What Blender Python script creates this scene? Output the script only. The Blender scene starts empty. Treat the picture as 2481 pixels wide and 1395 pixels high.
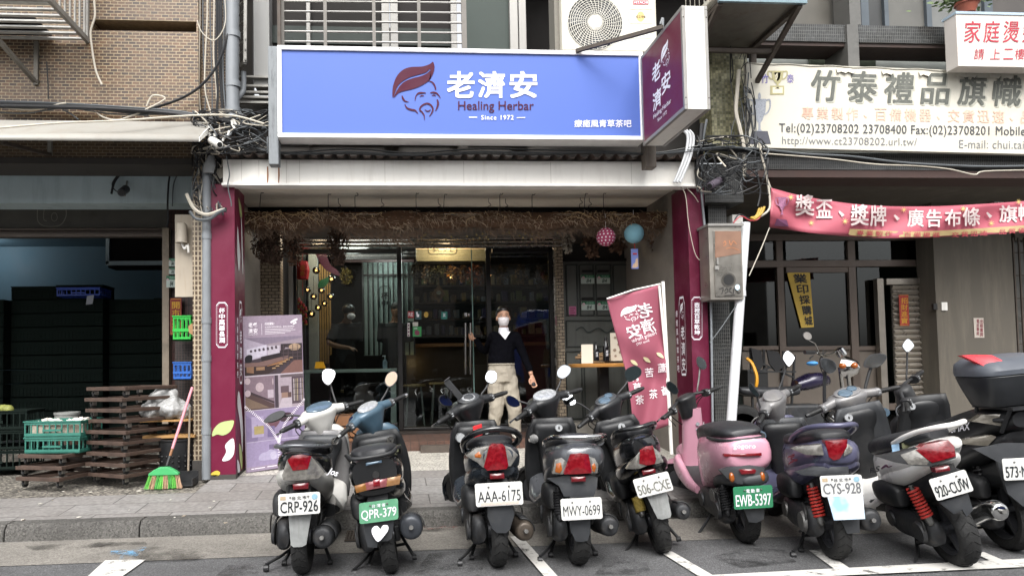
import bpy, math, random
from mathutils import Vector as V, Matrix as MX
rnd = random.Random(7)
sc = bpy.context.scene
COL = sc.collection
R_ = math.radians
# ---------------------------------------------------------------- camera
FPX, CX, CY, CAMH = 1654.0, 1076.0, 821.0, 1.28
ROT = MX.Rotation(R_(-4.36), 3, 'Z') @ MX.Rotation(math.pi/2 + R_(2.4), 3, 'X') @ MX.Rotation(R_(-1.0), 3, 'Z')
CAMP = V((0, 0, CAMH))
cam = bpy.data.cameras.new('camera')
cam.sensor_width = 36.0
cam.lens = FPX / 2481 * 36.0
cam.shift_x = (2481/2 - CX) / 2481
cam.shift_y = (CY - 1395/2) / 2481
cam.clip_start = 0.05
cam.clip_end = 800
co = bpy.data.objects.new('camera', cam)
co.matrix_world = MX.Translation(CAMP) @ ROT.to_4x4()
COL.objects.link(co)
sc.camera = co
# ---------------------------------------------------------------- light: an overcast day
SUN_EL, SUN_AZ = 49.0, 200.0
world = bpy.data.worlds.new('World')
sc.world = world
world.use_nodes = True
nt = world.node_tree
for n in list(nt.nodes):
 nt.nodes.remove(n)
wo = nt.nodes.new('ShaderNodeOutputWorld')
bg = nt.nodes.new('ShaderNodeBackground')
sky = nt.nodes.new('ShaderNodeTexSky')
sky.sky_type = 'NISHITA'
sky.sun_disc = False
sky.sun_elevation = R_(SUN_EL)
sky.sun_rotation = R_(SUN_AZ)
sky.air_density = 1.0
sky.dust_density = 4.0
hs = nt.nodes.new('ShaderNodeHueSaturation')
hs.inputs['Saturation'].default_value = 0.12
nt.links.new(sky.outputs[0], hs.inputs['Color'])
nt.links.new(hs.outputs[0], bg.inputs['Color'])
bg.inputs['Strength'].default_value = 0.15
nt.links.new(bg.outputs[0], wo.inputs['Surface'])
sun = bpy.data.lights.new('sun', 'SUN')
sun.energy = 1.6
sun.angle = R_(35)
sun.color = (1.0, 0.975, 0.94)
so = bpy.data.objects.new('sun', sun)
so.rotation_euler = V((-0.10, 0.85, -1.0)).to_track_quat('-Z', 'Y').to_euler()
so.location = (0, -10, 20)
COL.objects.link(so)
sc.view_settings.view_transform = 'Standard'
sc.view_settings.look = 'None'
sc.view_settings.gamma = 1.0
sc.view_settings.exposure = 1.22
sc.cycles.max_bounces = 7
sc.cycles.transparent_max_bounces = 16
sc.cycles.sample_clamp_indirect = 4.0
# ---------------------------------------------------------------- helpers
def ray(x, y):
 return ROT @ V(((x - CX) / FPX, -(y - CY) / FPX, -1.0))
def P(x, y, Y):
 """point of the wall plane at distance Y that lies in direction (x, y)"""
 d = ray(x, y)
 return CAMP + d * (Y / d.y)
def G(x, y, z=0.0):
 d = ray(x, y)
 return CAMP + d * ((z - CAMH) / d.z)
def lin(h):
 h = h.lstrip('#')
 if len(h) == 3: h = h[0]*2 + h[1]*2 + h[2]*2
 c = [int(h[i:i+2], 16) / 255 for i in (0, 2, 4)]
 return tuple((u / 12.92 if u <= .04045 else ((u + .055) / 1.055) ** 2.4) for u in c) + (1.0,)
MATS = {}
def mat(name, hexc, rough=.5, metal=0., var=.12, scale=6., bump=0., bscale=40., spec=.5, coat=0., emit=0., stain=0., stainc='#2a241f', streak=False, hue=None, trans=0.):
 """procedural surface: base colour with noise wear, roughness variation, stains and bump"""
 if name in MATS:
  return MATS[name]
 m = bpy.data.materials.new(name)
 MATS[name] = m
 m.use_nodes = True
 t = m.node_tree
 b = t.nodes['Principled BSDF']
 L = t.links.new
 b.inputs['Metallic'].default_value = metal
 b.inputs['Specular IOR Level'].default_value = spec
 b.inputs['Coat Weight'].default_value = coat
 b.inputs['Coat Roughness'].default_value = .08
 if trans:
  b.inputs['Transmission Weight'].default_value = trans
 tc = t.nodes.new('ShaderNodeTexCoord')
 no = t.nodes.new('ShaderNodeTexNoise')
 no.inputs['Scale'].default_value = scale
 no.inputs['Detail'].default_value = 6
 no.inputs['Roughness'].default_value = .62
 L(tc.outputs['Object'], no.inputs['Vector'])
 c = lin(hexc)
 mr = t.nodes.new('ShaderNodeMapRange')
 mr.inputs[1].default_value, mr.inputs[2].default_value = .25, .75
 mr.inputs[3].default_value, mr.inputs[4].default_value = 1 - var, 1 + var
 L(no.outputs['Fac'], mr.inputs[0])
 mu = t.nodes.new('ShaderNodeMix')
 mu.data_type = 'RGBA'
 mu.blend_type = 'MULTIPLY'
 mu.inputs[0].default_value = 1
 mu.inputs[6].default_value = c
 L(mr.outputs[0], mu.inputs[7])
 out = mu.outputs[2]
 if hue:
  n2 = t.nodes.new('ShaderNodeTexNoise')
  n2.inputs['Scale'].default_value = scale * .37
  L(tc.outputs['Object'], n2.inputs['Vector'])
  mx = t.nodes.new('ShaderNodeMix')
  mx.data_type = 'RGBA'
  r2 = t.nodes.new('ShaderNodeMapRange')
  r2.inputs[1].default_value, r2.inputs[2].default_value = .42, .62
  L(n2.outputs['Fac'], r2.inputs[0])
  L(r2.outputs[0], mx.inputs[0])
  L(out, mx.inputs[6])
  mx.inputs[7].default_value = lin(hue)
  out = mx.outputs[2]
 if stain:
  n3 = t.nodes.new('ShaderNodeTexNoise')
  n3.inputs['Scale'].default_value = scale * .6
  n3.inputs['Detail'].default_value = 8
  n3.inputs['Roughness'].default_value = .7
  if streak:
   mp = t.nodes.new('ShaderNodeMapping')
   mp.inputs['Scale'].default_value = (3.2, 3.2, .35)
   L(tc.outputs['Object'], mp.inputs[0])
   L(mp.outputs[0], n3.inputs['Vector'])
  else:
   L(tc.outputs['Object'], n3.inputs['Vector'])
  r3 = t.nodes.new('ShaderNodeMapRange')
  r3.inputs[1].default_value, r3.inputs[2].default_value = .50, .72
  r3.inputs[4].default_value = stain
  L(n3.outputs['Fac'], r3.inputs[0])
  mx = t.nodes.new('ShaderNodeMix')
  mx.data_type = 'RGBA'
  L(r3.outputs[0], mx.inputs[0])
  L(out, mx.inputs[6])
  mx.inputs[7].default_value = lin(stainc)
  out = mx.outputs[2]
 L(out, b.inputs['Base Color'])
 rr = t.nodes.new('ShaderNodeMapRange')
 rr.inputs[1].default_value, rr.inputs[2].default_value = .3, .7
 rr.inputs[3].default_value, rr.inputs[4].default_value = max(.02, rough - .1), min(1, rough + .12)
 L(no.outputs['Fac'], rr.inputs[0])
 L(rr.outputs[0], b.inputs['Roughness'])
 if bump:
  n4 = t.nodes.new('ShaderNodeTexNoise')
  n4.inputs['Scale'].default_value = bscale
  n4.inputs['Detail'].default_value = 5
  L(tc.outputs['Object'], n4.inputs['Vector'])
  bu = t.nodes.new('ShaderNodeBump')
  bu.inputs['Strength'].default_value = bump
  bu.inputs['Distance'].default_value = .01
  L(n4.outputs['Fac'], bu.inputs['Height'])
  L(bu.outputs[0], b.inputs['Normal'])
 if emit:
  b.inputs['Emission Color'].default_value = c
  b.inputs['Emission Strength'].default_value = emit
 return m
def brickmat(name, cols, mortar, bw, bh, ms, offset=.5, rough=.6, axis='xz', bump=.5, dirt=.35, dirtc='#2b2420', ds=1.3, bias=0.):
 """tiled wall: brick pattern in real metres, two tile tones, joints, weathering"""
 if name in MATS:
  return MATS[name]
 m = bpy.data.materials.new(name)
 MATS[name] = m
 m.use_nodes = True
 t = m.node_tree
 L = t.links.new
 b = t.nodes['Principled BSDF']
 tc = t.nodes.new('ShaderNodeTexCoord')
 sx = t.nodes.new('ShaderNodeSeparateXYZ')
 cb = t.nodes.new('ShaderNodeCombineXYZ')
 L(tc.outputs['Object'], sx.inputs[0])
 if axis == 'xz+y':
  ad = t.nodes.new('ShaderNodeMath')
  ad.operation = 'ADD'
  L(sx.outputs[0], ad.inputs[0])
  L(sx.outputs[1], ad.inputs[1])
  L(ad.outputs[0], cb.inputs[0])
  L(sx.outputs[2], cb.inputs[1])
 else:
  L(sx.outputs['xyz'.index(axis[0])], cb.inputs[0])
  L(sx.outputs['xyz'.index(axis[1])], cb.inputs[1])
 br = t.nodes.new('ShaderNodeTexBrick')
 br.offset = offset
 br.inputs['Color1'].default_value = lin(cols[0])
 br.inputs['Color2'].default_value = lin(cols[1])
 br.inputs['Mortar'].default_value = lin(mortar)
 br.inputs['Scale'].default_value = 1.0
 br.inputs['Brick Width'].default_value = bw
 br.inputs['Row Height'].default_value = bh
 br.inputs['Mortar Size'].default_value = ms
 br.inputs['Mortar Smooth'].default_value = .15
 br.inputs['Bias'].default_value = bias
 L(cb.outputs[0], br.inputs['Vector'])
 no = t.nodes.new('ShaderNodeTexNoise')
 no.inputs['Scale'].default_value = ds
 no.inputs['Detail'].default_value = 9
 no.inputs['Roughness'].default_value = .68
 L(tc.outputs['Object'], no.inputs['Vector'])
 r3 = t.nodes.new('ShaderNodeMapRange')
 r3.inputs[1].default_value, r3.inputs[2].default_value = .42, .72
 r3.inputs[4].default_value = dirt
 L(no.outputs['Fac'], r3.inputs[0])
 mx = t.nodes.new('ShaderNodeMix')
 mx.data_type = 'RGBA'
 L(r3.outputs[0], mx.inputs[0])
 L(br.outputs['Color'], mx.inputs[6])
 mx.inputs[7].default_value = lin(dirtc)
 n5 = t.nodes.new('ShaderNodeTexNoise')
 n5.inputs['Scale'].default_value = 28
 L(tc.outputs['Object'], n5.inputs['Vector'])
 m5 = t.nodes.new('ShaderNodeMapRange')
 m5.inputs[1].default_value, m5.inputs[2].default_value, m5.inputs[3].default_value, m5.inputs[4].default_value = .3, .7, .78, 1.22
 L(n5.outputs['Fac'], m5.inputs[0])
 m6 = t.nodes.new('ShaderNodeMix')
 m6.data_type = 'RGBA'
 m6.blend_type = 'MULTIPLY'
 m6.inputs[0].default_value = 1
 L(mx.outputs[2], m6.inputs[6])
 L(m5.outputs[0], m6.inputs[7])
 L(m6.outputs[2], b.inputs['Base Color'])
 b.inputs['Roughness'].default_value = rough
 if bump:
  bu = t.nodes.new('ShaderNodeBump')
  bu.inputs['Strength'].default_value = bump
  bu.inputs['Distance'].default_value = .006
  bu.invert = True
  L(br.outputs['Fac'], bu.inputs['Height'])
  L(bu.outputs[0], b.inputs['Normal'])
 return m
def specklemat(name, base, cols, scale, rough=.7, bump=.3, big=.25, wet=None):
 """ground: fine grains of several tones over a base, with broad worn patches"""
 if name in MATS:
  return MATS[name]
 m = bpy.data.materials.new(name)
 MATS[name] = m
 m.use_nodes = True
 t = m.node_tree
 L = t.links.new
 b = t.nodes['Principled BSDF']
 tc = t.nodes.new('ShaderNodeTexCoord')
 vo = t.nodes.new('ShaderNodeTexVoronoi')
 vo.inputs['Scale'].default_value = scale
 L(tc.outputs['Object'], vo.inputs['Vector'])
 sx = t.nodes.new('ShaderNodeSeparateColor')
 L(vo.outputs['Color'], sx.inputs[0])
 cr = t.nodes.new('ShaderNodeValToRGB')
 cr.color_ramp.interpolation = 'CONSTANT'
 el = cr.color_ramp.elements
 el[0].color = lin(base)
 el[0].position = 0
 el[1].position = .45
 el[1].color = lin(cols[0])
 for i, c in enumerate(cols[1:]):
  e = el.new(.45 + .55 * (i + 1) / len(cols))
  e.color = lin(c)
 L(sx.outputs[0], cr.inputs[0])
 no = t.nodes.new('ShaderNodeTexNoise')
 no.inputs['Scale'].default_value = .9
 no.inputs['Detail'].default_value = 10
 no.inputs['Roughness'].default_value = .7
 L(tc.outputs['Object'], no.inputs['Vector'])
 mr = t.nodes.new('ShaderNodeMapRange')
 mr.inputs[1].default_value, mr.inputs[2].default_value = .3, .7
 mr.inputs[3].default_value, mr.inputs[4].default_value = 1 - big, 1 + big
 L(no.outputs['Fac'], mr.inputs[0])
 mu = t.nodes.new('ShaderNodeMix')
 mu.data_type = 'RGBA'
 mu.blend_type = 'MULTIPLY'
 mu.inputs[0].default_value = 1
 L(cr.outputs[0], mu.inputs[6])
 L(mr.outputs[0], mu.inputs[7])
 n3 = t.nodes.new('ShaderNodeTexNoise')
 n3.inputs['Scale'].default_value = 2.3
 n3.inputs['Detail'].default_value = 9
 n3.inputs['Roughness'].default_value = .75
 n3.inputs['Distortion'].default_value = .6
 L(tc.outputs['Object'], n3.inputs['Vector'])
 r3 = t.nodes.new('ShaderNodeMapRange')
 r3.inputs[1].default_value, r3.inputs[2].default_value = .54, .70
 r3.inputs[4].default_value = .55
 L(n3.outputs['Fac'], r3.inputs[0])
 m3 = t.nodes.new('ShaderNodeMix')
 m3.data_type = 'RGBA'
 L(r3.outputs[0], m3.inputs[0])
 L(mu.outputs[2], m3.inputs[6])
 m3.inputs[7].default_value = tuple(.42 * c for c in lin(base)[:3]) + (1,)
 L(m3.outputs[2], b.inputs['Base Color'])
 b.inputs['Roughness'].default_value = rough
 bu = t.nodes.new('ShaderNodeBump')
 bu.inputs['Strength'].default_value = bump
 bu.inputs['Distance'].default_value = .006
 L(vo.outputs['Distance'], bu.inputs['Height'])
 L(bu.outputs[0], b.inputs['Normal'])
 return m
def glassmat(name, tint='#dfe8e6', refl=1.0, rough=.02):
 """thin window pane: clear, with mirror reflection by Fresnel"""
 if name in MATS:
  return MATS[name]
 m = bpy.data.materials.new(name)
 MATS[name] = m
 m.use_nodes = True
 t = m.node_tree
 t.nodes.remove(t.nodes['Principled BSDF'])
 L = t.links.new
 tr = t.nodes.new('ShaderNodeBsdfTransparent')
 tr.inputs[0].default_value = lin(tint)
 gl = t.nodes.new('ShaderNodeBsdfGlossy')
 gl.inputs['Roughness'].default_value = rough
 fr = t.nodes.new('ShaderNodeFresnel')
 fr.inputs[0].default_value = 1.5
 ml = t.nodes.new('ShaderNodeMath')
 ml.operation = 'MULTIPLY'
 ml.inputs[1].default_value = refl
 L(fr.outputs[0], ml.inputs[0])
 mx = t.nodes.new('ShaderNodeMixShader')
 L(ml.outputs[0], mx.inputs[0])
 L(tr.outputs[0], mx.inputs[1])
 L(gl.outputs[0], mx.inputs[2])
 L(mx.outputs[0], t.nodes['Material Output'].inputs['Surface'])
 return m
def wornmat(name, hexc, lo, hi, scale=7., rough=.75):
 """worn paint or a damp stain: breaks up raggedly and lets the ground show through"""
 m = bpy.data.materials.new(name)
 MATS[name] = m
 m.use_nodes = True
 t = m.node_tree
 L = t.links.new
 b = t.nodes['Principled BSDF']
 b.inputs['Base Color'].default_value = lin(hexc)
 b.inputs['Roughness'].default_value = rough
 tc = t.nodes.new('ShaderNodeTexCoord')
 no = t.nodes.new('ShaderNodeTexNoise')
 no.inputs['Scale'].default_value = scale
 no.inputs['Detail'].default_value = 12
 no.inputs['Roughness'].default_value = .75
 L(tc.outputs['Object'], no.inputs['Vector'])
 mr = t.nodes.new('ShaderNodeMapRange')
 mr.inputs[1].default_value, mr.inputs[2].default_value = lo, hi
 L(no.outputs['Fac'], mr.inputs[0])
 tr = t.nodes.new('ShaderNodeBsdfTransparent')
 mx = t.nodes.new('ShaderNodeMixShader')
 L(mr.outputs[0], mx.inputs[0])
 L(tr.outputs[0], mx.inputs[1])
 L(b.outputs[0], mx.inputs[2])
 L(mx.outputs[0], t.nodes['Material Output'].inputs['Surface'])
 return m
OFF = {}
def tag(o, label=None, cat=None, group=None, kind=None):
 if label: o['label'] = label
 if cat: o['category'] = cat
 if group: o['group'] = group
 if kind: o['kind'] = kind
 return o
def thing(name, label, cat, loc=(0, 0, 0), group=None, rot=None):
 o = bpy.data.objects.new(name, None)
 o.empty_display_size = .1
 COL.objects.link(o)
 o.location = loc
 if rot:
  o.rotation_euler = rot
  OFF[o.name] = V((0, 0, 0))
 else:
  OFF[o.name] = V(loc)
 return tag(o, label, cat, group)
class B:
 """collects shapes, then links them as ONE mesh object"""
 def __init__(s, m=None):
  s.v, s.f, s.m = [], [], m
 def add(s, vs, fs):
  k = len(s.v)
  s.v += [(s.m @ V(v)) if s.m else V(v) for v in vs]
  s.f += [tuple(i + k for i in f) for f in fs]
  return s
 def box(s, a, b):
  x0, y0, z0 = (min(a[i], b[i]) for i in range(3))
  x1, y1, z1 = (max(a[i], b[i]) for i in range(3))
  return s.add([(x0,y0,z0),(x1,y0,z0),(x1,y1,z0),(x0,y1,z0),(x0,y0,z1),(x1,y0,z1),(x1,y1,z1),(x0,y1,z1)],
     [(0,3,2,1),(4,5,6,7),(0,1,5,4),(1,2,6,5),(2,3,7,6),(3,0,4,7)])
 def bar(s, a, b, w, h=None, up=(0, 0, 1)):
  """rectangular bar from a to b"""
  a, b = V(a), V(b)
  h = h or w
  d = (b - a).normalized()
  u = V(up)
  if abs(d.dot(u)) > .98:
   u = V((0, 1, 0))
  x = d.cross(u).normalized() * (w / 2)
  y = x.cross(d).normalized() * (h / 2)
  return s.loft([[a - x - y, a + x - y, a + x + y, a - x + y], [b - x - y, b + x - y, b + x + y, b - x + y]])
 def loft(s, rings, cap=True, closed=True):
  n = len(rings[0])
  vs = [p for r in rings for p in r]
  fs = []
  for i in range(len(rings) - 1):
   for j in range(n if closed else n - 1):
    a, b = i * n + j, i * n + (j + 1) % n
    fs.append((a, b, b + n, a + n))
  if cap:
   fs.append(tuple(reversed(range(n))))
   fs.append(tuple(range((len(rings) - 1) * n, len(rings) * n)))
  return s.add(vs, fs)
 def tube(s, pts, r, n=7, cap=True):
  pts = [V(p) for p in pts]
  rings = []
  up = None
  for i, p in enumerate(pts):
   d = (pts[min(i + 1, len(pts) - 1)] - pts[max(i - 1, 0)])
   d = d.normalized() if d.length > 1e-9 else V((0, 0, 1))
   if up is None:
    up = V((0, 0, 1)) if abs(d.z) < .9 else V((1, 0, 0))
   x = d.cross(up)
   if x.length < 1e-6:
    x = d.orthogonal()
   x.normalize()
   up = x.cross(d).normalized()
   q = r[i] if isinstance(r, (list, tuple)) else r
   rings.append([p + (x * math.cos(2*math.pi*k/n) + up * math.sin(2*math.pi*k/n)) * q for k in range(n)])
  return s.loft(rings, cap)
 def cyl(s, a, b, r, r2=None, n=14):
  return s.tube([a, b], [r, r if r2 is None else r2], n)
 def ell(s, c, rx, ry, rz, n=14, m=None):
  c = V(c)
  h = max(6, n // 2)
  vs = [V((0, 0, rz))]
  for i in range(1, h):
   th = math.pi * i / h
   for k in range(n):
    a = 2 * math.pi * k / n
    vs.append(V((rx*math.sin(th)*math.cos(a), ry*math.sin(th)*math.sin(a), rz*math.cos(th))))
  vs.append(V((0, 0, -rz)))
  fs = [(0, 1 + k, 1 + (k + 1) % n) for k in range(n)]
  for i in range(h - 2):
   for k in range(n):
    a, b = 1 + i*n + k, 1 + i*n + (k + 1) % n
    fs.append((a, a + n, b + n, b))
  e = len(vs) - 1
  fs += [(1 + (h-2)*n + k, e, 1 + (h-2)*n + (k + 1) % n) for k in range(n)]
  if m is not None:
   vs = [m @ v for v in vs]
  return s.add([v + c for v in vs], fs)
 def lathe(s, prof, c=(0, 0, 0), axis='z', n=20, m=None):
  """prof: (radius, height) pairs"""
  c = V(c)
  rings = []
  for r, h in prof:
   rg = []
   for k in range(n):
    a = 2*math.pi*k/n
    x, y = r*math.cos(a), r*math.sin(a)
    p = V((x, y, h)) if axis == 'z' else V((x, h, y)) if axis == 'y' else V((h, x, y))
    if m is not None:
     p = m @ p
    rg.append(p + c)
   rings.append(rg)
  return s.loft(rings)
 def prism(s, poly, off):
  poly = [V(p) for p in poly]
  off = V(off)
  n = len(poly)
  vs = poly + [p + off for p in poly]
  fs = [tuple(range(n)), tuple(reversed(range(n, 2*n)))]
  fs += [(i, n + i, n + (i+1) % n, (i+1) % n) for i in range(n)]
  return s.add(vs, fs)
 def face(s, poly):
  return s.add(poly, [tuple(range(len(poly)))])
 def helix(s, a, b, R, r, turns, n=6):
  a, b = V(a), V(b)
  d = (b - a).normalized()
  x = d.orthogonal().normalized()
  y = d.cross(x)
  k = int(turns * 12)
  return s.tube([a.lerp(b, i/k) + (x*math.cos(2*math.pi*i/12) + y*math.sin(2*math.pi*i/12))*R for i in range(k+1)], r, n)
 def out(s, name, m, parent=None, smooth=40, bevel=0, sub=0, fixn=True):
  me = bpy.data.meshes.new(name)
  o = bpy.data.objects.new(name, me)
  off = OFF.get(parent.name, V((0, 0, 0))) if parent else V((0, 0, 0))
  me.from_pydata([v - off for v in s.v], [], s.f)
  if fixn:
   import bmesh
   bm = bmesh.new()
   bm.from_mesh(me)
   bmesh.ops.recalc_face_normals(bm, faces=bm.faces)
   bm.to_mesh(me)
   bm.free()
  me.materials.append(m)
  if smooth:
   me.shade_smooth()
   me.set_sharp_from_angle(angle=R_(smooth))
  COL.objects.link(o)
  if parent:
   o.parent = parent
   OFF[o.name] = off
  if bevel:
   md = o.modifiers.new('bevel', 'BEVEL')
   md.width = bevel
   md.segments = 2
   md.limit_method = 'ANGLE'
   md.angle_limit = R_(38)
  if sub:
   md = o.modifiers.new('sub', 'SUBSURF')
   md.levels = md.render_levels = sub
  return o
 def outs(s, name, m, parent=None, **k):
  """one object for each separate piece"""
  p = list(range(len(s.v)))
  def f(i):
   while p[i] != i:
    p[i] = p[p[i]]
    i = p[i]
   return i
  for fc in s.f:
   for i in fc[1:]:
    p[f(i)] = f(fc[0])
  gr = {}
  for fc in s.f:
   gr.setdefault(f(fc[0]), []).append(fc)
  for fs in gr.values():
   ids = sorted({i for fc in fs for i in fc})
   mp = {a: b for b, a in enumerate(ids)}
   b = B()
   b.v = [s.v[i] for i in ids]
   b.f = [tuple(mp[i] for i in fc) for fc in fs]
   b.out(name, m, parent, **k)
def cr(pts, n=5, closed=False):
 """Catmull-Rom curve through points of any dimension"""
 pts = [V(p) for p in pts]
 N = len(pts)
 out = []
 for i in range(N if closed else N - 1):
  g = (lambda k: pts[k % N]) if closed else (lambda k: pts[max(0, min(N-1, k))])
  a, b, c, d = g(i-1), g(i), g(i+1), g(i+2)
  for k in range(n):
   t = k / n
   out.append(.5*((2*b) + (c-a)*t + (2*a-5*b+4*c-d)*t*t + (3*b-a-3*c+d)*t**3))
 if not closed:
  out.append(pts[-1])
 return out
TXT = {}
def textmesh(s, bold=0., shear=0., spacing=1.):
 k = (s, bold, shear, spacing)
 if k not in TXT:
  c = bpy.data.curves.new('t', 'FONT')
  c.body = s
  c.offset = bold
  c.shear = shear
  c.space_character = spacing
  c.resolution_u = 3
  o = bpy.data.objects.new('t', c)
  COL.objects.link(o)
  dg = bpy.context.evaluated_depsgraph_get()
  me = bpy.data.meshes.new_from_object(o.evaluated_get(dg))
  vs = [(v.co.x, v.co.y) for v in me.vertices]
  fs = [tuple(p.vertices) for p in me.polygons]
  bpy.data.objects.remove(o)
  bpy.data.curves.remove(c)
  bpy.data.meshes.remove(me)
  x0, x1 = min(v[0] for v in vs), max(v[0] for v in vs)
  y0, y1 = min(v[1] for v in vs), max(v[1] for v in vs)
  TXT[k] = ([((x-x0)/(x1-x0+1e-9), (y-y0)/(y1-y0+1e-9)) for x, y in vs], fs)
 return TXT[k]
class Decal(B):
 """flat marks laid on a surface given by fn(x, y) -> point (already lifted off the surface)"""
 def __init__(s, fn, view=None):
  B.__init__(s)
  s.fn = fn
  s.view = view
 def text(s, t, x0, y0, x1, y1, bold=.012, shear=0, spacing=1., mirror=False, rot=0):
  vs, fs = textmesh(t, 0, shear, spacing)
  q = R_(rot)
  cx, cy, k = (x0+x1)/2, (y0+y1)/2, .01*abs(x1-x0)
  p = s.fn(cx, cy)
  n = (s.fn(cx+k, cy)-p).cross(s.fn(cx, cy+k)-p).normalized()
  if n.dot(s.view or (CAMP-p)) < 0: n = -n
  h = abs(y1-y0)*bold*.62 if bold > .004 else 0
  sg = 1 if (x1-x0)*(y1-y0) > 0 else -1
  for i, (dx, dy) in enumerate(((-h,-h), (h,-h), (-h,h), (h,h)) if h else ((0,0),)):
   out = []
   for u, v in vs:
    if mirror: u = 1 - u
    a, b = (u-.5)*(x1-x0), (v-.5)*(y0-y1)
    out.append(s.fn(cx + dx + a*math.cos(q) - b*math.sin(q), cy + dy + a*math.sin(q) + b*math.cos(q)) + n*(.0003*i))
   s.add(out, fs)
  return s
 def vtext(s, t, x0, y0, x1, y1, bold=.02, gap=.12):
  n = len(t)
  h = (y1-y0) / n
  for i, ch in enumerate(t):
   s.text(ch, x0, y0 + h*i + h*gap/2, x1, y0 + h*(i+1) - h*gap/2, bold)
  return s
 def poly(s, pts, smooth=0):
  if smooth:
   pts = cr([(p[0], p[1]) for p in pts], smooth, True)
  return s.face([s.fn(p[0], p[1]) for p in pts])
 def rect(s, x0, y0, x1, y1):
  return s.poly([(x0, y0), (x0, y1), (x1, y1), (x1, y0)])
 def stroke(s, pts, w, smooth=5):
  """tapered brush stroke; w = width or list of widths"""
  c = cr([(p[0], p[1]) for p in pts], smooth) if smooth else [V(p) for p in pts]
  n = len(c)
  L, Rr = [], []
  for i, p in enumerate(c):
   d = c[min(i+1, n-1)] - c[max(i-1, 0)]
   d = d.normalized() if d.length else V((1, 0))
   if isinstance(w, (int, float)):
    q = w
   else:
    t = i/(n-1)*(len(w)-1)
    k = min(int(t), len(w)-2)
    q = w[k] + (w[k+1]-w[k])*(t-k)
   nn = V((-d.y, d.x)) * (q/2)
   L.append(p + nn)
   Rr.append(p - nn)
  vs = [s.fn(p.x, p.y) for pr in zip(L, Rr) for p in pr]
  return s.add(vs, [(2*i, 2*i+1, 2*i+3, 2*i+2) for i in range(n-1)])
 def ring(s, pts, w):
  n = len(pts)
  c = V((sum(p[0] for p in pts)/n, sum(p[1] for p in pts)/n))
  pts = [V((p[0], p[1])) for p in pts]
  inn = [p + (c-p).normalized()*w for p in pts]
  vs = [s.fn(p.x, p.y) for pr in zip(pts, inn) for p in pr]
  return s.add(vs, [(2*i, 2*i+1, (2*i+3) % (2*n), (2*i+2) % (2*n)) for i in range(n)])
 def disc(s, x, y, rx, ry=None, n=20):
  ry = ry or rx
  return s.poly([(x+rx*math.cos(2*math.pi*k/n), y+ry*math.sin(2*math.pi*k/n)) for k in range(n)])
 def out(s, name, m, parent=None, **k):
  o = B.out(s, name, m, parent, smooth=0, fixn=False)
  return o
def on(Y, lift=.004):
 """decal surface: wall plane at Y"""
 return lambda x, y: P(x, y, Y) + V((0, -lift, 0))
def quadmap(tl, tr, br, bl, rect, lift=.004):
 """map coordinates in rect=(x0,y0,x1,y1) onto a four-cornered sheet"""
 tl, tr, br, bl = map(V, (tl, tr, br, bl))
 n = (tr-tl).cross(bl-tl).normalized() * lift
 x0, y0, x1, y1 = rect
 def fn(x, y):
  u, v = (x-x0)/(x1-x0), (y-y0)/(y1-y0)
  return (tl*(1-u)+tr*u)*(1-v) + (bl*(1-u)+br*u)*v + n
 return fn
def pbox(b, x0, y0, x1, y1, Y, d):
 """box whose front lies on plane Y between the given directions, d deep"""
 xm, ym = (x0+x1)/2, (y0+y1)/2
 a = V((P(x0, ym, Y).x, Y, P(xm, y0, Y).z))
 c = V((P(x1, ym, Y).x, Y+d, P(xm, y1, Y).z))
 return b.box(a, c)
def cable(pts, r=.008, m=None, n=6, seg=5):
 return B().tube(cr(pts, seg), r, n)
LOGO = dict(
 leaf1=[(905,690),(903,640),(912,590),(940,530),(985,490),(1040,474),(1110,472),(1165,455),(1188,438),(1199,470),(1195,505),(1180,540),(1160,570),(1172,520),(1166,490),(1140,512),(1090,528),(1030,545),(975,575),(940,610),(922,655)],
 leaf2=[(912,692),(925,660),(950,615),(985,580),(1040,555),(1100,540),(1145,520),(1170,500),(1175,530),(1165,565),(1120,598),(1060,625),(1000,640),(950,655)],
 strokes=[([(1150,572),(1180,580),(1200,605),(1208,635)],[4,12,9]), ([(1062,712),(1068,680),(1085,660),(1110,656),(1138,657)],[5,8,14,5]),
   ([(1168,656),(1195,654),(1220,664),(1240,692)],[5,13,10,4]), ([(1095,682),(1110,676),(1126,678)],[3,9,3]), ([(1180,676),(1196,672),(1208,678)],[3,9,3]),
   ([(970,675),(978,698),(992,714),(1018,721)],[6,14,10,3]), ([(990,735),(1005,762),(1035,775),(1062,780),(1084,803)],[5,11,14,12,3]),
   ([(1218,702),(1224,730),(1218,758),(1204,785)],[8,15,12,3]), ([(1128,848),(1126,815),(1110,790),(1095,775),(1105,752),(1130,735),(1155,732),(1178,748),(1188,772),(1178,800),(1162,822)],[3,9,11,10,11,12,12,12,11,9,3]),
   ([(1130,774),(1145,784),(1160,784),(1172,772)],[3,8,8,3])])
def logo(d, fx):
 """bearded head under a leaf; fx maps logo drawing units to decal coordinates"""
 for k in ('leaf1', 'leaf2'):
  d.poly([fx(*p) for p in cr(LOGO[k], 3, True)])
 sc_ = abs(fx(1, 0)[0] - fx(0, 0)[0]) or abs(fx(1, 0)[1] - fx(0, 0)[1])
 for pts, w in LOGO['strokes']:
  d.stroke([fx(*p) for p in pts], [q * sc_ for q in w])
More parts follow.
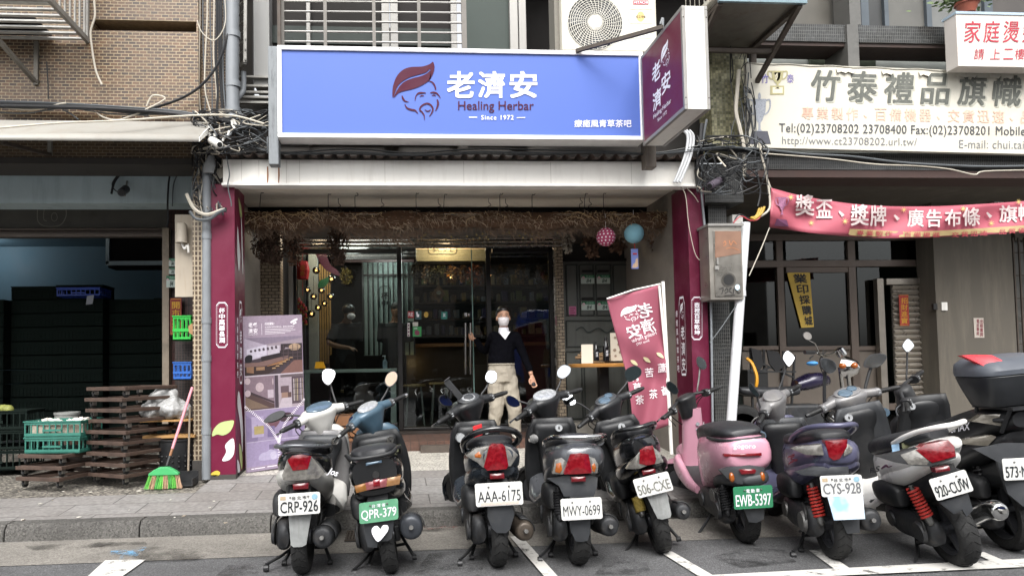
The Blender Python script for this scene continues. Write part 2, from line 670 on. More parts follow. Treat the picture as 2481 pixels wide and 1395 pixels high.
# ---------------------------------------------------------------- materials of the place
m_asph = specklemat('asphalt', '#4c4c4d', ['#565657', '#424243', '#636364'], 150, .82, .35, .3)
m_gutter = specklemat('gutter_concrete', '#77736d', ['#6d6963', '#817d76', '#625e58'], 110, .8, .25, .32)
m_kerb = specklemat('kerb_stone', '#4f4d4a', ['#474542', '#5a5854', '#3c3a37'], 90, .85, .5, .38)
m_terr = specklemat('terrazzo', '#a09c94', ['#b4b0a6', '#8a867e', '#6b6862', '#bdb9b0'], 75, .55, .08, .18)
m_pebble = specklemat('pebble_wash', '#5f5b55', ['#817c73', '#47443f', '#948e83', '#36332f'], 55, .6, .5, .3)
m_paver = brickmat('paver', ('#807e7c', '#74706d'), '#4d4a48', .60, .32, .006, .5, .75, 'xy', .4, .5, '#5a544f', 1.6)
m_brick = brickmat('brown_tile', ('#30211a', '#63472f'), '#958468', .0715, .0315, .0042, .5, .42, 'xz+y', .6, .45, '#4a4038', 1.1)
m_brick2 = brickmat('brown_tile_low', ('#3f3024', '#574530'), '#7b6f5d', .0715, .0315, .0042, .5, .42, 'xz+y', .6, .4, '#4c4238', 1.1)
m_mosb = brickmat('mosaic_brown', ('#33241b', '#4c3a2a'), '#a3957f', .036, .05, .0075, 0., .35, 'xz+y', .6, .35, '#6a6156', 2.)
m_mosd = brickmat('mosaic_dark', ('#1b1b1a', '#262524'), '#5a5a57', .022, .04, .0032, 0., .3, 'xz+y', .6, .5, '#57595a', 3.)
m_mosg = brickmat('mosaic_green', ('#4a4f30', '#b0ab88'), '#8a8670', .033, .033, .003, 0., .35, 'xz+y', .5, .3, '#5d573f', 2., .15)
m_white_tile = brickmat('cream_tile', ('#9c8f7c', '#8d806d'), '#332c26', .085, .042, .005, .5, .4, 'xz', .5, .3, '#4d3d2d', 3.)
m_dark = mat('dark_paint', '#151312', .8, var=.25, spec=.12)
m_black = mat('black_rubber', '#141414', .6, var=.2)
m_gap = mat('grimy_concrete', '#3c3936', .85, var=.3, scale=4, stain=.5)
m_grey_wall = mat('grey_plaster', '#75726d', .8, var=.1, scale=3, stain=.55, stainc='#57534d', streak=True)
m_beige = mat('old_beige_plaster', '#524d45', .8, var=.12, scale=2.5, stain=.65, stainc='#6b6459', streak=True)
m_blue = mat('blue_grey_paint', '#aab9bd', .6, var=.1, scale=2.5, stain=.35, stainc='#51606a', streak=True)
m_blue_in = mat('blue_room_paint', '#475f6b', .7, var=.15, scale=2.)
m_alu = mat('aluminium', '#8a8884', .45, .3, .1, 9, stain=.25, stainc='#6d675f', streak=True)
m_steel = mat('stainless', '#a8a39b', .25, 1., .1, 9)
m_iron = mat('painted_iron', '#8f8d88', .5, .2, .15, 14, stain=.4, stainc='#4f453c')
m_iron_d = mat('rusty_iron', '#4c443d', .7, .2, .3, 18, stain=.5, stainc='#2a1d15')
m_white = mat('white_paint', '#dcdad4', .45, var=.05, scale=5, stain=.25, stainc='#9a8f80', streak=True)
m_fascia = mat('fascia_white', '#e4e1da', .4, var=.04, scale=5, stain=.22, stainc='#a2978a', streak=True)
m_soffit = mat('soffit_paint', '#e0d8ca', .7, var=.08, scale=2.5, stain=.35, stainc='#7d776c')
m_pvc = mat('grey_pipe', '#777b7f', .45, var=.1, scale=7, stain=.3, stainc='#565b61', streak=True)
m_pvcw = mat('white_pipe_paint', '#c9cbcd', .45, var=.06, scale=7, stain=.3, stainc='#8b8a88', streak=True)
m_maroon = mat('maroon_print', '#611430', .42, var=.1, scale=3.5, stain=.22, stainc='#7d3c54', spec=.3)
m_maroon2 = mat('maroon_worn', '#56142c', .42, var=.16, scale=5, stain=.5, stainc='#7d4258', spec=.3)
m_whitelet = mat('white_lettering', '#e9e8ee', .5, var=.03)
m_frame = mat('brown_anodised', '#594f48', .42, .35, .1, 8)
m_frame_d = mat('black_frame', '#171514', .4, .3, .2)
m_glass = glassmat('shop_glass', '#d4dbd9', 1.8)
m_glass_d = glassmat('dark_glass', '#7d8886', 1.2)
m_glass_fr = mat('frosted_pane', '#343a37', .3, var=.2, scale=2., stain=.3, stainc='#3a3f3d', spec=.15)
m_wood_d = mat('dark_wood', '#3a2a20', .6, var=.3, scale=20)
m_wood = mat('brown_wood', '#7b5334', .55, var=.25, scale=25)
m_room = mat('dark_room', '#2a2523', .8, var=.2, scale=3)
def struct(b, name, m, **k):
 o = b.out(name, m, None, **k)
 o['kind'] = 'structure'
 return o
# ---------------------------------------------------------------- ground
def sheet(pts, name, m, div=1):
 b = B()
 b.face(pts)
 return struct(b, name, m, smooth=0)
sheet([(-200,-200,0),(200,-200,0),(200,200,0),(-200,200,0)], 'road', m_asph)
def zs(y):
 """height of the pavement, rising gently towards the houses"""
 return .14 + (y - 5.66) * .066
sheet([(-40,4.85,.004),(40,4.85,.004),(40,5.50,.012),(-40,5.50,.012)], 'gutter', m_gutter)
for i in range(28):
 x0 = -14.02 + i * 1.0 + .05
 k = B().loft([[(x0+.004,5.495,-.05),(x0+.004,5.50,.09),(x0+.004,5.535,.138),(x0+.004,5.66,.1405),(x0+.004,5.66,-.05)],
    [(x0+.994,5.495,-.05),(x0+.994,5.50,.09),(x0+.994,5.535,.138),(x0+.994,5.66,.1405),(x0+.994,5.66,-.05)]])
 struct(k, 'kerb', m_kerb, smooth=50, bevel=.006)
B6, B7 = 6.40, 7.05
XL, XR = -1.80, 3.32
sheet([(-40,5.66,zs(5.66)),(XL-.0,5.66,zs(5.66)),(XL,B6,zs(B6)),(-40,B6,zs(B6))], 'sidewalk', m_paver)
sheet([(XL,5.66,zs(5.66)),(40,5.66,zs(5.66)),(40,B7,zs(B7)),(XL,B7,zs(B7))], 'sidewalk', m_paver)
sheet([(-40,B6,zs(B6)),(XL,B6,zs(B6)),(XL,14,zs(8.2)+.05),(-40,14,zs(8.2)+.05)], 'arcade_floor', m_pebble)
sheet([(XL,B7,zs(B7)),(XR,B7,zs(B7)),(XR,9.3,zs(9.3)),(XL,9.3,zs(9.3))], 'arcade_floor', m_terr)
sheet([(XR,B7,zs(B7)),(40,B7,zs(B7)),(40,14,zs(8.6)),(XR,14,zs(8.6))], 'arcade_floor', m_gutter)
m_mark = wornmat('road_paint', '#bdbbb6', .33, .47, 9)
m_markb = wornmat('blue_road_paint', '#5f8fb0', .46, .60, 9)
m_oil = wornmat('oil_stain', '#242424', .47, .78, 3, .5)
m_wet = wornmat('damp_patch', '#3f3d3a', .44, .72, 4, .35)
m_markr = wornmat('faded_red_paint', '#9a5a52', .50, .66, 9)
def marking(pts, m, name, z=.008):
 sheet([(p.x, p.y, z) for p in (G(x, y, z) for x, y in pts)], name, m)
L0, L1 = G(1249,1297), G(1336,1395)
marking([(1236,1299),(1262,1296),(1352,1395),(1319,1395)], m_mark, 'parking_line', .016)
marking([(1598,1335),(1629,1335),(1729,1393),(1691,1393)], m_mark, 'parking_line', .010)
marking([(1960,1332),(1990,1330),(2070,1382),(2035,1386)], m_mark, 'parking_line', .010)
marking([(2360,1338),(2384,1336),(2460,1368),(2430,1372)], m_mark, 'parking_line', .010)
marking([(1694,1393),(2481,1352),(2560,1348),(2560,1364),(2481,1372),(1880,1400),(1720,1408)], m_mark, 'edge_line', .013)
marking([(255,1356),(354,1354),(296,1395),(280,1410),(195,1410),(212,1395)], m_mark, 'parking_line', .010)
marking([(300,1336),(342,1324),(356,1324),(324,1352),(286,1354)], m_markb, 'blue_marking', .017)
marking([(60,1322),(200,1312),(352,1311),(356,1317),(220,1324),(80,1330)], m_wet, 'damp_patch', .0175)
marking([(640,1290),(900,1280),(1100,1275),(1100,1283),(900,1290),(640,1300)], m_wet, 'damp_patch', .0185)
marking([(268,1334),(296,1330),(308,1331),(296,1342),(268,1344)], m_markb, 'blue_marking', .018)
marking([(1020,1272),(1112,1267),(1114,1275),(1020,1283)], m_markr, 'red_marking', .02)
marking([(318,1346),(340,1326),(380,1322),(430,1328),(480,1334),(505,1342),(480,1352),(420,1358),(360,1360)], m_wet, 'damp_patch', .0165)
marking([(520,1395),(560,1362),(640,1350),(700,1362),(690,1400)], m_oil, 'oil_stain', 0.0045)
marking([(1000,1390),(1040,1340),(1120,1330),(1180,1350),(1160,1400)], m_oil, 'oil_stain', 0.0048)
marking([(1440,1390),(1480,1345),(1560,1345),(1580,1392)], m_oil, 'oil_stain', 0.0051)
marking([(1720,1350),(1800,1325),(1900,1330),(1930,1360),(1800,1375)], m_oil, 'oil_stain', 0.0054)
t = thing('drain_grate', 'rusty metal drain grate set in the gutter between the two leftmost scooters', 'drain', G(858,1297,.02))
b = B()
g0, g1 = G(838,1306,.02), G(882,1286,.02)
for i in range(9):
 x = g0.x + (g1.x-g0.x+.06)*i/8
 b.box((x-.006, g0.y-.02, .014), (x+.006, g1.y+.02, .026))
for i in range(5):
 y = g0.y-.02 + (g1.y-g0.y+.04)*i/4
 b.box((g0.x-.01, y-.005, .012), (g1.x+.07, y+.005, .0245))
b.out('bars', m_iron_d, t)
B().box((g0.x-.01, g0.y-.03, -.03), (g1.x+.07, g1.y+.03, .0135)).out('pit', m_black, t)
# ---------------------------------------------------------------- brick building on the left
bb = thing('brick_building', 'brown tiled building at the left with an open shop front under a blue grey beam', 'building', (-3.6, 6.95, .2))
YB = 6.95
def wx(x, Y): return P(x, 700, Y).x
def wz(y, Y, x=950): return P(x, y, Y).z
ztop = 8.5
xr = wx(482, YB)
zr0, zr1 = P(350,50,YB).z, P(350,76,YB).z
xs0, xs1 = wx(222, YB), wx(477, YB)
b = B()
b.box((-9, YB, zr0), (xr, YB+.4, ztop)).box((-9, YB, zr1), (xs0, YB+.4, zr0)).box((xs1, YB, zr1), (xr, YB+.4, zr0))
zlow = P(200,330,YB).z
b.box((-9, YB, zlow), (xr, YB+.4, zr1))
b.outs('brick_wall', m_brick, bb, smooth=0)
b = B().box((-9, YB+.001, P(200,383,YB).z), (xr-.002, YB+.4, zlow))
b.out('brick_band', m_brick2, bb, smooth=0)
B().box((xs0, YB+.25, zr1-.05), (xs1, YB+.3, zr0+.05)).out('slot_back', m_dark, bb, smooth=0)
B().box((xr+.002, YB+.1, P(500,345,7).z), (wx(548,7.05), YB+.5, ztop)).out('corner_strip', m_brick, bb, smooth=0)
b = B(); pbox(b, 488, 318, 560, 470, 7.28, .3); b.out('corner_filler', m_gap, bb, smooth=0)
B().box((-9, YB-.01, P(200,398,YB).z), (xr-.01, YB+.42, P(200,383,YB).z)).out('lintel_edge', m_gap, bb, smooth=0)
Yb = 7.5
b = B().box((-9, Yb, P(200,492,Yb).z), (wx(470,Yb), Yb+.3, P(200,380,Yb).z))
b.out('blue_beam', m_blue, bb, smooth=0)
B().box((-9, YB+.4, P(200,384,YB).z+.02), (xr, 8.6, P(200,384,YB).z+.12)).out('arcade_ceiling', m_blue, bb, smooth=0)
Ys = 8.3
b = B()
pbox(b, -300, 496, 405, 552, Ys, .25)
b.out('shutter_box', mat('shutter_metal', '#5d5a54', .45, .4, .2, 3, stain=.5, stainc='#2c2a27'), bb, smooth=0)
d = Decal(on(Ys))
d.stroke([(92,500),(92,535),(110,548),(145,546),(160,525),(160,505)], [2,2,2]).ring([(132+8*math.cos(a*.5), 526+11*math.sin(a*.5)) for a in range(12)], 1.5).stroke([(108,502),(106,530),(114,536)], 1.6)
d.out('chalk_scrawl', mat('chalk', '#8a857b', .8), bb)
b = B()
for k, (y0, y1, dd) in enumerate(((553,558,.07),(559,566,.03),(566,574,.09))):
 pbox(b, -300, y0, 402, y1, Ys-dd, .1)
b.outs('shutter_rail', m_frame, bb, smooth=0)
b = B()
pbox(b, 393, 552, 409, 1026, Ys-.1, .12)
b.out('door_frame', mat('frame_worn', '#8c8071', .5, .2, .2, 9, stain=.5, stainc='#4d4238'), bb, smooth=0)
b = B()
pbox(b, 405, 480, 470, 1040, Ys-.02, .2)
b.out('side_wall', brickmat('dark_red_tile', ('#35201d','#452a25'), '#1f1714', .05, .11, .004, 0, .4, 'xz', .4, .3), bb, smooth=0)
b = B()
pbox(b, 467, 400, 492, 1166, 7.02, .6)
b.out('mosaic_pillar', m_mosb, bb, smooth=0)
b = B()
pbox(b, 466, 1115, 493, 1168, 7.0, .1)
b.out('pillar_base', m_gap, bb, smooth=0)
b = B()
pbox(b, 424, 520, 469, 719, 7.2, .03)
b.out('cream_board', mat('cream_board', '#a89d8d', .6, var=.08, scale=5, stain=.5, stainc='#8a7355', streak=True), bb, smooth=0)
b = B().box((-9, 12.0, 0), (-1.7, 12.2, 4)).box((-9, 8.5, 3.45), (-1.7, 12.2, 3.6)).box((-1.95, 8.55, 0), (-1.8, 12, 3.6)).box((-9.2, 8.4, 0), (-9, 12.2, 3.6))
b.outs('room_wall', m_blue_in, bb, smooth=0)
b = B()
pbox(b, 262, 562, 402, 648, 11.0, .3)
b.out('loft_box', m_dark, bb, smooth=0)
b = B()
pbox(b, 256, 632, 402, 642, 10.95, .04); pbox(b, 256, 560, 264, 640, 10.95, .04)
b.out('loft_trim', m_blue, bb, smooth=0)
l = bpy.data.lights.new('store_lamp', 'POINT'); l.energy = 16; l.color = (.85, .94, 1); l.shadow_soft_size = .3
o = bpy.data.objects.new('store_lamp', l); o.location = P(-60, 585, 11.3); COL.objects.link(o)
t = thing('tube_lamp', 'pale tube lamp glowing high in the dark store at the left edge', 'lamp', P(20, 577, 11.4))
B().cyl(P(-40, 577, 11.4), P(52, 578, 11.4), .018, None, 10).out('tube', mat('tube_glow', '#dfeaf5', .5, var=0, emit=1.2), t)
B().box(P(-42, 574, 11.4), P(54, 571, 11.46)).out('holder', m_white, t, smooth=0)
# ---------------------------------------------------------------- the tea shop's house in the middle
mh = thing('shop_house', 'narrow old shop house above the blue sign with aluminium windows behind a grille', 'building', (.8, 7.5, .2))
YU = 7.55
b = B()
pbox(b, 556, -160, 612, 400, YU+.4, .1)
pbox(b, 556, 240, 1760, 380, YU+.05, .2)
b.outs('back_wall', m_gap, mh, smooth=0)
b = B()
pbox(b, 614, -160, 652, 205, YU-.2, .3)
b.out('panel_wall', mat('ribbed_panel', '#8b8b89', .5, var=.06, scale=4, stain=.3, stainc='#77736c', streak=True), mh, smooth=0)
for i, (x0, x1) in enumerate(((650,742),(752,925),(965,1093),(1130,1236))):
 pane = B()
 pbox(pane, x0, -160, x1, 345, YU, .03)
 pane.out('window_pane', (mat('pane_dark', '#1f1b19', .5, var=.25, scale=1.5, spec=.12), mat('pane_dark2', '#1a1715', .5, var=.3, scale=1.2, spec=.12), mat('pane_dark3', '#1f1b1a', .5, var=.3, scale=1.4, spec=.12), mat('pane_green', '#3c4440', .45, var=.12, scale=1., spec=.15))[i], mh, smooth=0)
b = B()
pbox(b, 650, 66, 1093, 108, YU-.02, .03)
b.out('frosted_strip', m_glass_fr, mh, smooth=0)
for x0, x1 in ((742,752),(925,944),(946,965),(1093,1108),(1236,1256),(1258,1276)):
 b = B()
 pbox(b, x0, -160, x1, 345, YU-.07, .12)
 b.out('window_frame', m_alu, mh, smooth=0, bevel=.006)
b = B()
pbox(b, 1276, -160, 1760, 345, YU+.5, .05)
b.out('dark_opening', m_dark, mh, smooth=0)
b = B()
pbox(b, 556, -700, 1760, -160, YU-.1, .6)
b.out('upper_wall', m_grey_wall, mh, smooth=0)
b = B()
for y in (183, 205, 220, 232, 245):
 pbox(b, 575, y, 652, y+5, 7.3, .04)
b.outs('ledge_rail', m_iron, mh, smooth=0)
zc = 3.22
b = B().box((XL+.05, 6.95, zc), (XR-.02, 9.05, zc+.1))
b.out('soffit', m_soffit, mh, smooth=0)
b = B()
pbox(b, 600, 503, 1700, 512, 8.15, .12)
b.out('soffit_trim', m_dark, mh, smooth=0)
b = B()
pbox(b, 704, 506, 1365, 572, 8.55, .4)
b.out('shutter_box', mat('shutter_box_grey', '#6d6963', .5, .3, .15, 4, stain=.4, stainc='#3a3632'), mh, smooth=0)
b = B()
for y in (574, 583, 592):
 pbox(b, 704, y, 1365, y+6, 8.62, .12)
b.outs('shutter_rail', m_steel, mh, smooth=0, bevel=.008)
b = B()
pbox(b, 628, 470, 680, 1010, 8.9, .2)
b.out('tile_pillar', m_white_tile, mh, smooth=0)
b = B()
pbox(b, 1352, 590, 1368, 1045, 8.85, .1); pbox(b, 1545, 560, 1575, 1045, 8.9, .1); pbox(b, 1605, 500, 1640, 1045, 8.9, .1)
b.outs('tile_strip', m_white_tile, mh, smooth=0)
b = B()
pbox(b, 560, 470, 628, 1050, 9.15, .1); pbox(b, 1530, 560, 1720, 1050, 9.15, .1); pbox(b, 1365, 505, 1720, 600, 9.1, .1); pbox(b, 628, 480, 1365, 510, 9.1, .1)
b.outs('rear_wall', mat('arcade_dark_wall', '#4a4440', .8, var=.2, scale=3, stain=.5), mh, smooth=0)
b = B().box((XL+.02, 7.35, .2), (XL+.12, 9.2, 3.4)).box((XR-.16, 7.3, .2), (XR-.06, 9.2, 3.4))
b.outs('party_wall', mat('party_wall', '#7a736b', .8, var=.15, scale=2, stain=.5), mh, smooth=0)
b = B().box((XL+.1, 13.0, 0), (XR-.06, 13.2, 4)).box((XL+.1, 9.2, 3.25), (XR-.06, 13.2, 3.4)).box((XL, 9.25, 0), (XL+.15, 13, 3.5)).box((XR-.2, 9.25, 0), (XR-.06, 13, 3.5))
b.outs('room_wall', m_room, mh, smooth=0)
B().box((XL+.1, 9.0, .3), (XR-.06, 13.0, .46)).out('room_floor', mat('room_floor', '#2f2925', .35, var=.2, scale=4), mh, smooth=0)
pl = B().box((wx(700,8.1), 8.12, .2), (wx(1370,8.1), 9.02, .415))
pl.out('door_step', brickmat('step_tile', ('#5a3d30','#4c3429'), '#2d231d', .1, .1, .004, 0, .6, 'xy', .3, .3), mh, smooth=0)
B().box((wx(1012,8.1), 7.98, .2), (wx(1120,8.1), 8.118, .375)).out('step_grille', m_iron_d, mh, smooth=0)
b = B()
pbox(b, 1368, 1022, 1560, 1075, 8.6, .4)
b.out('plinth', mat('plinth_stone', '#6a665f', .8, var=.2, scale=8, stain=.4), mh, smooth=0)
# ---------------------------------------------------------------- canopy over the arcade
cn = thing('canopy', 'white fronted canopy with rusty corrugated roof below the blue sign', 'canopy', (.8, 6.85, 3.14))
YF = 6.84
f0, f1 = P(540,447,YF), P(1690,452,YF)
zt = P(900,388,YF).z
n = 20
for i in range(n):
 xa, xb = f0.x+(f1.x-f0.x)*i/n, f0.x+(f1.x-f0.x)*(i+1)/n
B().box((f0.x, YF, f0.z), (f1.x, YF+.1, zt)).out('fascia', m_fascia, cn, smooth=0, bevel=.004)
b = B()
for i in range(1, 9):
 xa = f0.x + [.18,.35,.62,.75,1.6,2.4,3.3,4.15][i-1]
 b.box((xa, YF-.0015, f0.z+.01), (xa+.004, YF+.01, zt-.01))
b.outs('panel_joint', mat('joint_grey', '#b5b0a6', .6), cn, smooth=0)
B().box((f0.x-.01, YF-.02, f0.z-.012), (f1.x+.01, YF+.12, f0.z+.012)).out('bottom_trim', mat('trim_white', '#eceae5', .35), cn, smooth=0, bevel=.003)
prof = []
x = f0.x - .03
while x < f1.x + .03:
 for dx, dz in ((0, 0), (.05, 0), (.08, .035), (.10, .035)):
  prof.append((x+dx, dz))
 x += .13
rng = random.Random(3)
zr = zt + .02
b = B()
a = [(px, YF-.10+rng.uniform(-.008,.008), zr+dz-.01) for px, dz in prof]
c = [(px, YF+.75, zr+dz+.08) for px, dz in prof]
b.loft([a, c], cap=False, closed=False)
o = b.out('corrugated_roof', mat('rusty_sheet', '#4a3c35', .6, .3, .3, 12, stain=.6, stainc='#2a1a14'), cn, smooth=0)
md = o.modifiers.new('thick', 'SOLIDIFY'); md.thickness = .006
m_rust = mat('rust_stain', '#8a5a38', .8, var=.3, scale=20)
d = Decal(on(YF, .003))
for x in (648, 675):
 d.poly([(x-1,404),(x+2,404),(x+3,425),(x+1,446),(x-1,446)])
d.out('rust_streak', m_rust, cn)
B().box((f0.x, YF+.1, zt-.08), (f1.x, YF+.8, zt-.06)).out('roof_board', m_gap, cn, smooth=0)
# ---------------------------------------------------------------- blue shop sign
m_signb = mat('sign_blue', '#4e66ae', .45, var=.015, scale=1.2, spec=.25)
m_signred = mat('sign_maroon', '#47142a', .6, var=.03, spec=.2)
ss = thing('shop_sign', 'large blue shop sign with bearded head logo and white Chinese lettering', 'sign', (.75, 6.5, 3.48))
YS = 6.5
s0, s1 = P(672,112,YS), P(1562,341,YS)
b = B()
b.box((s0.x, YS, s1.z), (s1.x, YS+.04, s0.z))
B().box((s0.x+.02, YS+.004, s1.z+.02), (s1.x-.02, YS+.2, s0.z-.02)).out('box', m_white, ss, smooth=0)
w = .04
b = B()
b.box((s0.x, YS-.02, s1.z), (s1.x, YS+.2, s1.z+w)).box((s0.x, YS-.02, s0.z-w), (s1.x, YS+.2, s0.z)).box((s0.x, YS-.019, s1.z+w), (s0.x+w, YS+.2, s0.z-w)).box((s1.x-w, YS-.019, s1.z+w), (s1.x, YS+.2, s0.z-w))
b.out('frame', mat('sign_frame', '#e8e6e4', .35, var=.05, stain=.15, stainc='#a79c92'), ss, smooth=0, bevel=.004)
B().box((s0.x+w, YS, s1.z+w), (s1.x-w, YS+.003, s0.z-w)).out('panel', m_signb, ss, smooth=0)
b = B()
for x, y in ((968,118),(1284,125),(1460,127)):
 p = P(x, y, YS-.02)
 b.ell(p, .007, .004, .007, 8)
b.outs('screw', m_iron_d, ss)
k4 = 700/2034
d = Decal(on(YS, .006))
logo(d, lambda x, y: (640+x*k4, y*k4))
d.text('Healing Herbar', 1110, 246, 1293, 274, .006)
d.out('logo', m_signred, ss)
d = Decal(on(YS, .006))
for ch, x0, x1 in (('老',1084,1148),('濟',1160,1222),('安',1236,1300)):
 d.text(ch, x0, 175, x1, 237, .035)
d.text('Since 1972', 1166, 280, 1244, 291, .02, spacing=1.2)
d.rect(1136, 284, 1156, 286).rect(1252, 285, 1272, 287)
d.text('療癒風青草茶吧', 1391, 291, 1529, 309, .01)
d.out('lettering', m_whitelet, ss)
m_peel = mat('peeling_post', '#6f7376', .55, .2, .15, 30, stain=.85, stainc='#33383b', streak=True)
def post(label, x0, y0, x1, y1, Y, m):
 b = B(); pbox(b, x0, y0, x1, y1, Y, .12)
 o = b.out('sign_post', m, None, smooth=0, bevel=.004)
 tag(o, label, 'post')
post('peeling grey steel post at the left end of the blue sign', 650, 112, 674, 398, 6.52, m_peel)
post('rust streaked short steel post under the right end of the blue sign', 1564, 343, 1590, 405, 6.62, mat('rust_post', '#5c544c', .6, .2, .3, 18, stain=.7, stainc='#3a2417', streak=True))
b = B(); pbox(b, 640, 392, 682, 402, 6.74, .1)
# ---------------------------------------------------------------- projecting sign
ps = thing('projecting_sign', 'maroon double sided box sign projecting at the right end of the blue sign', 'sign', (2.6, 6.0, 3.44))
X0, X1, Y0, Y1, Z0, Z1 = 2.49, 2.715, 5.5, 6.47, 3.42, 4.315
B().box((X0+.006, Y0+.006, Z0+.006), (X1-.006, Y1-.006, Z1-.006)).out('box', m_white, ps, smooth=0)
b = B()
q = .035
for (xa, xb) in ((X0, X0+.03), (X1-.03, X1)):
 b.box((xa, Y0, Z0), (xb, Y1, Z0+q)).box((xa, Y0, Z1-q), (xb, Y1, Z1)).box((xa, Y0, Z0+q), (xb, Y0+q, Z1-q)).box((xa, Y1-q, Z0+q), (xb, Y1, Z1-q))
b.out('frame', m_alu, ps, smooth=0, bevel=.003)
B().box((X0+.002, Y0+q, Z0+q), (X0+.0055, Y1-q, Z1-q)).out('panel', m_maroon, ps, smooth=0)
B().box((X0+.03, Y0+.001, Z0+.004), (X1-.03, Y0+.006, Z1-.004)).out('end_panel', m_white, ps, smooth=0)
b = B()
for xx in (X0+.012, X1-.012):
 for zz in (Z0+.1, Z1-.1):
  b.ell((xx, Y0-.001, zz), .006, .004, .006, 8)
b.outs('screw', m_iron_d, ps)
fs = lambda x, y: V((X0-.001, Y1 - x*(Y1-Y0), Z1 - y*(Z1-Z0)))
d = Decal(fs)
logo(d, lambda x, y: (.52 + (x-903)/340*.20, .16 + (y-436)/412*.27))
for ch, x, y in (('老',.30,.26),('安',.52,.47),('濟',.30,.55)):
 d.text(ch, x, y, x+.20, y+.19, .035)
d.text('Healing Herbar', .30, .77, .72, .83, .02)
d.text('Since 1972', .40, .85, .62, .885, .02)
d.out('lettering', m_whitelet, ps)
o = B().bar(P(1396,124,6.48), P(1606,66,5.9), .03, .035).out('sign_brace', m_iron_d, None)
tag(o, 'slanting rusty brace bar from the blue sign to the projecting maroon sign', 'brace')
# ---------------------------------------------------------------- right-hand building
rb = thing('mosaic_building', 'old dark mosaic tiled building at the right with a trophy shop below', 'building', (6, 7, .2))
Y7 = 7.05
b = B(); pbox(b, 1722, 55, 1812, 362, Y7+.15, .3)
b.out('green_mosaic_pier', m_mosg, rb, smooth=0)
b = B()
xa = wx(1690, Y7)
b.box((xa, Y7, P(2100,103,Y7).z), (12, Y7+.4, P(2100,62,Y7).z))
b.out('balcony_band', m_mosd, rb, smooth=0)
b = B(); pbox(b, 2054, 60, 2081, 170, Y7-.03, .4)
pbox(b, 2054, -200, 2081, 60, 7.9, .3)
b.outs('mosaic_mullion', mat('mullion_grey', '#565552', .5, var=.2, scale=20), rb, smooth=0)
B().box((xa, Y7+.02, P(2100,112,Y7).z), (12, Y7+.35, P(2100,103,Y7).z-.001)).out('band_edge', mat('band_brown', '#3b2f2b', .8, var=.2), rb, smooth=0)
b = B(); pbox(b, 1790, 100, 2700, 380, 7.6, .1)
b.out('stained_wall', mat('stained_wall', '#8f938f', .5, var=.25, scale=1.7, stain=.6, stainc='#4d524e'), rb, smooth=0)
for x0, x1 in ((1962, 2052), (2082, 2122)):
 b = B(); pbox(b, x0, 110, x1, 170, 7.55, .03)
 b.out('moulded_panel', mat('moss_panel', '#66705f', .6, var=.3, scale=9), rb, smooth=0, bevel=.01)
Yw = 8.3
for i, (x0, x1, c) in enumerate(((1790,2040,'#6f6a62'),(2100,2140,'#4a4b4c'),(2145,2240,'#7a7872'),(2250,2380,'#8b8d8a'),(2400,2700,'#5b5651'))):
 b = B(); pbox(b, x0, -250, x1, 80, Yw, .03)
 b.out('curtained_pane', mat('curtain_pane%d' % i, '#' + ''.join('%02x' % int(int(c[k:k+2], 16)*.72) for k in (1, 3, 5)), .45, var=.2, scale=2.2), rb, smooth=0)
b = B()
for x0, x1 in ((2040,2054),(2082,2100),(2138,2148),(2240,2252),(2380,2400)):
 pbox(b, x0, -250, x1, 80, Yw-.05, .08)
b.outs('window_frame', mat('slate_frame', '#4f565c', .45, .3), rb, smooth=0)
b = B(); pbox(b, 1700, -900, 2800, -250, Yw-.1, .5)
b.out('upper_wall', m_grey_wall, rb, smooth=0)
b = B()
b.box((wx(1800,7.1), 7.12, P(2200,412,7.12).z), (12, 7.45, P(2200,372,7.12).z))
b.out('mosaic_beam', m_mosd, rb, smooth=0)
B().box((wx(1800,7.1), 7.13, P(2200,430,7.12).z), (12, 7.5, P(2200,412,7.12).z-.001)).out('beam_edge', mat('beam_brown', '#4a3a36', .8, var=.2), rb, smooth=0)
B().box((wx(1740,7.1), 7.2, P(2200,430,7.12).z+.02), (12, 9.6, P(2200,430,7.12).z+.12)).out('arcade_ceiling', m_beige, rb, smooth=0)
Yr = 8.75
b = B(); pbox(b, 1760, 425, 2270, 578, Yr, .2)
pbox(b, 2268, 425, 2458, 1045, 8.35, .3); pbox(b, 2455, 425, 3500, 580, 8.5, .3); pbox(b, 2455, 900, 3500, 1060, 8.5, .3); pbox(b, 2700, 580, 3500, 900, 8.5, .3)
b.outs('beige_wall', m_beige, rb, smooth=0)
b = B()
for x in range(2462, 2700, 14):
 pbox(b, x, 575, x+3, 905, 8.42, .02)
for y in (610, 665, 720, 775, 830, 880):
 pbox(b, 2455, y, 2700, y+3, 8.44, .02)
b.outs('window_bars', m_iron_d, rb, smooth=0)
b = B(); pbox(b, 2455, 580, 2700, 900, 8.6, .04)
b.out('barred_pane', mat('barred_pane', '#5d5c58', .3, var=.2, scale=2), rb, smooth=0)
b = B(); pbox(b, 2400, 432, 2408, 500, 8.3, .06); pbox(b, 2432, 432, 2440, 500, 8.3, .06)
b.outs('vent_frame', m_beige, rb, smooth=0)
b = B()
for x in (2412, 2420, 2427): pbox(b, x, 436, x+1.5, 496, 8.3, .02)
for y in (446, 460, 474, 488): pbox(b, 2408, y, 2432, y+1.5, 8.3, .02)
b.outs('vent_bars', m_white, rb, smooth=0)
b = B(); pbox(b, 2408, 434, 2432, 498, 8.33, .015)
b.out('vent_pane', m_black, rb, smooth=0)
b = B(); pbox(b, 1724, 480, 1768, 1040, 7.06, .5)
b.out('dark_mosaic_pillar', m_mosd, rb, smooth=0)
b = B(); pbox(b, 1706, 397, 1800, 490, 6.92, .6)
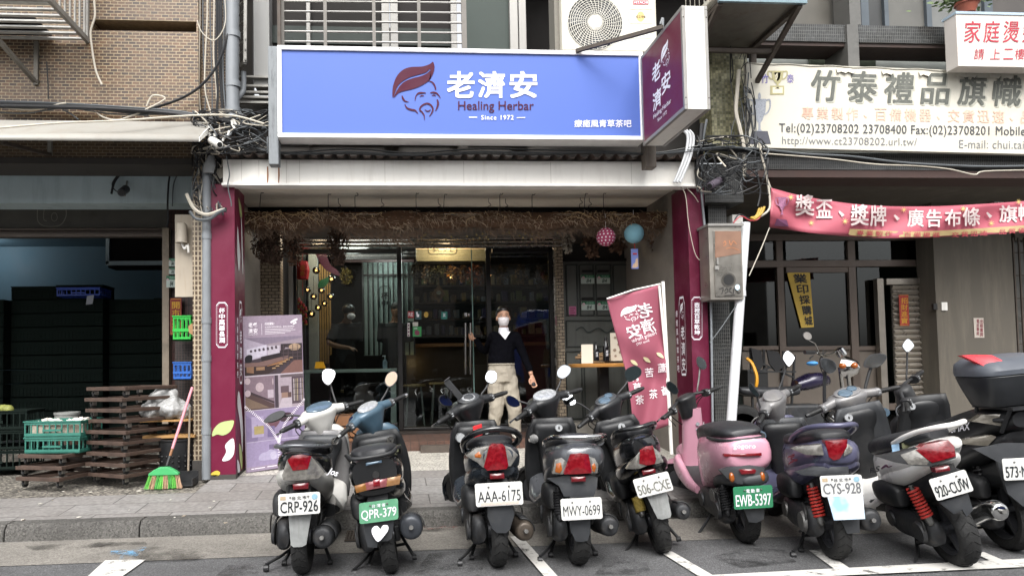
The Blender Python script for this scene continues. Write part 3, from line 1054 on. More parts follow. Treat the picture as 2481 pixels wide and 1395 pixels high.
b.out('mosaic_beam_head', m_mosd, rb, smooth=0)
b = B(); pbox(b, 1775, 520, 1800, 560, 7.05, .2)
b.out('patch_panel', m_white, rb, smooth=0)
sf = thing('trophy_shopfront', 'brown aluminium shop front with dark windows and a folding metal door', 'shopfront', (5.3, Yr, .3))
def fbar(x0, y0, x1, y1, Y=Yr-.06, d=.1):
 b = B(); pbox(b, x0, y0, x1, y1, Y, d); return b.out('frame_bar', m_frame, sf, smooth=0, bevel=.004)
fbar(1800, 566, 2262, 582); fbar(1800, 630, 2262, 646, Yr-.07)
for x0, x1 in ((1888, 1904), (2062, 2080), (2244, 2262)):
 fbar(x0, 583, x1, 1000)
fbar(1905, 646, 2061, 660, Yr-.05); fbar(1905, 838, 2061, 848, Yr-.05)
fbar(1800, 838, 1887, 848, Yr-.05); fbar(2081, 838, 2132, 848, Yr-.05)
fbar(1800, 980, 2262, 996, Yr-.08)
for i, (x0, y0, x1, y1) in enumerate(((1800,582,1888,630),(1904,582,2062,630),(2080,582,2244,630),(1800,646,1888,838),(1904,660,2062,838),(2080,646,2134,838))):
 b = B(); pbox(b, x0, y0, x1, y1, Yr-.02, .006)
 b.out('glass_pane', m_glass_d, sf, smooth=0)
b = B(); pbox(b, 1800, 848, 2134, 980, Yr-.02, .03)
b.out('base_panel', mat('base_panel', '#5c544c', .55, var=.08, scale=3, stain=.3), sf, smooth=0)
b = B()
y = 690
while y < 985:
 z0, z1 = P(2195,y,Yr).z, P(2195,y+12,Yr).z
 xa, xb = wx(2148,Yr), wx(2240,Yr)
 b.loft([[(xa,Yr-.09,z0),(xa,Yr-.13,(z0+z1)/2),(xa,Yr-.09,z1),(xa,Yr-.07,z1),(xa,Yr-.07,z0)],[(xb,Yr-.09,z0),(xb,Yr-.13,(z0+z1)/2),(xb,Yr-.09,z1),(xb,Yr-.07,z1),(xb,Yr-.07,z0)]])
 y += 13.5
b.out('slat_door', mat('slat_steel', '#a39c92', .3, .5, .1, 6), sf, smooth=0)
b = B(); pbox(b, 2132, 674, 2148, 1000, Yr-.14, .08); pbox(b, 2148, 674, 2240, 689, Yr-.14, .08); pbox(b, 2240, 674, 2254, 1000, Yr-.14, .08)
b.outs('door_surround', mat('dull_steel', '#8d867d', .35, .8, .15, 7), sf, smooth=0, bevel=.004)
b = B().box((wx(1790,8.8), 12, 0), (9, 12.1, 4)).box((wx(1790,8.8), 8.8, 3.3), (9, 12.1, 3.4)).box((wx(1795,8.8), 8.85, 0), (wx(1795,8.8)+.1, 12, 3.4)).box((8.9, 8.9, 0), (9, 12, 3.4))
b.outs('back_room_wall', mat('green_room', '#56625c', .8, var=.15), sf, smooth=0)
# ---------------------------------------------------------------- houses across the street, behind the camera
ob = thing('opposite_house', 'grey concrete row house across the street from the tea shop', 'building', (0, -14, 0))
b = B().box((-18, -16, 0), (18, -14, 7.5))
b.out('wall', mat('opposite_wall', '#7d7872', .8, var=.2, scale=1.2, stain=.4), ob, smooth=0)
b = B()
for k in range(9):
 for z in (3.6, 6.5):
  b.box((-16.5+k*3.9, -14.02, z-.4), (-14.6+k*3.9, -13.98, z+.9))
b.out('window_row', m_glass_fr, ob, smooth=0)['kind'] = 'stuff'
b = B()
for k in range(8):
 b.box((-16.5+k*4.4, -14.03, 0), (-13.4+k*4.4, -13.97, 2.7))
b.out('dark_shopfronts', m_dark, ob, smooth=0)['kind'] = 'stuff'
t = thing('cargo_truck', 'blue cargo truck parked across the street, seen reflected in the right glass pane', 'truck', (6.2, -4.6, 0))
m_tb = mat('truck_blue', '#1c3f9c', .35, var=.06, coat=.3)
B().box((4.1,-5.6,.75), (5.7,-3.7,1.75)).loft([[(4.1,-5.6,1.751),(5.7,-5.6,1.751),(5.7,-3.7,1.751),(4.1,-3.7,1.751)],[(4.4,-5.5,3.1),(5.7,-5.5,3.1),(5.7,-3.8,3.1),(4.4,-3.8,3.1)]]).out('cab', m_tb, t, smooth=0, bevel=.05)
B().prism([(4.55,-3.69,1.85),(5.5,-3.69,1.85),(5.5,-3.77,2.8),(4.75,-3.77,2.8)], (0,.03,0)).out('side_window', mat('truck_window', '#8f9a94', .2, var=.2), t, smooth=0)
B().box((5.8,-5.7,.8), (9.5,-3.6,1.0)).box((5.8,-5.7,1.001), (9.5,-5.62,1.7)).box((5.8,-3.68,1.001), (9.5,-3.6,1.7)).out('cargo_bed', m_tb, t, smooth=0)
for x in (4.8, 8.4):
 for y in (-5.5, -3.9):
  B().cyl((x,y,.42), (x,y+.25,.42), .42, None, 24).out('wheel', mat('truck_tyre', '#161616', .8), t)
# ---------------------------------------------------------------- scooters
m_tyre = mat('tyre', '#161616', .75, var=.25, scale=30, bump=.5, bscale=60)
m_rim = mat('rim_grey', '#55565a', .4, .6, .15)
m_plastic = mat('dark_plastic', '#1b1c1e', .5, var=.22, scale=9, bump=.12, bscale=180, stain=.22, stainc='#4a4845')
m_plastic_g = mat('grey_plastic', '#333538', .52, var=.18, scale=9, bump=.1, bscale=180, stain=.25, stainc='#5a5854')
m_seat = mat('seat_vinyl', '#202124', .48, var=.16, scale=12, bump=.2, bscale=140)
m_eng = mat('engine_grey', '#2e2f31', .5, .4, .3, 16, bump=.2, bscale=50, stain=.45, stainc='#4d463f')
m_eng_l = mat('engine_alloy', '#6d6c6a', .42, .7, .3, 20, stain=.5, stainc='#38322c')
m_red = mat('red_lens', '#650812', .15, var=.45, scale=45, coat=.5, bump=.12, bscale=40)
m_redd = mat('red_reflector', '#560d14', .2, var=.3, scale=60, coat=.4)
m_clear = mat('clear_lens', '#77746f', .12, .45, .45, 40, coat=.7, bump=.12, bscale=40)
m_amber = mat('amber_lens', '#8f4a14', .15, var=.25, scale=30, coat=.6)
m_smoke = mat('smoked_lens', '#6d685f', .15, .3, .3, 26, coat=.8)
m_chrome = mat('chrome', '#c9c9c7', .12, 1., .08)
m_mirror = mat('mirror_glass', '#8b8f93', .03, 1., .0)
m_platew = mat('plate_white', '#dcdcd8', .4, var=.05, scale=20, stain=.18, stainc='#9a958a')
m_plateg = mat('plate_green', '#2f7a55', .4, var=.08, scale=20)
m_plateg2 = mat('plate_green_old', '#5f9a78', .45, var=.12, scale=20, stain=.3, stainc='#8fae98')
m_platetxt = mat('plate_black', '#23262c', .5)
m_gauge = mat('gauge_glass', '#4f6170', .15, .2, .25, 30, coat=.7)
m_gaugew = mat('gauge_face', '#8f9193', .25, .1, .2, 30, coat=.7)
m_coil = mat('shock_red', '#a52f28', .4, var=.15)
m_coil_k = mat('shock_black', '#1d1d1f', .45)
m_coil_y = mat('shock_yellow', '#8d7a3a', .5)
m_guardl = mat('mudguard_grey', '#8e908f', .6, var=.2, scale=14, stain=.5, stainc='#5d5c58', streak=True)
def ring(x, zc, hw, hh, n=2.6, yc=0., seg=18, tilt=0.):
 out = []
 for k in range(seg):
  a = 2*math.pi*k/seg
  c, s = math.cos(a), math.sin(a)
  y = yc + hw*math.copysign(abs(c)**(2/n), c)
  dz = hh*math.copysign(abs(s)**(2/n), s)
  out.append(V((x + tilt*dz, y, zc + dz)))
 return out
def ringz(z, xc, hx, hy, n=2.6, yc=0., seg=18):
 out = []
 for k in range(seg):
  a = 2*math.pi*k/seg
  c, s = math.cos(a), math.sin(a)
  out.append(V((xc + hx*math.copysign(abs(c)**(2/n), c), yc + hy*math.copysign(abs(s)**(2/n), s), z)))
 return out
def ringy(y, xc, zc, hx, hz, n=2.3, seg=16):
 out = []
 for k in range(seg):
  a = 2*math.pi*k/seg
  c, s = math.cos(a), math.sin(a)
  out.append(V((xc + hx*math.copysign(abs(c)**(2/n), c), y, zc + hz*math.copysign(abs(s)**(2/n), s))))
 return out
def dense(keys, k=4):
 """smooth a list of section parameter tuples"""
 return [tuple(p) for p in cr(keys, k)]
class Scooter:
 def __init__(s, label, at, psi, phi, **o):
  s.o = o
  g = G(at[0], at[1], 0)
  s.root = thing('scooter', label, 'scooter', g, 'scooters parked side by side along the kerb', rot=(0, 0, 0))
  f = V((math.sin(R_(psi)), math.cos(R_(psi)), 0))
  l = V((-f.y, f.x, 0))
  q = R_(phi)
  Y = l*math.cos(q) + V((0, 0, -math.sin(q)))
  Z = l*math.sin(q) + V((0, 0, math.cos(q)))
  m = MX((f, Y, Z)).transposed()
  s.M = MX.Translation(g) @ m.to_4x4()
  s.root.matrix_world = s.M
  s.root.location = g
  s.root.rotation_euler = m.to_euler()
  s.inv = s.M.inverted()
  ox, oy, k = o['z']
  s.px = lambda p: (ox + p[0]*k, oy + p[1]*k)
  s.build()
 def un(s, p, x, n=None, p0=None):
  """local point of the plane x=const (or through p0 with normal n) seen in direction p"""
  X, Yp = s.px(p)
  a = s.inv @ CAMP
  d = (s.inv.to_3x3() @ ray(X, Yp))
  if n is None:
   return a + d*((x - a.x)/d.x)
  return a + d*((p0 - a).dot(n)/d.dot(n))
 def rear(s, name, poly, m, x, parent=None, curve=.9, thick=.04, yc=0., slope=0., bevel=.004, zc=.7, div=True):
  """lens or panel wrapped round the back of the scooter"""
  pts = [s.un(p, x) for p in poly]
  if div:
   q = []
   for i, p in enumerate(pts):
    r = pts[(i+1) % len(pts)]
    q += [p, p.lerp(r, .5)]
   pts = q
  fn = lambda p: V((p.x + curve*(p.y-yc)**2 + slope*(p.z-zc), p.y, p.z))
  b = B()
  n = len(pts)
  c = sum(pts, V((0, 0, 0)))/n
  r0 = [fn(p) for p in pts]
  mid = [fn(c.lerp(p, .55)) - V((.004, 0, 0)) for p in pts]
  back = [p + V((thick, 0, 0)) for p in r0]
  b.loft([back, r0, mid], cap=False)
  cc = len(b.v)
  b.add([fn(c) - V((.005, 0, 0))], [])
  k = cc - n
  b.f += [(k+i, k+(i+1) % n, cc) for i in range(n)]
  return b.out(name, m, parent or s.root, smooth=35)
 def build(s):
  o = s.o
  T = s.root
  R = o.get('R', .225)
  W = o.get('W', .052)*.92
  body, side = o['body'], o.get('side', o['body'])
  def wheel(name, c, M=None):
   b = B(M)
   pr = [(R-.075, -W*.75), (R-.055, -W), (R-.02, -W*.95), (R-.006, -W*.6), (R, 0), (R-.006, W*.6), (R-.02, W*.95), (R-.055, W), (R-.075, W*.75), (R-.085, 0)]
   b.lathe(pr + [pr[0]], c, 'y', 36)
   w = b.out(name, m_tyre, T, smooth=50)
   b = B(M)
   b.lathe([(R-.076, -W*.7), (R-.068, -W*.72), (R-.076, -W*.5), (R-.09, -.02), (R-.09, .02), (R-.076, W*.5), (R-.068, W*.72), (R-.076, W*.7), (R-.10, 0), (R-.076, -W*.7)], c, 'y', 28)
   for k in range(5):
    a = 2*math.pi*k/5 + .3
    d = V((math.cos(a), 0, math.sin(a)))
    b.bar(V(c) + d*.03, V(c) + d*(R-.085), .03, .045, (0, 1, 0))
   b.cyl(V(c) + V((0, -.05, 0)), V(c) + V((0, .05, 0)), .045)
   b.out('rim', o.get('rim', m_rim), w)
   return w
  wheel('wheel', (0, 0, R))
  t = B()
  for k in range(26):       # tread grooves cut as thin dark ribs
   a = 2*math.pi*k/26
   for sg in (-1, 1):
    p0 = V((math.sin(a)*(R-.001), sg*.006, R - math.cos(a)*(R-.001)))
    p1 = V((math.sin(a+.16)*(R-.013), sg*W*.82, R - math.cos(a+.16)*(R-.013)))
    t.tube([p0, p0.lerp(p1, .5) + V((math.sin(a+.08), 0, -math.cos(a+.08)))*.004, p1], .0035, 4)
  t.out('tread', mat('tread_groove', '#070707', .9), T)['kind'] = 'stuff'
  b = B()
  b.loft([ring(x, z, w, h, 2.4, y) for x, y, z, w, h in dense([(-.10,.105,.24,.03,.06), (-.03,.12,.25,.055,.10), (.12,.125,.25,.055,.085), (.30,.125,.26,.055,.095), (.42,.12,.27,.04,.07), (.45,.11,.27,.02,.04)], 3)])
  b.out('belt_case', m_eng, T, smooth=60)
  b = B()
  b.cyl((-.02,.17,.25), (-.02,.19,.25), .07, .06, 18).cyl((.31,.172,.265), (.31,.19,.265), .055, .05, 18)
  b.out('case_cover', m_eng_l if o.get('alloy') else m_eng, T)
  b = B()
  b.box((.04,-.08,.17), (.38,.08,.36)).box((-.02,-.085,.19), (.12,-.055,.28))
  for k in range(6):
   b.box((.16,-.095,.19+.028*k), (.34,.095,.2+.028*k))
  b.out('engine_block', m_eng, T, smooth=0, bevel=.008)
  if not o.get('electric'):
   b = B()
   b.loft([ring(x + (.22 if o.get('coil') else 0), z, w, h, 3.0, y) for x, y, z, w, h in dense([(-.07,.14,.42,.03,.05), (-.02,.14,.43,.055,.075), (.15,.14,.43,.06,.08), (.28,.13,.42,.04,.06)], 3)])
   b.out('air_box', m_plastic, T, smooth=60)
   ex = o.get('exhaust', (-.15, .27, .068))
   b = B()
   ey, ez, er = ex[0]*.96, ex[1], ex[2]*.86
   b.loft([ring(x, z, r, r*1.08, 2.1, y) for x, y, z, r in dense([(.30,ey+.03,.20,.02), (.20,ey+.01,.22,er*.7), (.10,ey,.235,er), (-.12,ey,ez,er), (-.215,ey,ez+.01,er*.93), (-.235,ey,ez+.012,er*.6)], 3)])
   mf = b.out('muffler', o.get('exmat', m_eng), T, smooth=50)
   b = B()
   b.cyl((-.225,ey,ez+.012), (-.265,ey,ez+.02), .014, .013, 12)
   b.out('tail_pipe', m_eng_l, mf)
   b = B()
   aa = [math.pi*(-.05 + .62*i/8) for i in range(9)]
   sec = lambda x, z: [(x, ey - (er+.012)*math.cos(a), z + (er+.012)*math.sin(a)) for a in aa]
   b.loft([sec(-.17, ez+.006), sec(.12, .24)], cap=False, closed=False)
   hsd = b.out('heat_shield', m_plastic, mf, smooth=60)
   md = hsd.modifiers.new('thick', 'SOLIDIFY'); md.thickness = .006
  b = B()
  sa, sb = V((0,.10,.24)), V((.06,.09,.58))
  if 'shockpx' in o:
   sa, sb = s.un(o['shockpx'][0], -.10), s.un(o['shockpx'][1], -.06)
  b.cyl(sa, sb, .014).cyl(sa.lerp(sb,.02), sa.lerp(sb,.2), .022).ell(sa, .02,.02,.02,10)
  sh = b.out('shock_absorber', m_eng_l if o.get('coil') else m_coil_k, T)
  B().helix(sa.lerp(sb,.16), sa.lerp(sb,.92), .031, .0075, 9).out('coil_spring', o.get('coil', m_coil_k), sh)
  b = B()
  if o.get('stand', 1):
   for sg in (-1, 1):
    b.tube([(.27,sg*.07,.19), (.22,sg*.11,.10), (.16,sg*.15,.025)], .011, 8)
    b.cyl((.16,sg*.15-.015,.018), (.16,sg*.15+.015,.018), .018)
   b.tube([(.22,.11,.10), (.12,.17,.07), (.03,.24,.045)], .010, 8).cyl((.03,.225,.022), (.03,.255,.022), .022)
   b.tube([(.22,-.11,.10), (.22,.11,.10)], .010, 8)
  else:
   b.tube([(.30,.12,.16), (.27,.20,.08), (.25,.27,.012)], .010, 8).ell((.25,.275,.012), .03,.02,.008)
  b.out('stand', m_plastic, T)
  xt = o.get('xt', -.30)
  if not o.get('electric'):
   up = o.get('upper', [(.52,.60,.105,.15), (.36,.62,.15,.13), (.10,.655,.175,.11), (-.12,.70,.16,.09), (-.24,.725,.12,.07), (-.29,.735,.085,.05)])
   b = B()
   b.loft([ring(x, z, w*.91, h, 2.7) for x, z, w, h in dense(up, 4)])
   s.upper = b.out('tail_body', body, T, smooth=60)
   lo = o.get('lower', [(.50,.45,.13,.13), (.30,.50,.175,.12), (.05,.565,.19,.095), (-.15,.62,.165,.075), (-.26,.655,.11,.05)])
   b = B()
   b.loft([ring(x, z, w*.90, h*.92, 2.5) for x, z, w, h in dense(lo, 4)])
   b.out('side_cover', side, T, smooth=60)
   un = o.get('under', [(.25,.44,.10,.08), (.0,.50,.10,.09), (-.16,.55,.085,.09), (-.22,.56,.06,.07)])
   b = B()
   b.loft([ring(x, z, w, h, 3.0) for x, z, w, h in dense(un, 3)])
   b.out('under_tail', m_plastic, T, smooth=60)
   st = o.get('seat', [(.60,.70,.05,.03), (.55,.715,.085,.045), (.38,.735,.125,.05), (.16,.765,.145,.05), (-.02,.79,.14,.052), (-.14,.805,.115,.045), (-.19,.805,.08,.025)])
   b = B()
   b.loft([ring(x, z, w, h, 2.6) for x, z, w, h in dense(st, 4)])
   b.out('seat', o.get('seatm', m_seat), T, smooth=60)
  if 'guard' in o:
   s.rear('mudguard', o['guard'], o.get('guardm', m_plastic_g), o.get('gx', xt+.03), curve=.5, thick=.012, slope=-.12, zc=.45)
  for nm, key, mm, dx in (('lamp_housing','housing',m_plastic,.0), ('clear_lens','clear',m_clear,-.004), ('clear_lens','clear2',m_clear,-.004), ('amber_lens','amber',m_amber,-.010), ('amber_lens','amber2',m_amber,-.010),
        ('tail_light','red',m_red,-.012), ('reflector','refl',m_redd,.004), ('lens_window','window',m_gauge,-.012)):
   if key in o:
    s.rear(nm, o[key], o.get(key+'m', mm), o.get('lx', xt)+dx, curve=o.get('curve', 2.2), thick=.05, slope=o.get('slope', .12), bevel=.004)
  if 'panels' in o:
   for nm, poly, mm, xx in o['panels']:
    s.rear(nm, poly, mm, xx, curve=o.get('curve', 2.2), thick=.03)
  s.plate()
  s.front()
  if 'rail' in o:
   pts, r, mm = o['rail']
   b = B()
   pp = cr([V(p) for p in pts] + [V((p[0], -p[1], p[2])) for p in reversed(pts) if abs(p[1]) > 1e-4], 4)
   b.tube(pp, r, 10)
   b.out('grab_rail', mm, T, smooth=60)
  if 'extra' in o:
   o['extra'](s, T)
 def plate(s):
  o = s.o
  q = [s.un(p, o.get('plx', -.33)) for p in o['plate']]
  c = sum(q, V((0, 0, 0)))/4
  U = ((q[1]-q[0]) + (q[2]-q[3]))/2
  Vd = ((q[3]-q[0]) + (q[2]-q[1]))/2
  Vd = Vd + V((-.18*Vd.length, 0, 0)) * -1
  n = U.cross(Vd).normalized()
  if n.x > 0: n = -n
  tl, tr, br, bl = c - U/2 - Vd/2, c + U/2 - Vd/2, c + U/2 + Vd/2, c - U/2 + Vd/2
  pm = o.get('platem', m_platew)
  b = B()
  r = []
  w, h = U.length, Vd.length
  u, v = U.normalized(), Vd.normalized()
  for cx_, cy_, a0 in ((w/2-.012, -h/2+.012, -90), (w/2-.012, h/2-.012, 0), (-w/2+.012, h/2-.012, 90), (-w/2+.012, -h/2+.012, 180)):
   for k in range(4):
    a = R_(a0 + 30*k)
    r.append(c + u*(cx_ + .012*math.cos(a)) + v*(cy_ + .012*math.sin(a)))
  b.prism(r, -n*.004)
  pl = b.out('license_plate', pm, s.root, smooth=0)
  fn = quadmap(tl + n*.002, tr + n*.002, br + n*.002, bl + n*.002, (0, 0, 26, 14), 0)
  d = Decal(fn, V((-1,0,0)))
  old = o.get('oldplate', True)
  top = o.get('ptop')
  if top and top.strip(): d.text(top, 8.5, 1.6, 17.5, 4.0, .01, spacing=1.4)
  d.text(o['num'], 1.3, 5.0 if top else 4.6, 24.7, 12.2 if top else 11.4, o.get('pbold', .012), spacing=1.0)
  d.out('lettering', o.get('platet', m_platetxt), pl)
  b = B()
  for x in (7.4, 18.6):
   b.ell(fn(x, 2.3), .006, .006, .006, 8)
  b.out('bolt', m_eng_l, pl)
  if o.get('pextra'):
   o['pextra'](s, pl, fn)
  B().bar(c + V((.015, 0, .02)), c + V((.12, -c.y*.5, .09)), .12, .02).out('plate_bracket', m_plastic, s.root, smooth=0)
 def front(s):
  o = s.o
  T = s.root
  body, side = o['body'], o.get('side', o['body'])
  fr = o.get('front', body)
  inner = o.get('inner', m_plastic)
  if not o.get('electric'):
   b = B()
   b.loft([ring(x, z, w, h, 4) for x, z, w, h in ((.40,.31,.15,.05), (.55,.29,.17,.035), (.80,.29,.17,.035), (.95,.36,.16,.05))])
   b.out('floorboard', m_plastic, T, smooth=45)
   b = B()
   b.loft([ring(x, z, w, h, 2.4) for x, z, w, h in ((.44,.36,.15,.10), (.6,.28,.19,.05), (.8,.29,.20,.05), (1.0,.40,.17,.07))])
   b.out('lower_cover', side, T, smooth=60)
   kp = s.un(o['keypx'], .768) if 'keypx' in o else V((.768, -.088, .78))
   zt_ = o.get('shield', kp.z + .08)
   sw = o.get('sw', .20)
   b = B()
   rows = []
   for i in range(9):
    z = .30 + (zt_-.30)*i/8
    w = sw*(.86 + .20*math.sin(math.pi*min(1, (i+1.2)/9)))*(1 if i < 8 else .88)
    rows.append([V((1.04 - (z-.30)*.34 - .05*(2*j/10-1)**2, w*(2*j/10-1), z)) for j in range(11)])
   b.loft(rows, cap=False, closed=False)
   ls = b.out('leg_shield', inner, T, smooth=60)
   md = ls.modifiers.new('thick', 'SOLIDIFY'); md.thickness = .022
   b = B()
   kz_ = kp.z
   b.loft([ringz(z, x, hx, hy, 3.6) for z, x, hx, hy in dense([(.38,.945,.04,.05), (.50,.915,.05,.08), (kz_-.16,.895,.06,.10), (kz_-.08,.87,.065,.135), (kz_-.01,.85,.068,.146), (kz_+.03,.85,.06,.145), (kz_+.045,.86,.045,.13)], 3)])
   b.out('glove_box', o.get('glovem', m_plastic), T, smooth=55)
   if o.get('key', 1):
    kx, ky, kz = .778, kp.y, kp.z
    b = B().cyl((kx, ky, kz), (kx-.016, ky, kz+.003), .030, .027, 18)
    kk = b.out('key_lock', o.get('keym', m_chrome), T)
    B().ell((kx-.018, ky, kz+.003), .004, .006, .012, 8).out('key_hole', m_black, kk)
   if o.get('cap'):
    cp = s.un(o['cappx'], .775) if 'cappx' in o else V((.775, .088, .70))
    b = B().cyl((.80,cp.y,cp.z), (.765,cp.y,cp.z+.003), .040, .034, 18)
    b.out('fuel_cap', o['cap'], T)
   b = B()
   b.loft([ringz(z, x, hx, hy, 2.4) for z, x, hx, hy in dense([(.30,1.10,.08,.14), (.45,1.10,.10,.17), (.65,1.03,.10,.19), (.80,.97,.07,.17), (.86,.94,.03,.10)], 3)])
   b.out('front_cover', fr, T, smooth=60)
  H0 = V((.95, 0, .70))
  ax = V((-math.sin(R_(25)), 0, math.cos(R_(25))))
  st = R_(o.get('steer', 40))
  S = MX.Translation(H0) @ MX.Rotation(st, 4, ax) @ MX.Translation(-H0) @ MX.Translation(V(o.get('hshift', (0, 0, 0))))
  b = B(S)
  fx = 1.31
  for sg in (-1, 1):
   b.tube([(.99,sg*.05,.62), (fx-.04,sg*.07,.24)], .018, 8)
  b.out('fork', m_eng, T)
  R = .215
  b = B(S)
  W = .045
  pr = [(R-.075, -W*.75), (R-.055, -W), (R-.02, -W*.95), (R-.004, -W*.4), (R, 0), (R-.004, W*.4), (R-.02, W*.95), (R-.055, W), (R-.075, W*.75), (R-.085, 0)]
  b.lathe(pr + [pr[0]], (fx-.03, 0, R), 'y', 30)
  w = b.out('wheel', m_tyre, T, smooth=50)
  b = B(S)
  b.cyl((fx-.03,-.035,R), (fx-.03,.035,R), R-.07, None, 22)
  b.out('rim', m_rim, w)
  b = B(S)
  rows = []
  for i in range(9):
   a = R_(-10 + 22*i)
   rows.append([V((fx-.03 + (R+.03-abs(j)*.006)*math.cos(a), j*.02, R + (R+.03-abs(j)*.006)*math.sin(a))) for j in (-3.2,-2.4,0,2.4,3.2)])
  b.loft(rows, cap=False, closed=False)
  ff = b.out('front_fender', fr, T, smooth=60)
  md = ff.modifiers.new('thick', 'SOLIDIFY'); md.thickness = .006
  hm = o.get('cowlm', body)
  if o.get('naked'):
   s.naked(S, o)
  else:
   b = B(S)
   cw = o.get('cw', 1.)
   b.loft([ringz(z, x, hx, hy*cw, 2.5) for z, x, hx, hy in dense([(.70,.955,.05,.05), (.80,.93,.06,.062), (.87,.91,.075,.085), (.93,.90,.085,.125), (.975,.89,.09,.15), (1.005,.895,.085,.145), (1.025,.905,.065,.11), (1.032,.91,.035,.06)], 4)])
   cw_ = b.out('handlebar_cover', hm, T, smooth=60)
   for sg in (-1, 1):
    b = B(S)
    b.loft([ringy(sg*y, x, z, hx, hz, 2.5) for y, x, z, hx, hz in dense([(.03,.90,.985,.07,.04), (.11,.885,.985,.052,.038), (.165,.87,.975,.038,.034), (.21,.86,.97,.030,.030)], 3)])
    b.out('cover_arm', hm, cw_, smooth=60)
  gm = m_black
  for sg in (-1, 1):
   b = B(S)
   b.loft([ringy(sg*y, x, z, h, h2, 3) for y, x, z, h, h2 in ((.195,.864,.968,.034,.032), (.205,.862,.968,.037,.034), (.225,.86,.967,.036,.033), (.232,.858,.967,.028,.027))])
   sb_ = b.out('switch_box', o.get('switchm', m_plastic), T, smooth=40)
   b = B(S)
   y, c = sg*.215, V((.826, 0, .972))
   b.box((.822, y-.008, .975), (.83, y+.008, .985)).box((.822, y-.008, .957), (.83, y+.008, .967))
   b.out('switch', m_gaugew, sb_, smooth=0)
   b = B(S)
   pts = [V((.858,sg*.23,.967)), V((.845,sg*.29,.964)), V((.832,sg*.345,.960))]
   b.tube(cr(pts, 3), .0175, 10)
   for k in range(7):
    p = pts[0].lerp(pts[2], .1 + .12*k)
    b.cyl(p - V((0, .004, 0)), p + V((0, .004, 0)), .0192, None, 10)
   gr = b.out('grip', gm, T)
   B(S).cyl((.832,sg*.345,.96), (.828,sg*.37,.958), .0175, .013, 10).out('bar_end', o.get('barend', m_plastic), gr)
   if o.get('levers', (1, 1))[0 if sg > 0 else 1]:
    b = B(S)
    b.tube(cr([(.885,sg*.20,.960), (.925,sg*.245,.952), (.925,sg*.30,.945), (.905,sg*.37,.938)], 4), [.006]*10 + [.007, .007, .008], 7)
    b.out('brake_lever', o.get('leverm', m_eng_l), T)
  for sg in (-1, 1):      # control cables from the levers down into the cover
   b = B(S)
   b.tube(cr([(.89,sg*.20,.955), (.95,sg*.17,.93), (.985,sg*.11,.86), (.98,sg*.05,.78)], 4), .0045, 5).tube(cr([(.885,sg*.205,.95), (.96,sg*.19,.90), (.99,sg*.12,.80)], 4), .004, 5)
   b.out('control_cable', m_black, T)
  b = B()                 # hose and wiring by the engine
  b.tube(cr([(.02,.155,.36), (-.07,.17,.32), (-.06,.175,.22), (.05,.18,.17)], 4), .008, 6).tube(cr([(.05,-.10,.40), (-.06,-.12,.36), (-.05,-.09,.26)], 4), .006, 6)
  b.out('hose', m_black, T)
  n = V((-.50, 0, .866))
  u = V((.866, 0, .50))
  c = V(o.get('gaugec', (.856, 0, 1.034)))
  if not o.get('naked'):
   gs = o.get('gauge', 'oval')
   def dial(cy, cu, ry, ru, name, mm, lift=0., parent=None):
    b = B(S)
    cc = c + V((0, cy, 0)) + u*cu + n*lift
    rr = lambda k, h: [cc + V((0, ry*k*math.cos(2*math.pi*i/24), 0)) + u*(ru*k*math.sin(2*math.pi*i/24)) + n*h for i in range(24)]
    b.loft([rr(1.1, -.02), rr(1.1, .002), rr(.98, .006), rr(.96, .003), rr(.5, .006), rr(.1, .007)])
    return b.out(name, mm, parent or T, smooth=60)
   base = dial(0, 0, o.get('gr', (.092, .055))[0], o.get('gr', (.092, .055))[1], 'instrument', o.get('gaugem', m_gauge))
   if gs == 'twin':
    dial(.025, -.012, .048, .042, 'dial', m_gauge, .006, base)
    dial(-.045, .014, .033, .03, 'dial', m_gauge, .006, base)
   elif gs == 'round':
    dial(0, 0, .055, .042, 'dial', m_gaugew, .006, base)
    dial(0, 0, .040, .03, 'dial', m_plastic_g, .011, base)
  for side_, (poly, stem, mm, nrm) in (o.get('mirrors') or {}).items():
   sg = 1 if side_ == 'l' else -1
   base = S @ V((.90, sg*.165, .995))
   xx = base.x + stem[0]
   nn = V(nrm).normalized()
   p0 = s.un((sum(p[0] for p in poly)/len(poly), sum(p[1] for p in poly)/len(poly)), xx)
   pts = cr([s.un(p, 0, nn, p0) for p in poly], 4, True)
   cen = sum(pts, V((0, 0, 0)))/len(pts)
   if nn.x > 0: nn = -nn
   b = B()
   big = [cen + (p-cen)*1.09 for p in pts]
   b.loft([[p + nn*.001 for p in big], [p - nn*.012 for p in big], [cen + (p-cen)*.8 - nn*.032 for p in big], [cen + (p-cen)*.3 - nn*.04 for p in big]])
   sh = b.out('mirror', o.get('mirrorm', m_plastic), T, smooth=55)
   if mm is not None:
    bb_ = B()
    bb_.loft([[p - nn*.002 for p in pts], [p + nn*.003 for p in pts]])
    bb_.out('mirror_glass', mm, sh, smooth=0)
   b = B()
   end = cen - nn*.03
   k1 = base.lerp(end, .45) + V((0, 0, stem[1]))
   b.tube(cr([base, base + V((0, 0, .02)), k1, end], 4), o.get('stemr', .0075), 8)
   b.out('mirror_stem', o.get('stemm', m_plastic), sh)
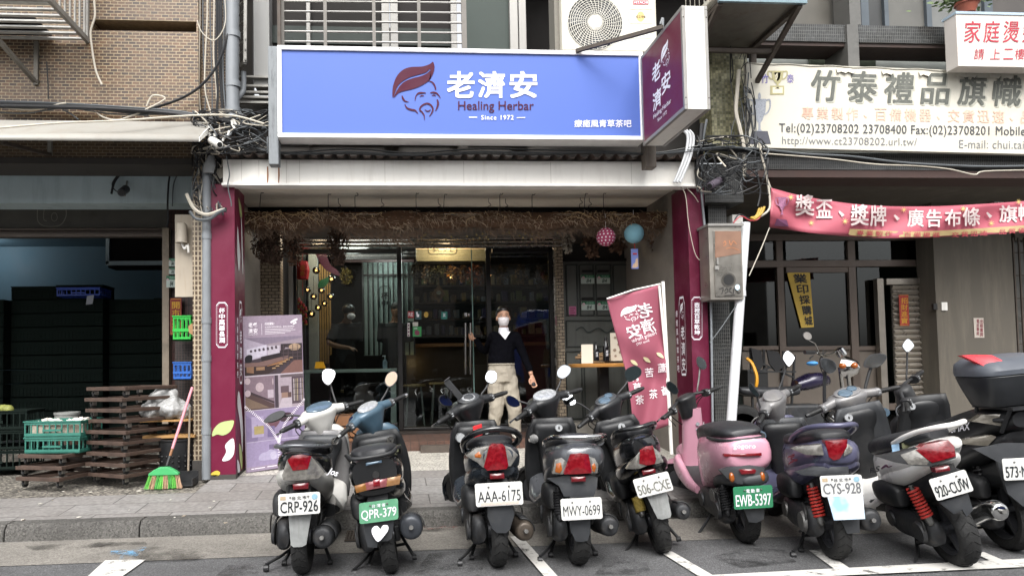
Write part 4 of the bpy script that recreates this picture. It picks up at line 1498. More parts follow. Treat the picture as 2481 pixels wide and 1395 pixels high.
 def naked(s, S, o):
  T = s.root
  b = B(S)
  b.tube(cr([(.86,.36,.955), (.87,.22,.975), (.90,.10,1.0), (.91,0,1.0), (.90,-.10,1.0), (.87,-.22,.975), (.86,-.36,.955)], 4), .012, 8)
  b.tube([(.95,0,.66), (.91,0,1.0)], .022, 10)
  b.out('handlebar', m_plastic, T)
  b = B(S)
  b.loft([ringz(z, x, hx, hy, 2.4) for z, x, hx, hy in dense(o['naked'], 3)])
  b.out('handlebar_cover', o.get('cowlm', m_plastic), T, smooth=60)
Za, Zb, Zc, Zd, Ze, Zf = (630,880,.3693), (1050,890,.362), (1380,870,.344), (1590,840,.3584), (1800,840,.3872), (2050,800,.4267)
UP = (-.9, 0, .42)     # mirror faces tilted to the sky
LV = (-1, -.25, .05)   # mirror faces looking down the street
m_bk = mat('black_paint', '#101113', .18, var=.1, scale=8, coat=.5, stain=.15, stainc='#3a3a3a')
m_silver = mat('silver_paint', '#c9c7c2', .35, .15, .08, 8, coat=.3, stain=.25, stainc='#6f6b64')
m_navy = mat('faded_blue_paint', '#3f5564', .38, .15, .15, 8, coat=.2, stain=.3, stainc='#23303a')
m_graph = mat('graphite_paint', '#2b3138', .25, .25, .1, 8, coat=.5, stain=.12, stainc='#555')
m_gun = mat('gunmetal_paint', '#54565a', .3, .4, .12, 8, coat=.4, stain=.15, stainc='#2a2a2c')
m_pink = mat('pink_paint', '#b88797', .3, var=.03, scale=5, coat=.4)
m_purp = mat('violet_grey_paint', '#4b4b62', .32, .2, .15, 7, coat=.35, stain=.3, stainc='#6d6c74')
m_sgrey = mat('worn_grey_paint', '#6d6c6d', .4, .25, .2, 9, stain=.4, stainc='#97938d')
m_whitep = mat('white_body_paint', '#e2e0dc', .3, var=.06, scale=6, coat=.4, stain=.25, stainc='#7d776d')
m_blk2 = mat('matt_black_body', '#191a1c', .42, var=.15, scale=9, stain=.15, stainc='#454545')
def text_side(s, T, txt, p, w, h, x, m, yoff, rot=0, bold=.02, name='lettering'):
 """lettering on the left flank (plane y = const)"""
 d = Decal(lambda a, b: V((x - a, yoff - (x-a)*0, p + -b)))
 d.text(txt, 0, 0, w, h, bold, rot=rot)
 d.out(name, m, T)
def ex_crp(s, T):
 d = Decal(lambda a, b: s.un((a, b), -.155))
 d.text('Jos', 440, 690, 512, 744, .03, shear=.3, rot=18)
 d.out('sticker', m_whitelet, T)
def px_district(txt, extra=None):
 def f(s, pl, fn):
  d = Decal(fn)
  d.rect(1.2, 1.4, 4.6, 3.8)
  d.out('tax_sticker', mat('faded_sticker', '#b9a58a', .6, var=.3, scale=200), pl)
  d = Decal(fn)
  d.disc(22.6, 2.8, 1.9)
  d.out('round_sticker', mat('blue_sticker', '#8fb3c4', .6, var=.3, scale=200), pl)
 return f
Scooter('silver and black scooter with white plate CRP-926, leftmost of the row', (735,1386), 2, -1, z=Za, num='CRP-926', keypx=(490,512), ptop='台北市',
 body=m_bk, side=m_silver, front=m_silver, inner=m_sgrey, glovem=m_plastic_g, cowlm=m_silver, switchm=m_plastic, keym=m_chrome, gaugem=m_gauge, gr=(.10,.055), steer=40, hshift=(0,0,-.03), guardm=m_guardl,
 red=[(176,636),(210,606),(268,597),(332,612),(325,640),(312,694),(215,702)],
 clear=[(176,630),(250,690),(332,612),(375,665),(418,728),(380,758),(250,765),(150,765),(142,735)],
 refl=[(216,790),(318,782),(316,820),(222,826)], plate=[(122,858),(396,838),(392,985),(118,1003)],
 guard=[(186,1000),(335,990),(298,1195),(270,1210),(215,1212),(196,1198)],
 rail=([(.12,.15,.745),(-.02,.165,.80),(-.20,.14,.815),(-.31,.07,.83),(-.33,0,.835)], .013, m_gun), exhaust=(-.155,.26,.075),
 mirrors=dict(l=([(30,378),(70,335),(130,312),(158,322),(140,352),(75,380)], (-.02,.02), None, (-1,.3,.5)), r=([(412,60),(440,38),(485,50),(488,85),(452,138),(415,112)], (.03,0), m_mirror, UP)),
 pextra=px_district('台北市'), extra=ex_crp)
def ex_qpr(s, T):
 d = Decal(lambda a, b: s.un((a, b), -.315))
 pts = [(775,1168),(742,1130),(732,1095),(745,1070),(770,1065),(790,1085),(805,1062),(835,1060),(842,1085),(822,1120)]
 d.poly(pts, 3)
 d.out('heart_sticker', m_whitelet, T)
 b = B(); c = s.un((760,730), -.30)
 b.cyl(c, c + V((-.008,0,0)), .022, .02).out('seat_lock', m_black, T)
 for p in ([(708,530),(768,525),(762,585),(708,588)], [(890,535),(925,530),(922,575),(882,582)]):
  d = Decal(lambda a, b: s.un((a, b), .762))
  d.poly(p)
  d.out('sticker', mat('old_sticker', '#55583f', .6, var=.3, scale=60), T)
Scooter('blue black scooter with green plate QPR-379 and a white heart on its mudguard', (950,1383), 0, 8, z=Za, num='QPR-379', keypx=(855,505), ptop='台灣省', platem=m_plateg2, platet=m_whitelet,
 body=m_bk, side=m_bk, front=m_navy, cowlm=m_navy, inner=m_plastic, gaugem=m_gaugew, gr=(.085,.05), steer=42, hshift=(0,0,-.02), sw=.21, switchm=m_plastic_g, barend=m_chrome, levers=(1,0), leverm=m_chrome,
 upper=[(.52,.58,.13,.15), (.36,.60,.165,.14), (.10,.62,.185,.125), (-.12,.65,.185,.115), (-.25,.665,.165,.105), (-.30,.67,.145,.09)],
 lower=[(.50,.45,.13,.13), (.30,.48,.175,.12), (.05,.52,.185,.095), (-.15,.56,.165,.075), (-.26,.58,.13,.05)],
 seat=[(.60,.68,.05,.03), (.55,.70,.095,.045), (.38,.72,.14,.05), (.16,.745,.155,.05), (-.02,.765,.15,.05), (-.16,.775,.13,.045), (-.22,.775,.09,.025)],
 clear=[(618,805),(690,784),(700,830),(632,850)], clearm=mat('dull_amber','#7d5428',.2,.2,.3,30,coat=.5), clear2=[(690,783),(835,752),(828,805),(700,829)], clear2m=mat('pink_lens','#7d474a',.15,.2,.25,30,coat=.6), amber=[(836,752),(925,738),(915,793),(829,805)], amberm=mat('faded_amber','#84613f',.15,.2,.25,30,coat=.6), red=[(740,765),(785,757),(788,800),(745,806)],
 window=[(693,652),(798,635),(800,650),(695,672)], curve=1.2, xt=-.31,
 plate=[(650,915),(905,884),(908,1022),(652,1058)], plx=-.335, guard=[(682,1052),(880,1025),(866,1150),(840,1170),(775,1175),(768,1215),(705,1213),(690,1150)], gx=-.30, guardm=m_plastic_g,
 rail=([(.10,.165,.72),(-.05,.17,.77),(-.20,.15,.785),(-.30,.12,.775),(-.325,.05,.77),(-.325,0,.77)], .012, m_plastic), exhaust=(-.17,.29,.085), exmat=mat('muffler_grey','#3a3d42',.4,.4,.2,10), stand=1,
 mirrors=dict(l=([(583,375),(600,350),(613,365),(605,415),(588,420)], (.0,0), m_mirror, LV), r=([(822,118),(838,72),(875,55),(898,75),(890,118),(850,150)], (.03,0), mat('dusty_mirror','#98826f',.6,0,.3,90), UP)), extra=ex_qpr)
def ex_aaa(s, T):
 d = Decal(lambda a, b: s.un((a, b), .60))
 b = B()
 p = [s.un(q, .74) for q in ((264,395),(325,375),(330,450),(272,472))]
 b.prism(p, (.02,0,0)).out('hanging_bag', mat('red_cloth','#b3141c',.7,var=.15), T, smooth=0, bevel=.004)
 b = B()
 a, c = s.un((185,205), .72), s.un((85,90), .72)
 b.bar(a, c, .05, .02, (1,0,0)).bar(s.un((120,150),.70), s.un((115,205),.72), .015).bar(s.un((110,65),.71), s.un((72,95),.71), .012)
 b.out('phone_holder', m_plastic, T, smooth=0, bevel=.004)
def px_aaa(s, pl, fn):
 d = Decal(fn)
 d.rect(2.5, 11.7, 23.5, 13.4)
 d.out('dealer_sticker', mat('dealer_sticker','#d8c3b8',.5,var=.25,scale=220), pl)
 d = Decal(lambda x, y: fn(x, y) + (fn(0,0)-fn(0,0)))
Scooter('graphite scooter with white plate AAA-6175 and a red bag hanging inside', (1205,1369), 0, 2, z=Zb, num='AAA-6175', keypx=(355,423), cappx=(183,472), pbold=.004,
 body=m_graph, side=m_graph, front=m_graph, cowlm=m_blk2, inner=m_plastic, gauge='round', gaugem=m_plastic_g, steer=36, hshift=(0,0,.015), cap=m_gaugew, keym=m_gaugew, W=.055, R=.23,
 red=[(375,530),(400,513),(465,512),(483,530),(503,655),(490,678),(360,690),(340,665)], clear=[(225,600),(290,545),(400,520),(400,660),(335,672),(300,640)], clear2=[(470,520),(520,535),(575,590),(560,605),(520,660),(470,660)],
 amber=[(280,590),(310,565),(326,590),(320,608),(285,606)], refl=[(378,712),(472,705),(474,740),(380,746)], plate=[(275,775),(590,760),(606,915),(288,937)], guard=[(365,930),(528,925),(545,985),(515,1090),(490,1112),(430,1112),(395,1080),(365,1000)], gx=-.28,
 upper=[(.52,.60,.105,.15), (.36,.62,.155,.14), (.10,.66,.19,.12), (-.12,.70,.18,.10), (-.24,.72,.145,.085), (-.29,.73,.10,.06)], curve=1.9,
 rail=([(.16,.16,.73),(.0,.18,.79),(-.12,.165,.84),(-.22,.10,.885),(-.25,0,.90)], .020, m_bk), exhaust=(-.16,.25,.07), exmat=mat('burnt_muffler','#4a423a',.5,.5,.25,10),
 mirrors=dict(l=([(40,215),(55,188),(90,190),(122,232),(118,252),(70,250)], (-.03,.0), m_mirror, LV), r=([(350,60),(372,24),(415,32),(422,75),(395,102),(360,92)], (.03,0), m_mirror, UP)), leverm=m_chrome, levers=(1,0), pextra=px_aaa, extra=ex_aaa)
Scooter('gunmetal scooter with white plate MWY-0699 and a silver grab rail', (1400,1364), 4, 1, z=Zb, num='MWY-0699', shockpx=((850,1010),(835,800)), keypx=(840,405), cappx=(672,478), pbold=.004,
 body=m_gun, side=m_gun, front=m_blk2, cowlm=m_blk2, inner=m_plastic, gaugem=m_gaugew, gr=(.10,.06), steer=38, hshift=(0,0,.03), cap=m_chrome, keym=m_gaugew, W=.055, R=.23,
 red=[(920,580),(985,572),(1040,580),(1060,690),(1055,705),(880,717),(875,705)], clear=[(825,625),(925,582),(900,700),(868,718),(808,720)], clear2=[(1030,590),(1085,610),(1108,650),(1100,705),(1040,705)], amber=[(832,650),(860,640),(868,690),(850,712),(825,705)], amber2=[(1062,650),(1082,640),(1092,670),(1080,700),(1064,690)],
 refl=[(922,732),(1015,726),(1016,758),(925,765)], plate=[(848,877),(1120,865),(1138,1010),(862,1028)], guard=[(915,1020),(1055,1020),(1055,1110),(1040,1165),(1000,1175),(960,1170),(925,1100)], gx=-.27,
 panels=[('under_panel',[(780,760),(890,725),(1050,720),(1105,740),(1100,800),(1075,865),(880,868),(850,800)],m_plastic_g,-.28)],
 upper=[(.52,.58,.12,.15), (.36,.60,.165,.14), (.10,.65,.20,.12), (-.12,.695,.19,.10), (-.24,.715,.155,.085), (-.29,.72,.11,.06)], lower=[(.50,.45,.13,.13), (.30,.50,.175,.12), (.05,.575,.20,.085), (-.15,.65,.18,.055), (-.26,.67,.11,.04)],
 rail=([(.10,.17,.76),(-.06,.185,.80),(-.20,.16,.835),(-.30,.09,.845),(-.33,0,.845)], .017, m_chrome), exhaust=(-.17,.27,.07),
 mirrors=dict(l=([(492,205),(515,190),(560,215),(575,248),(545,262),(505,245)], (-.03,.02), m_mirror, LV), r=([(832,55),(835,15),(870,-15),(915,0),(910,40),(868,72)], (.03,0), m_mirror, (-1,.05,.28))), leverm=m_plastic_g, levers=(1,0))
def ex_cxe(s, T):
 pass
Scooter('black scooter with white plate 506-CXE leaning left in front of the flag', (1606,1336), 10, 12, z=Zc, num='506-CXE', shockpx=((510,1090),(470,960)), keypx=(367,475), cappx=(213,578), ptop='    ', platet=mat('faded_plate_text','#75756f',.6),
 body=m_bk, side=m_bk, front=m_blk2, cowlm=m_blk2, inner=m_plastic, gauge='twin', gaugem=m_plastic_g, steer=32, hshift=(0,0,.0), keym=m_gaugew, cap=m_plastic_g, W=.055, R=.23, coil=m_coil_y, guardm=m_guardl,
 red=[(497,640),(540,614),(590,608),(612,700),(600,735),(545,745),(492,735)], clear=[(408,780),(440,720),(510,630),(510,740),(545,748),(490,770)], clear2=[(590,612),(640,660),(668,725),(600,738)],
 refl=[(510,785),(600,768),(605,795),(515,815)], plate=[(440,845),(690,788),(735,918),(490,983)], guard=[(545,965),(685,930),(722,1095),(715,1118),(660,1132),(625,1125)], gx=-.28,
 upper=[(.52,.60,.105,.15), (.36,.62,.15,.14), (.10,.68,.16,.12), (-.12,.735,.145,.10), (-.24,.755,.11,.085), (-.29,.765,.08,.06)],
 seat=[(.60,.70,.05,.03), (.55,.715,.085,.045), (.38,.735,.125,.05), (.16,.78,.135,.05), (-.02,.82,.125,.052), (-.14,.845,.10,.045), (-.19,.85,.07,.025)],
 rail=([(.05,.14,.82),(-.10,.135,.865),(-.22,.10,.89),(-.28,0,.89)], .016, m_bk), exhaust=(-.16,.28,.06), curve=2.6,
 mirrors=dict(l=([(-50,270),(-45,245),(0,240),(35,280),(38,312),(0,322),(-35,310)], (-.04,.03), m_mirror, UP), r=([(390,110),(405,72),(460,50),(500,75),(490,120),(420,155)], (.02,0), mat('dim_mirror','#4a5558',.1,.9,.1), (-1,.1,-.05))), levers=(0,0), barend=m_plastic, extra=ex_cxe)
def ex_ewb(s, T):
 pk = m_pink
 b = B()
 b.loft([ring(x, z, w, h, 2.9) for x, z, w, h in dense([(.49,.50,.09,.22), (.44,.50,.135,.255), (.28,.555,.168,.235), (.05,.615,.185,.185), (-.12,.645,.185,.155), (-.24,.66,.17,.13), (-.31,.67,.14,.105), (-.33,.675,.11,.08)], 4)])
 b.out('tail_body', pk, T, smooth=60)
 b = B()   # dark wheel arch and under tail
 b.loft([ring(x, z, w, h, 2.6) for x, z, w, h in dense([(.20,.42,.12,.08), (.0,.47,.15,.07), (-.2,.49,.14,.055), (-.32,.50,.10,.045), (-.36,.50,.07,.03)], 3)])
 b.out('under_tail', m_plastic_g, T, smooth=60)
 b = B()
 b.loft([ring(x, z, w, h, 2.7) for x, z, w, h in dense([(.54,.67,.05,.03), (.50,.71,.095,.06), (.34,.765,.14,.065), (.12,.795,.158,.06), (-.08,.805,.155,.055), (-.22,.805,.13,.042), (-.27,.803,.09,.022)], 4)])
 b.out('seat', m_seat, T, smooth=60)
 b = B()
 b.tube(cr([(.0,.165,.765),(-.18,.155,.765),(-.29,.10,.765),(-.31,0,.765),(-.29,-.10,.765),(-.18,-.155,.765),(0,-.165,.765)], 4), .012, 8)
 b.out('grab_rail', m_plastic, T)
 b = B()   # slim steering column cover
 b.loft([ringz(z, x, hx, hy, 2.6) for z, x, hx, hy in dense([(.32,1.08,.11,.13), (.42,1.05,.08,.11), (.55,1.0,.06,.095), (.75,.945,.055,.085), (.90,.905,.05,.08)], 4)])
 b.out('column_cover', pk, T, smooth=60)
 b = B().cyl((.905,-.03,.72), (.895,-.03,.723), .02, .018).cyl((.885,-.03,.765), (.878,-.03,.767), .016)
 b.out('key_lock', m_gun, T)
 b = B()   # foot board with raised pink rim
 b.loft([ring(x, z, w, h, 3) for x, z, w, h in ((.38,.29,.13,.06), (.5,.27,.15,.04), (.8,.28,.15,.04), (1.0,.36,.14,.06), (1.08,.46,.11,.05))])
 b.out('floorboard', m_plastic, T, smooth=50)
 b = B()
 b.loft([ring(x, z, w, h, 2.5, y) for x, y, z, w, h in dense([(.50,.15,.30,.02,.03), (.62,.17,.33,.03,.05), (.80,.175,.40,.035,.085), (.95,.16,.44,.04,.07), (1.06,.12,.46,.03,.05)], 3)])
 b.out('side_pod', pk, T, smooth=60)
 b = B()
 b.loft([ring(x, z, w, h, 2.5, -y) for x, y, z, w, h in dense([(.50,.15,.30,.02,.03), (.62,.17,.33,.03,.05), (.80,.175,.40,.035,.085), (.95,.16,.44,.04,.07), (1.06,.12,.46,.03,.05)], 3)])
 b.out('side_pod', pk, T, smooth=60)
 b = B()
 b.loft([ring(x, z, w, h, 2.3) for x, z, w, h in dense([(1.0,.50,.10,.06), (1.15,.52,.11,.07), (1.25,.46,.09,.06), (1.29,.40,.05,.03)], 3)])
 b.out('front_cover', pk, T, smooth=60)
 s.rear('tail_light', [(474,738),(482,728),(600,722),(715,716),(717,735),(600,741),(482,748)], m_red, -.355, curve=2.0, thick=.03)
 s.rear('brake_light', [(568,836),(580,828),(665,826),(675,835),(668,855),(580,862)], m_red, -.375, curve=1.0, thick=.03)
 s.rear('tail_fairing', [(455,845),(520,815),(640,800),(735,815),(728,890),(690,925),(560,930),(500,900)], m_plastic_g, -.355, curve=1.6, thick=.05)
 for p in ((510,882), (717,877)):
  c = s.un(p, -.35)
  B().ell(c, .018, .018, .034, 12).out('indicator', m_amber, T)
 d = Decal(lambda a, b: s.un((a, b), -.372 + 1.6*(s.un((a, b), -.36).y)**2))
 d.text('gogoro', 522, 664, 672, 694, .0)
 d.out('lettering', m_whitelet, T)
 b = B().cyl((.02,.10,.25), (.02,.15,.25), .075, .06, 18).cyl((.02,.15,.25), (.02,.165,.25), .045, .04, 16)
 b.out('hub_motor', m_eng, T)
 b = B()
 for k in range(7):
  b.cyl((.07,.085+.014*k,.33), (.07,.09+.014*k,.33), .058, None, 16)
 b.out('cooling_fins', m_eng_l, T)
 b = B()
 b.lathe([(.235,-.06),(.24,-.03),(.24,.03),(.235,.06)], (0,0,.225), 'y', 30)
 mg = []
 for i in range(8):
  a = R_(60 + 14*i)
  mg.append([V((.25*math.cos(a), j, .225 + (.25-abs(j)*.2)*math.sin(a))) for j in (-.06,-.03,0,.03,.06)])
 o = B().loft(mg, cap=False, closed=False).out('inner_guard', m_plastic_g, T, smooth=60)
 md = o.modifiers.new('thick', 'SOLIDIFY'); md.thickness = .006
Scooter('pink electric scooter with green plate EWB-5397 and a black seat', (1808,1312), 8, 6, z=Zd, num='EWB-5397', shockpx=((487,1130),(445,930)), ptop='電動車', platem=m_plateg, platet=m_whitelet, electric=1,
 body=m_pink, front=m_pink, cowlm=m_plastic, steer=34, naked=[(.84,.925,.05,.075), (.90,.91,.055,.085), (.96,.90,.06,.09), (1.0,.895,.07,.095), (1.02,.895,.06,.085), (1.03,.90,.03,.05)], hshift=(0,0,.0), R=.24, W=.055,
 plate=[(512,945),(780,930),(795,1085),(535,1102)], plx=-.38, guard=[(598,1090),(742,1080),(738,1170),(690,1195),(640,1190)], gx=-.33,
 mirrors=dict(l=([(75,255),(90,235),(130,262),(147,300),(125,318),(88,290)], (-.03,.0), mat('dim_mirror','#4a5558',.1,.9,.1), LV), r=([(276,85),(290,68),(325,90),(338,130),(318,150),(285,128)], (.03,0), mat('dim_mirror2','#8d9496',.1,.9,.1), (-1,0,.1))), stemm=m_eng_l, leverm=m_chrome, levers=(1,0), extra=ex_ewb, stand=0)
def ex_cys(s, T):
 p = [s.un(q, -.325) for q in ((530,940),(750,930),(765,1075),(570,1083))]
 o = B().prism(p, (.004,0,0)).out('lower_plate', mat('blue_streaked_plate','#ccd4da',.5,var=.1,scale=25,hue='#8db4d4'), T, smooth=0)
 d = Decal(lambda a, b: s.un((a, b), 0, V((0,1,0)), V((0,.197,.8))), V((0,1,0)))
 d.stroke([(280,690),(320,675),(300,700),(345,705)], [8,12,10,3]).stroke([(282,735),(315,712),(340,712)], [6,12,4])
 d.out('sticker', m_red, T)
Scooter('violet grey scooter with white plate CYS-928 and a red coil shock absorber', (2022,1353), 14, 3, z=Ze, num='CYS-928', shockpx=((490,1100),(428,850)), keypx=(268,512), cappx=(115,555), ptop='台北市', platet=mat('grey_plate_text','#6b6c70',.6),
 body=m_purp, side=m_purp, front=m_purp, cowlm=m_sgrey, inner=m_plastic_g, gauge='oval', gaugem=m_sgrey, gr=(.095,.06), steer=50, hshift=(0,0,.0), coil=m_coil, cap=m_gauge, key=0, alloy=1, R=.23,
 red=[(523,590),(660,580),(655,625),(605,700),(570,710),(545,690)], clear=[(352,655),(400,632),(505,612),(515,680),(420,685)], clear2=[(660,605),(695,630),(685,660),(630,685),(640,640)],
 plate=[(478,805),(735,798),(762,930),(498,942)], guard=[(612,1060),(735,1050),(745,1170),(665,1175)], gx=-.27, pextra=px_district(''),
 panels=[('under_panel',[(370,800),(460,755),(660,748),(665,800),(480,815),(400,815)],m_plastic_g,-.27)],
 upper=[(.52,.58,.12,.15), (.36,.60,.165,.14), (.10,.64,.185,.125), (-.12,.685,.17,.11), (-.24,.71,.13,.085), (-.29,.72,.09,.06)], lower=[(.50,.45,.13,.13), (.30,.50,.175,.12), (.05,.56,.19,.085), (-.15,.62,.165,.06), (-.26,.65,.10,.04)],
 rail=([(.14,.155,.755),(.0,.17,.81),(-.14,.15,.86),(-.25,.09,.885),(-.29,0,.885)], .017, m_purp), exhaust=(-.16,.28,.075),
 mirrors=dict(l=([(42,262),(46,228),(70,255),(98,295),(92,310),(62,290)], (-.02,.0), mat('dim_mirror','#4a5558',.1,.9,.1), (-1,.8,0)), r=([(252,65),(278,28),(318,60),(318,80),(290,120),(268,100)], (.02,0), m_mirror, UP)), levers=(1,0), extra=ex_cys)
def ex_cuw(s, T):
 for pts, m in (([(258,650),(300,640),(305,690),(265,700)], mat('blue_tape','#8fb0cc',.5,var=.3,scale=40)), ([(315,640),(380,635),(385,665),(320,672)], mat('drab_tape','#77785c',.5,var=.3,scale=40))):
  p = [s.un(q, -.02) for q in pts]
  B().prism(p, (.003,0,0)).out('tape_patch', m, T, smooth=0)
 d = Decal(lambda a, b: s.un((a, b), 0, V((0,1,0)), V((0,.183,.8))), V((0,1,0)))
 d.text('RS', 130, 775, 195, 805, .03, shear=.3, rot=-14)
 d.out('lettering', m_plastic_g, T)
 d = Decal(lambda a, b: s.un((a, b), 0, V((0,1,0)), V((0,.184,.8))), V((0,1,0)))
 d.stroke([(200,785),(225,768),(240,775),(262,768)], [8,16,8,3])
 d.out('sticker', m_red, T)
Scooter('white sporty scooter with plate 920-CUW and a red coil shock absorber', (2325,1368), 12, 13, z=Zf, num='920-CUW', shockpx=((480,1090),(365,880)), keypx=(15,497), cappx=(-141,561), lx=-.365, ptop='    ',
 body=m_whitep, side=m_whitep, front=m_whitep, cowlm=m_sgrey, inner=m_plastic_g, gauge='twin', gaugem=m_sgrey, steer=8, hshift=(0,0,.04), coil=m_coil, keym=m_gaugew, cap=m_plastic_g, R=.235, W=.06, barend=m_plastic, switchm=m_sgrey,
 red=[(440,690),(480,655),(605,625),(630,660),(632,715),(510,755),(490,740)], clear=[(365,720),(445,680),(500,745),(480,770),(400,772)], housing=[(270,740),(435,680),(600,622),(635,665),(630,725),(500,775),(430,778),(340,765)],
 refl=[(518,785),(588,768),(590,795),(520,810)], plate=[(460,845),(670,790),(732,908),(527,973)], guard=[(535,980),(690,925),(725,1020),(690,1060),(665,1020),(620,1045)], gx=-.28, curve=1.2, slope=.3,
 upper=[(.52,.56,.12,.13), (.36,.58,.16,.12), (.10,.66,.17,.10), (-.12,.735,.14,.075), (-.26,.79,.085,.05), (-.33,.81,.05,.03)], lower=[(.50,.47,.13,.12), (.30,.53,.17,.10), (.05,.60,.17,.075), (-.15,.68,.12,.05), (-.25,.73,.05,.03)],
 seat=[(.62,.66,.05,.03), (.56,.69,.10,.06), (.38,.73,.135,.065), (.16,.78,.14,.06), (-.02,.82,.125,.05), (-.14,.845,.09,.04), (-.19,.85,.06,.022)],
 rail=([(.05,.15,.80),(-.10,.15,.855),(-.24,.12,.90),(-.36,.07,.925),(-.38,0,.925)], .016, m_whitep), exhaust=(-.20,.33,.062), exmat=m_chrome,
 mirrors=dict(l=([(-142,175),(-128,160),(-75,175),(-58,215),(-90,240),(-130,215)], (-.06,.02), m_mirror, LV), r=([(112,205),(115,170),(150,138),(215,138),(222,165),(180,205)], (-.02,.02), mat('street_mirror','#8f8d88',.12,.9,.1), (-1,0,.05))), stemr=.012, mirrorm=m_plastic_g, levers=(0,0), extra=ex_cuw)
def ex_smx(s, T):
 b = B()
 cz = 1.06
 b.loft([ringz(z, -.2, hx, hy, 4.) for z, hx, hy in ((.985,.15,.16), (.995,.16,.165), (1.10,.19,.20), (1.18,.217,.217), (1.19,.217,.217))])
 bx = b.out('top_box', mat('box_black','#1d1f22',.4,var=.15,scale=9), T, smooth=45, bevel=.01)
 b = B()
 b.loft([ringz(z, -.2+dx, hx, hy, 3.6) for z, dx, hx, hy in ((1.191,0,.224,.224), (1.22,0,.227,.227), (1.268,.02,.203,.213), (1.296,.035,.16,.175), (1.308,.04,.11,.12))])
 b.out('box_lid', mat('box_grey','#4b4f56',.4,var=.1,scale=9), bx, smooth=45)
 s.rear('box_reflector', [(745,140),(800,136),(880,140),(915,168),(938,205),(825,208),(795,180)], mat('box_red','#c4202c',.25,var=.1,scale=9), -.405, parent=bx, curve=1.2, thick=.05, slope=.8, zc=1.23)
 b = B()
 b.box((-.40,-.10,.965), (.0,.10,.985))
 for sg in (-1, 1):
  b.tube([(-.05,sg*.1,.97), (.0,sg*.11,.80)], .012)
  b.tube([(-.36,sg*.09,.97), (-.26,sg*.1,.82)], .012)
 b.out('rack', m_plastic, T)
 s.rear('indicator', [(680,655),(745,620),(840,595),(865,605),(825,660)], m_smoke, -.24, curve=1.5)
 d = Decal(lambda a, b: s.un((a, b), 0, V((0,1,0)), V((0,.19,.8))), V((0,1,0)))
 d.text('SMAX', 592, 530, 705, 572, .01, shear=.3, rot=-10)
 d.out('lettering', m_whitelet, T)
 s.rear('big_mudguard', [(760,680),(905,640),(1100,640),(1180,900),(1100,980),(1010,1000),(930,930),(870,740)], m_plastic_g, -.32, curve=.8, thick=.02)
Scooter('large black scooter with grey top box and plate 573, rightmost of the row', (2452,1330), 12, 6, z=Zf, num='573·NWZ', keypx=(372,433), cappx=(220,467), ptop='    ', R=.26, W=.065,
 body=m_blk2, side=m_blk2, front=m_blk2, cowlm=m_plastic, inner=m_plastic, steer=55, hshift=(0,0,.09), keym=m_gaugew, cap=m_gauge, glovem=m_blk2, keyp=(.772,-.11,.78),
 naked=[(.80,.945,.06,.07), (.88,.92,.07,.09), (.95,.91,.065,.08), (1.0,.91,.06,.07), (1.02,.91,.03,.04)],
 clear=[(785,525),(825,485),(975,470),(1080,475),(1100,520),(900,545)], clearm=m_smoke, refl=[(905,660),(980,650),(980,695),(905,700)], plate=[(872,730),(1120,715),(1140,845),(912,852)], plx=-.36,
 upper=[(.60,.62,.12,.16), (.40,.70,.17,.15), (.10,.80,.18,.14), (-.12,.86,.16,.10), (-.26,.89,.11,.07), (-.34,.90,.08,.05)], lower=[(.55,.50,.15,.14), (.30,.56,.19,.13), (.05,.64,.19,.10), (-.15,.72,.165,.07), (-.26,.78,.10,.04)],
 seat=[(.68,.73,.06,.03), (.60,.76,.12,.05), (.38,.78,.16,.06), (.20,.82,.155,.06), (.05,.86,.14,.05), (-.10,.88,.11,.04)], exhaust=(-.20,.34,.07),
 rail=([(.10,.16,.86),(-.10,.16,.89),(-.28,.10,.90),(-.32,0,.90)], .014, m_plastic),
 mirrors=dict(r=([(322,85),(350,50),(382,80),(378,98),(350,122),(330,105)], (.0,.0), m_mirror, (-1,.2,.3))), extra=ex_smx, levers=(1,1), leverm=m_plastic_g)
# ---------------------------------------------------------------- maroon clad columns
def column(label, xa, xb, y0, y1, z0, z1, m):
 t = thing('clad_column', label, 'column', ((xa+xb)/2, y0, z0))
 B().box((xa, y0, z0), (xb, y1, z1)).out('cladding', m, t, smooth=0, bevel=.003)
 B().box((xa-.004, y0-.004, z0-.02), (xb+.004, y1, z0+.05)).out('base', m_gap, t, smooth=0)
 return t
ca, cb = -1.792, -1.552
cl = column('maroon clad column left of the tea shop with the line about cups and pale leaves at its foot', ca, cb, 6.9, 7.36, .22, 3.15, m_maroon)
cc, ce = 3.115, 3.30
crr = column('maroon clad column right of the tea shop with worn scratched edges', cc, ce, 6.9, 7.30, .22, 3.15, m_maroon2)
YC = 6.9
m_leafg = mat('pale_green_print', '#a7b478', .45, var=.05)
m_leafw = mat('pale_leaf_print', '#cfd0d2', .45, var=.05)
m_leafy = mat('yellow_leaf_print', '#b9a53e', .45, var=.05)
def cut_frame(d, x0, y0, x1, y1, w=1.6, c=6):
 p = [(x0+c,y0),(x0,y0+c*1.3),(x0,y1-c*1.3),(x0+c,y1),(x1-c,y1),(x1,y1-c*1.3),(x1,y0+c*1.3),(x1-c,y0)]
 d.ring(p, w)
 cx_, cy_ = (x0+x1)/2, (y0+y1)/2
 d.ring([(cx_+(a-cx_)*.80, cy_+(b-cy_)*.965) for a, b in p], .7)
d = Decal(on(YC))
cut_frame(d, 524, 732, 552, 842)
d.vtext('杯中萬華長潤', 531, 745, 545, 831, .02)
d.out('lettering', m_whitelet, cl)
d = Decal(on(YC))
cut_frame(d, 1675, 719, 1701, 823)
d.vtext('壺裡百草乾坤', 1682, 732, 1695, 812, .02)
d.out('lettering', m_whitelet, crr)
def leaf(d, pts):
 d.poly(pts, 4)
k3 = .4266
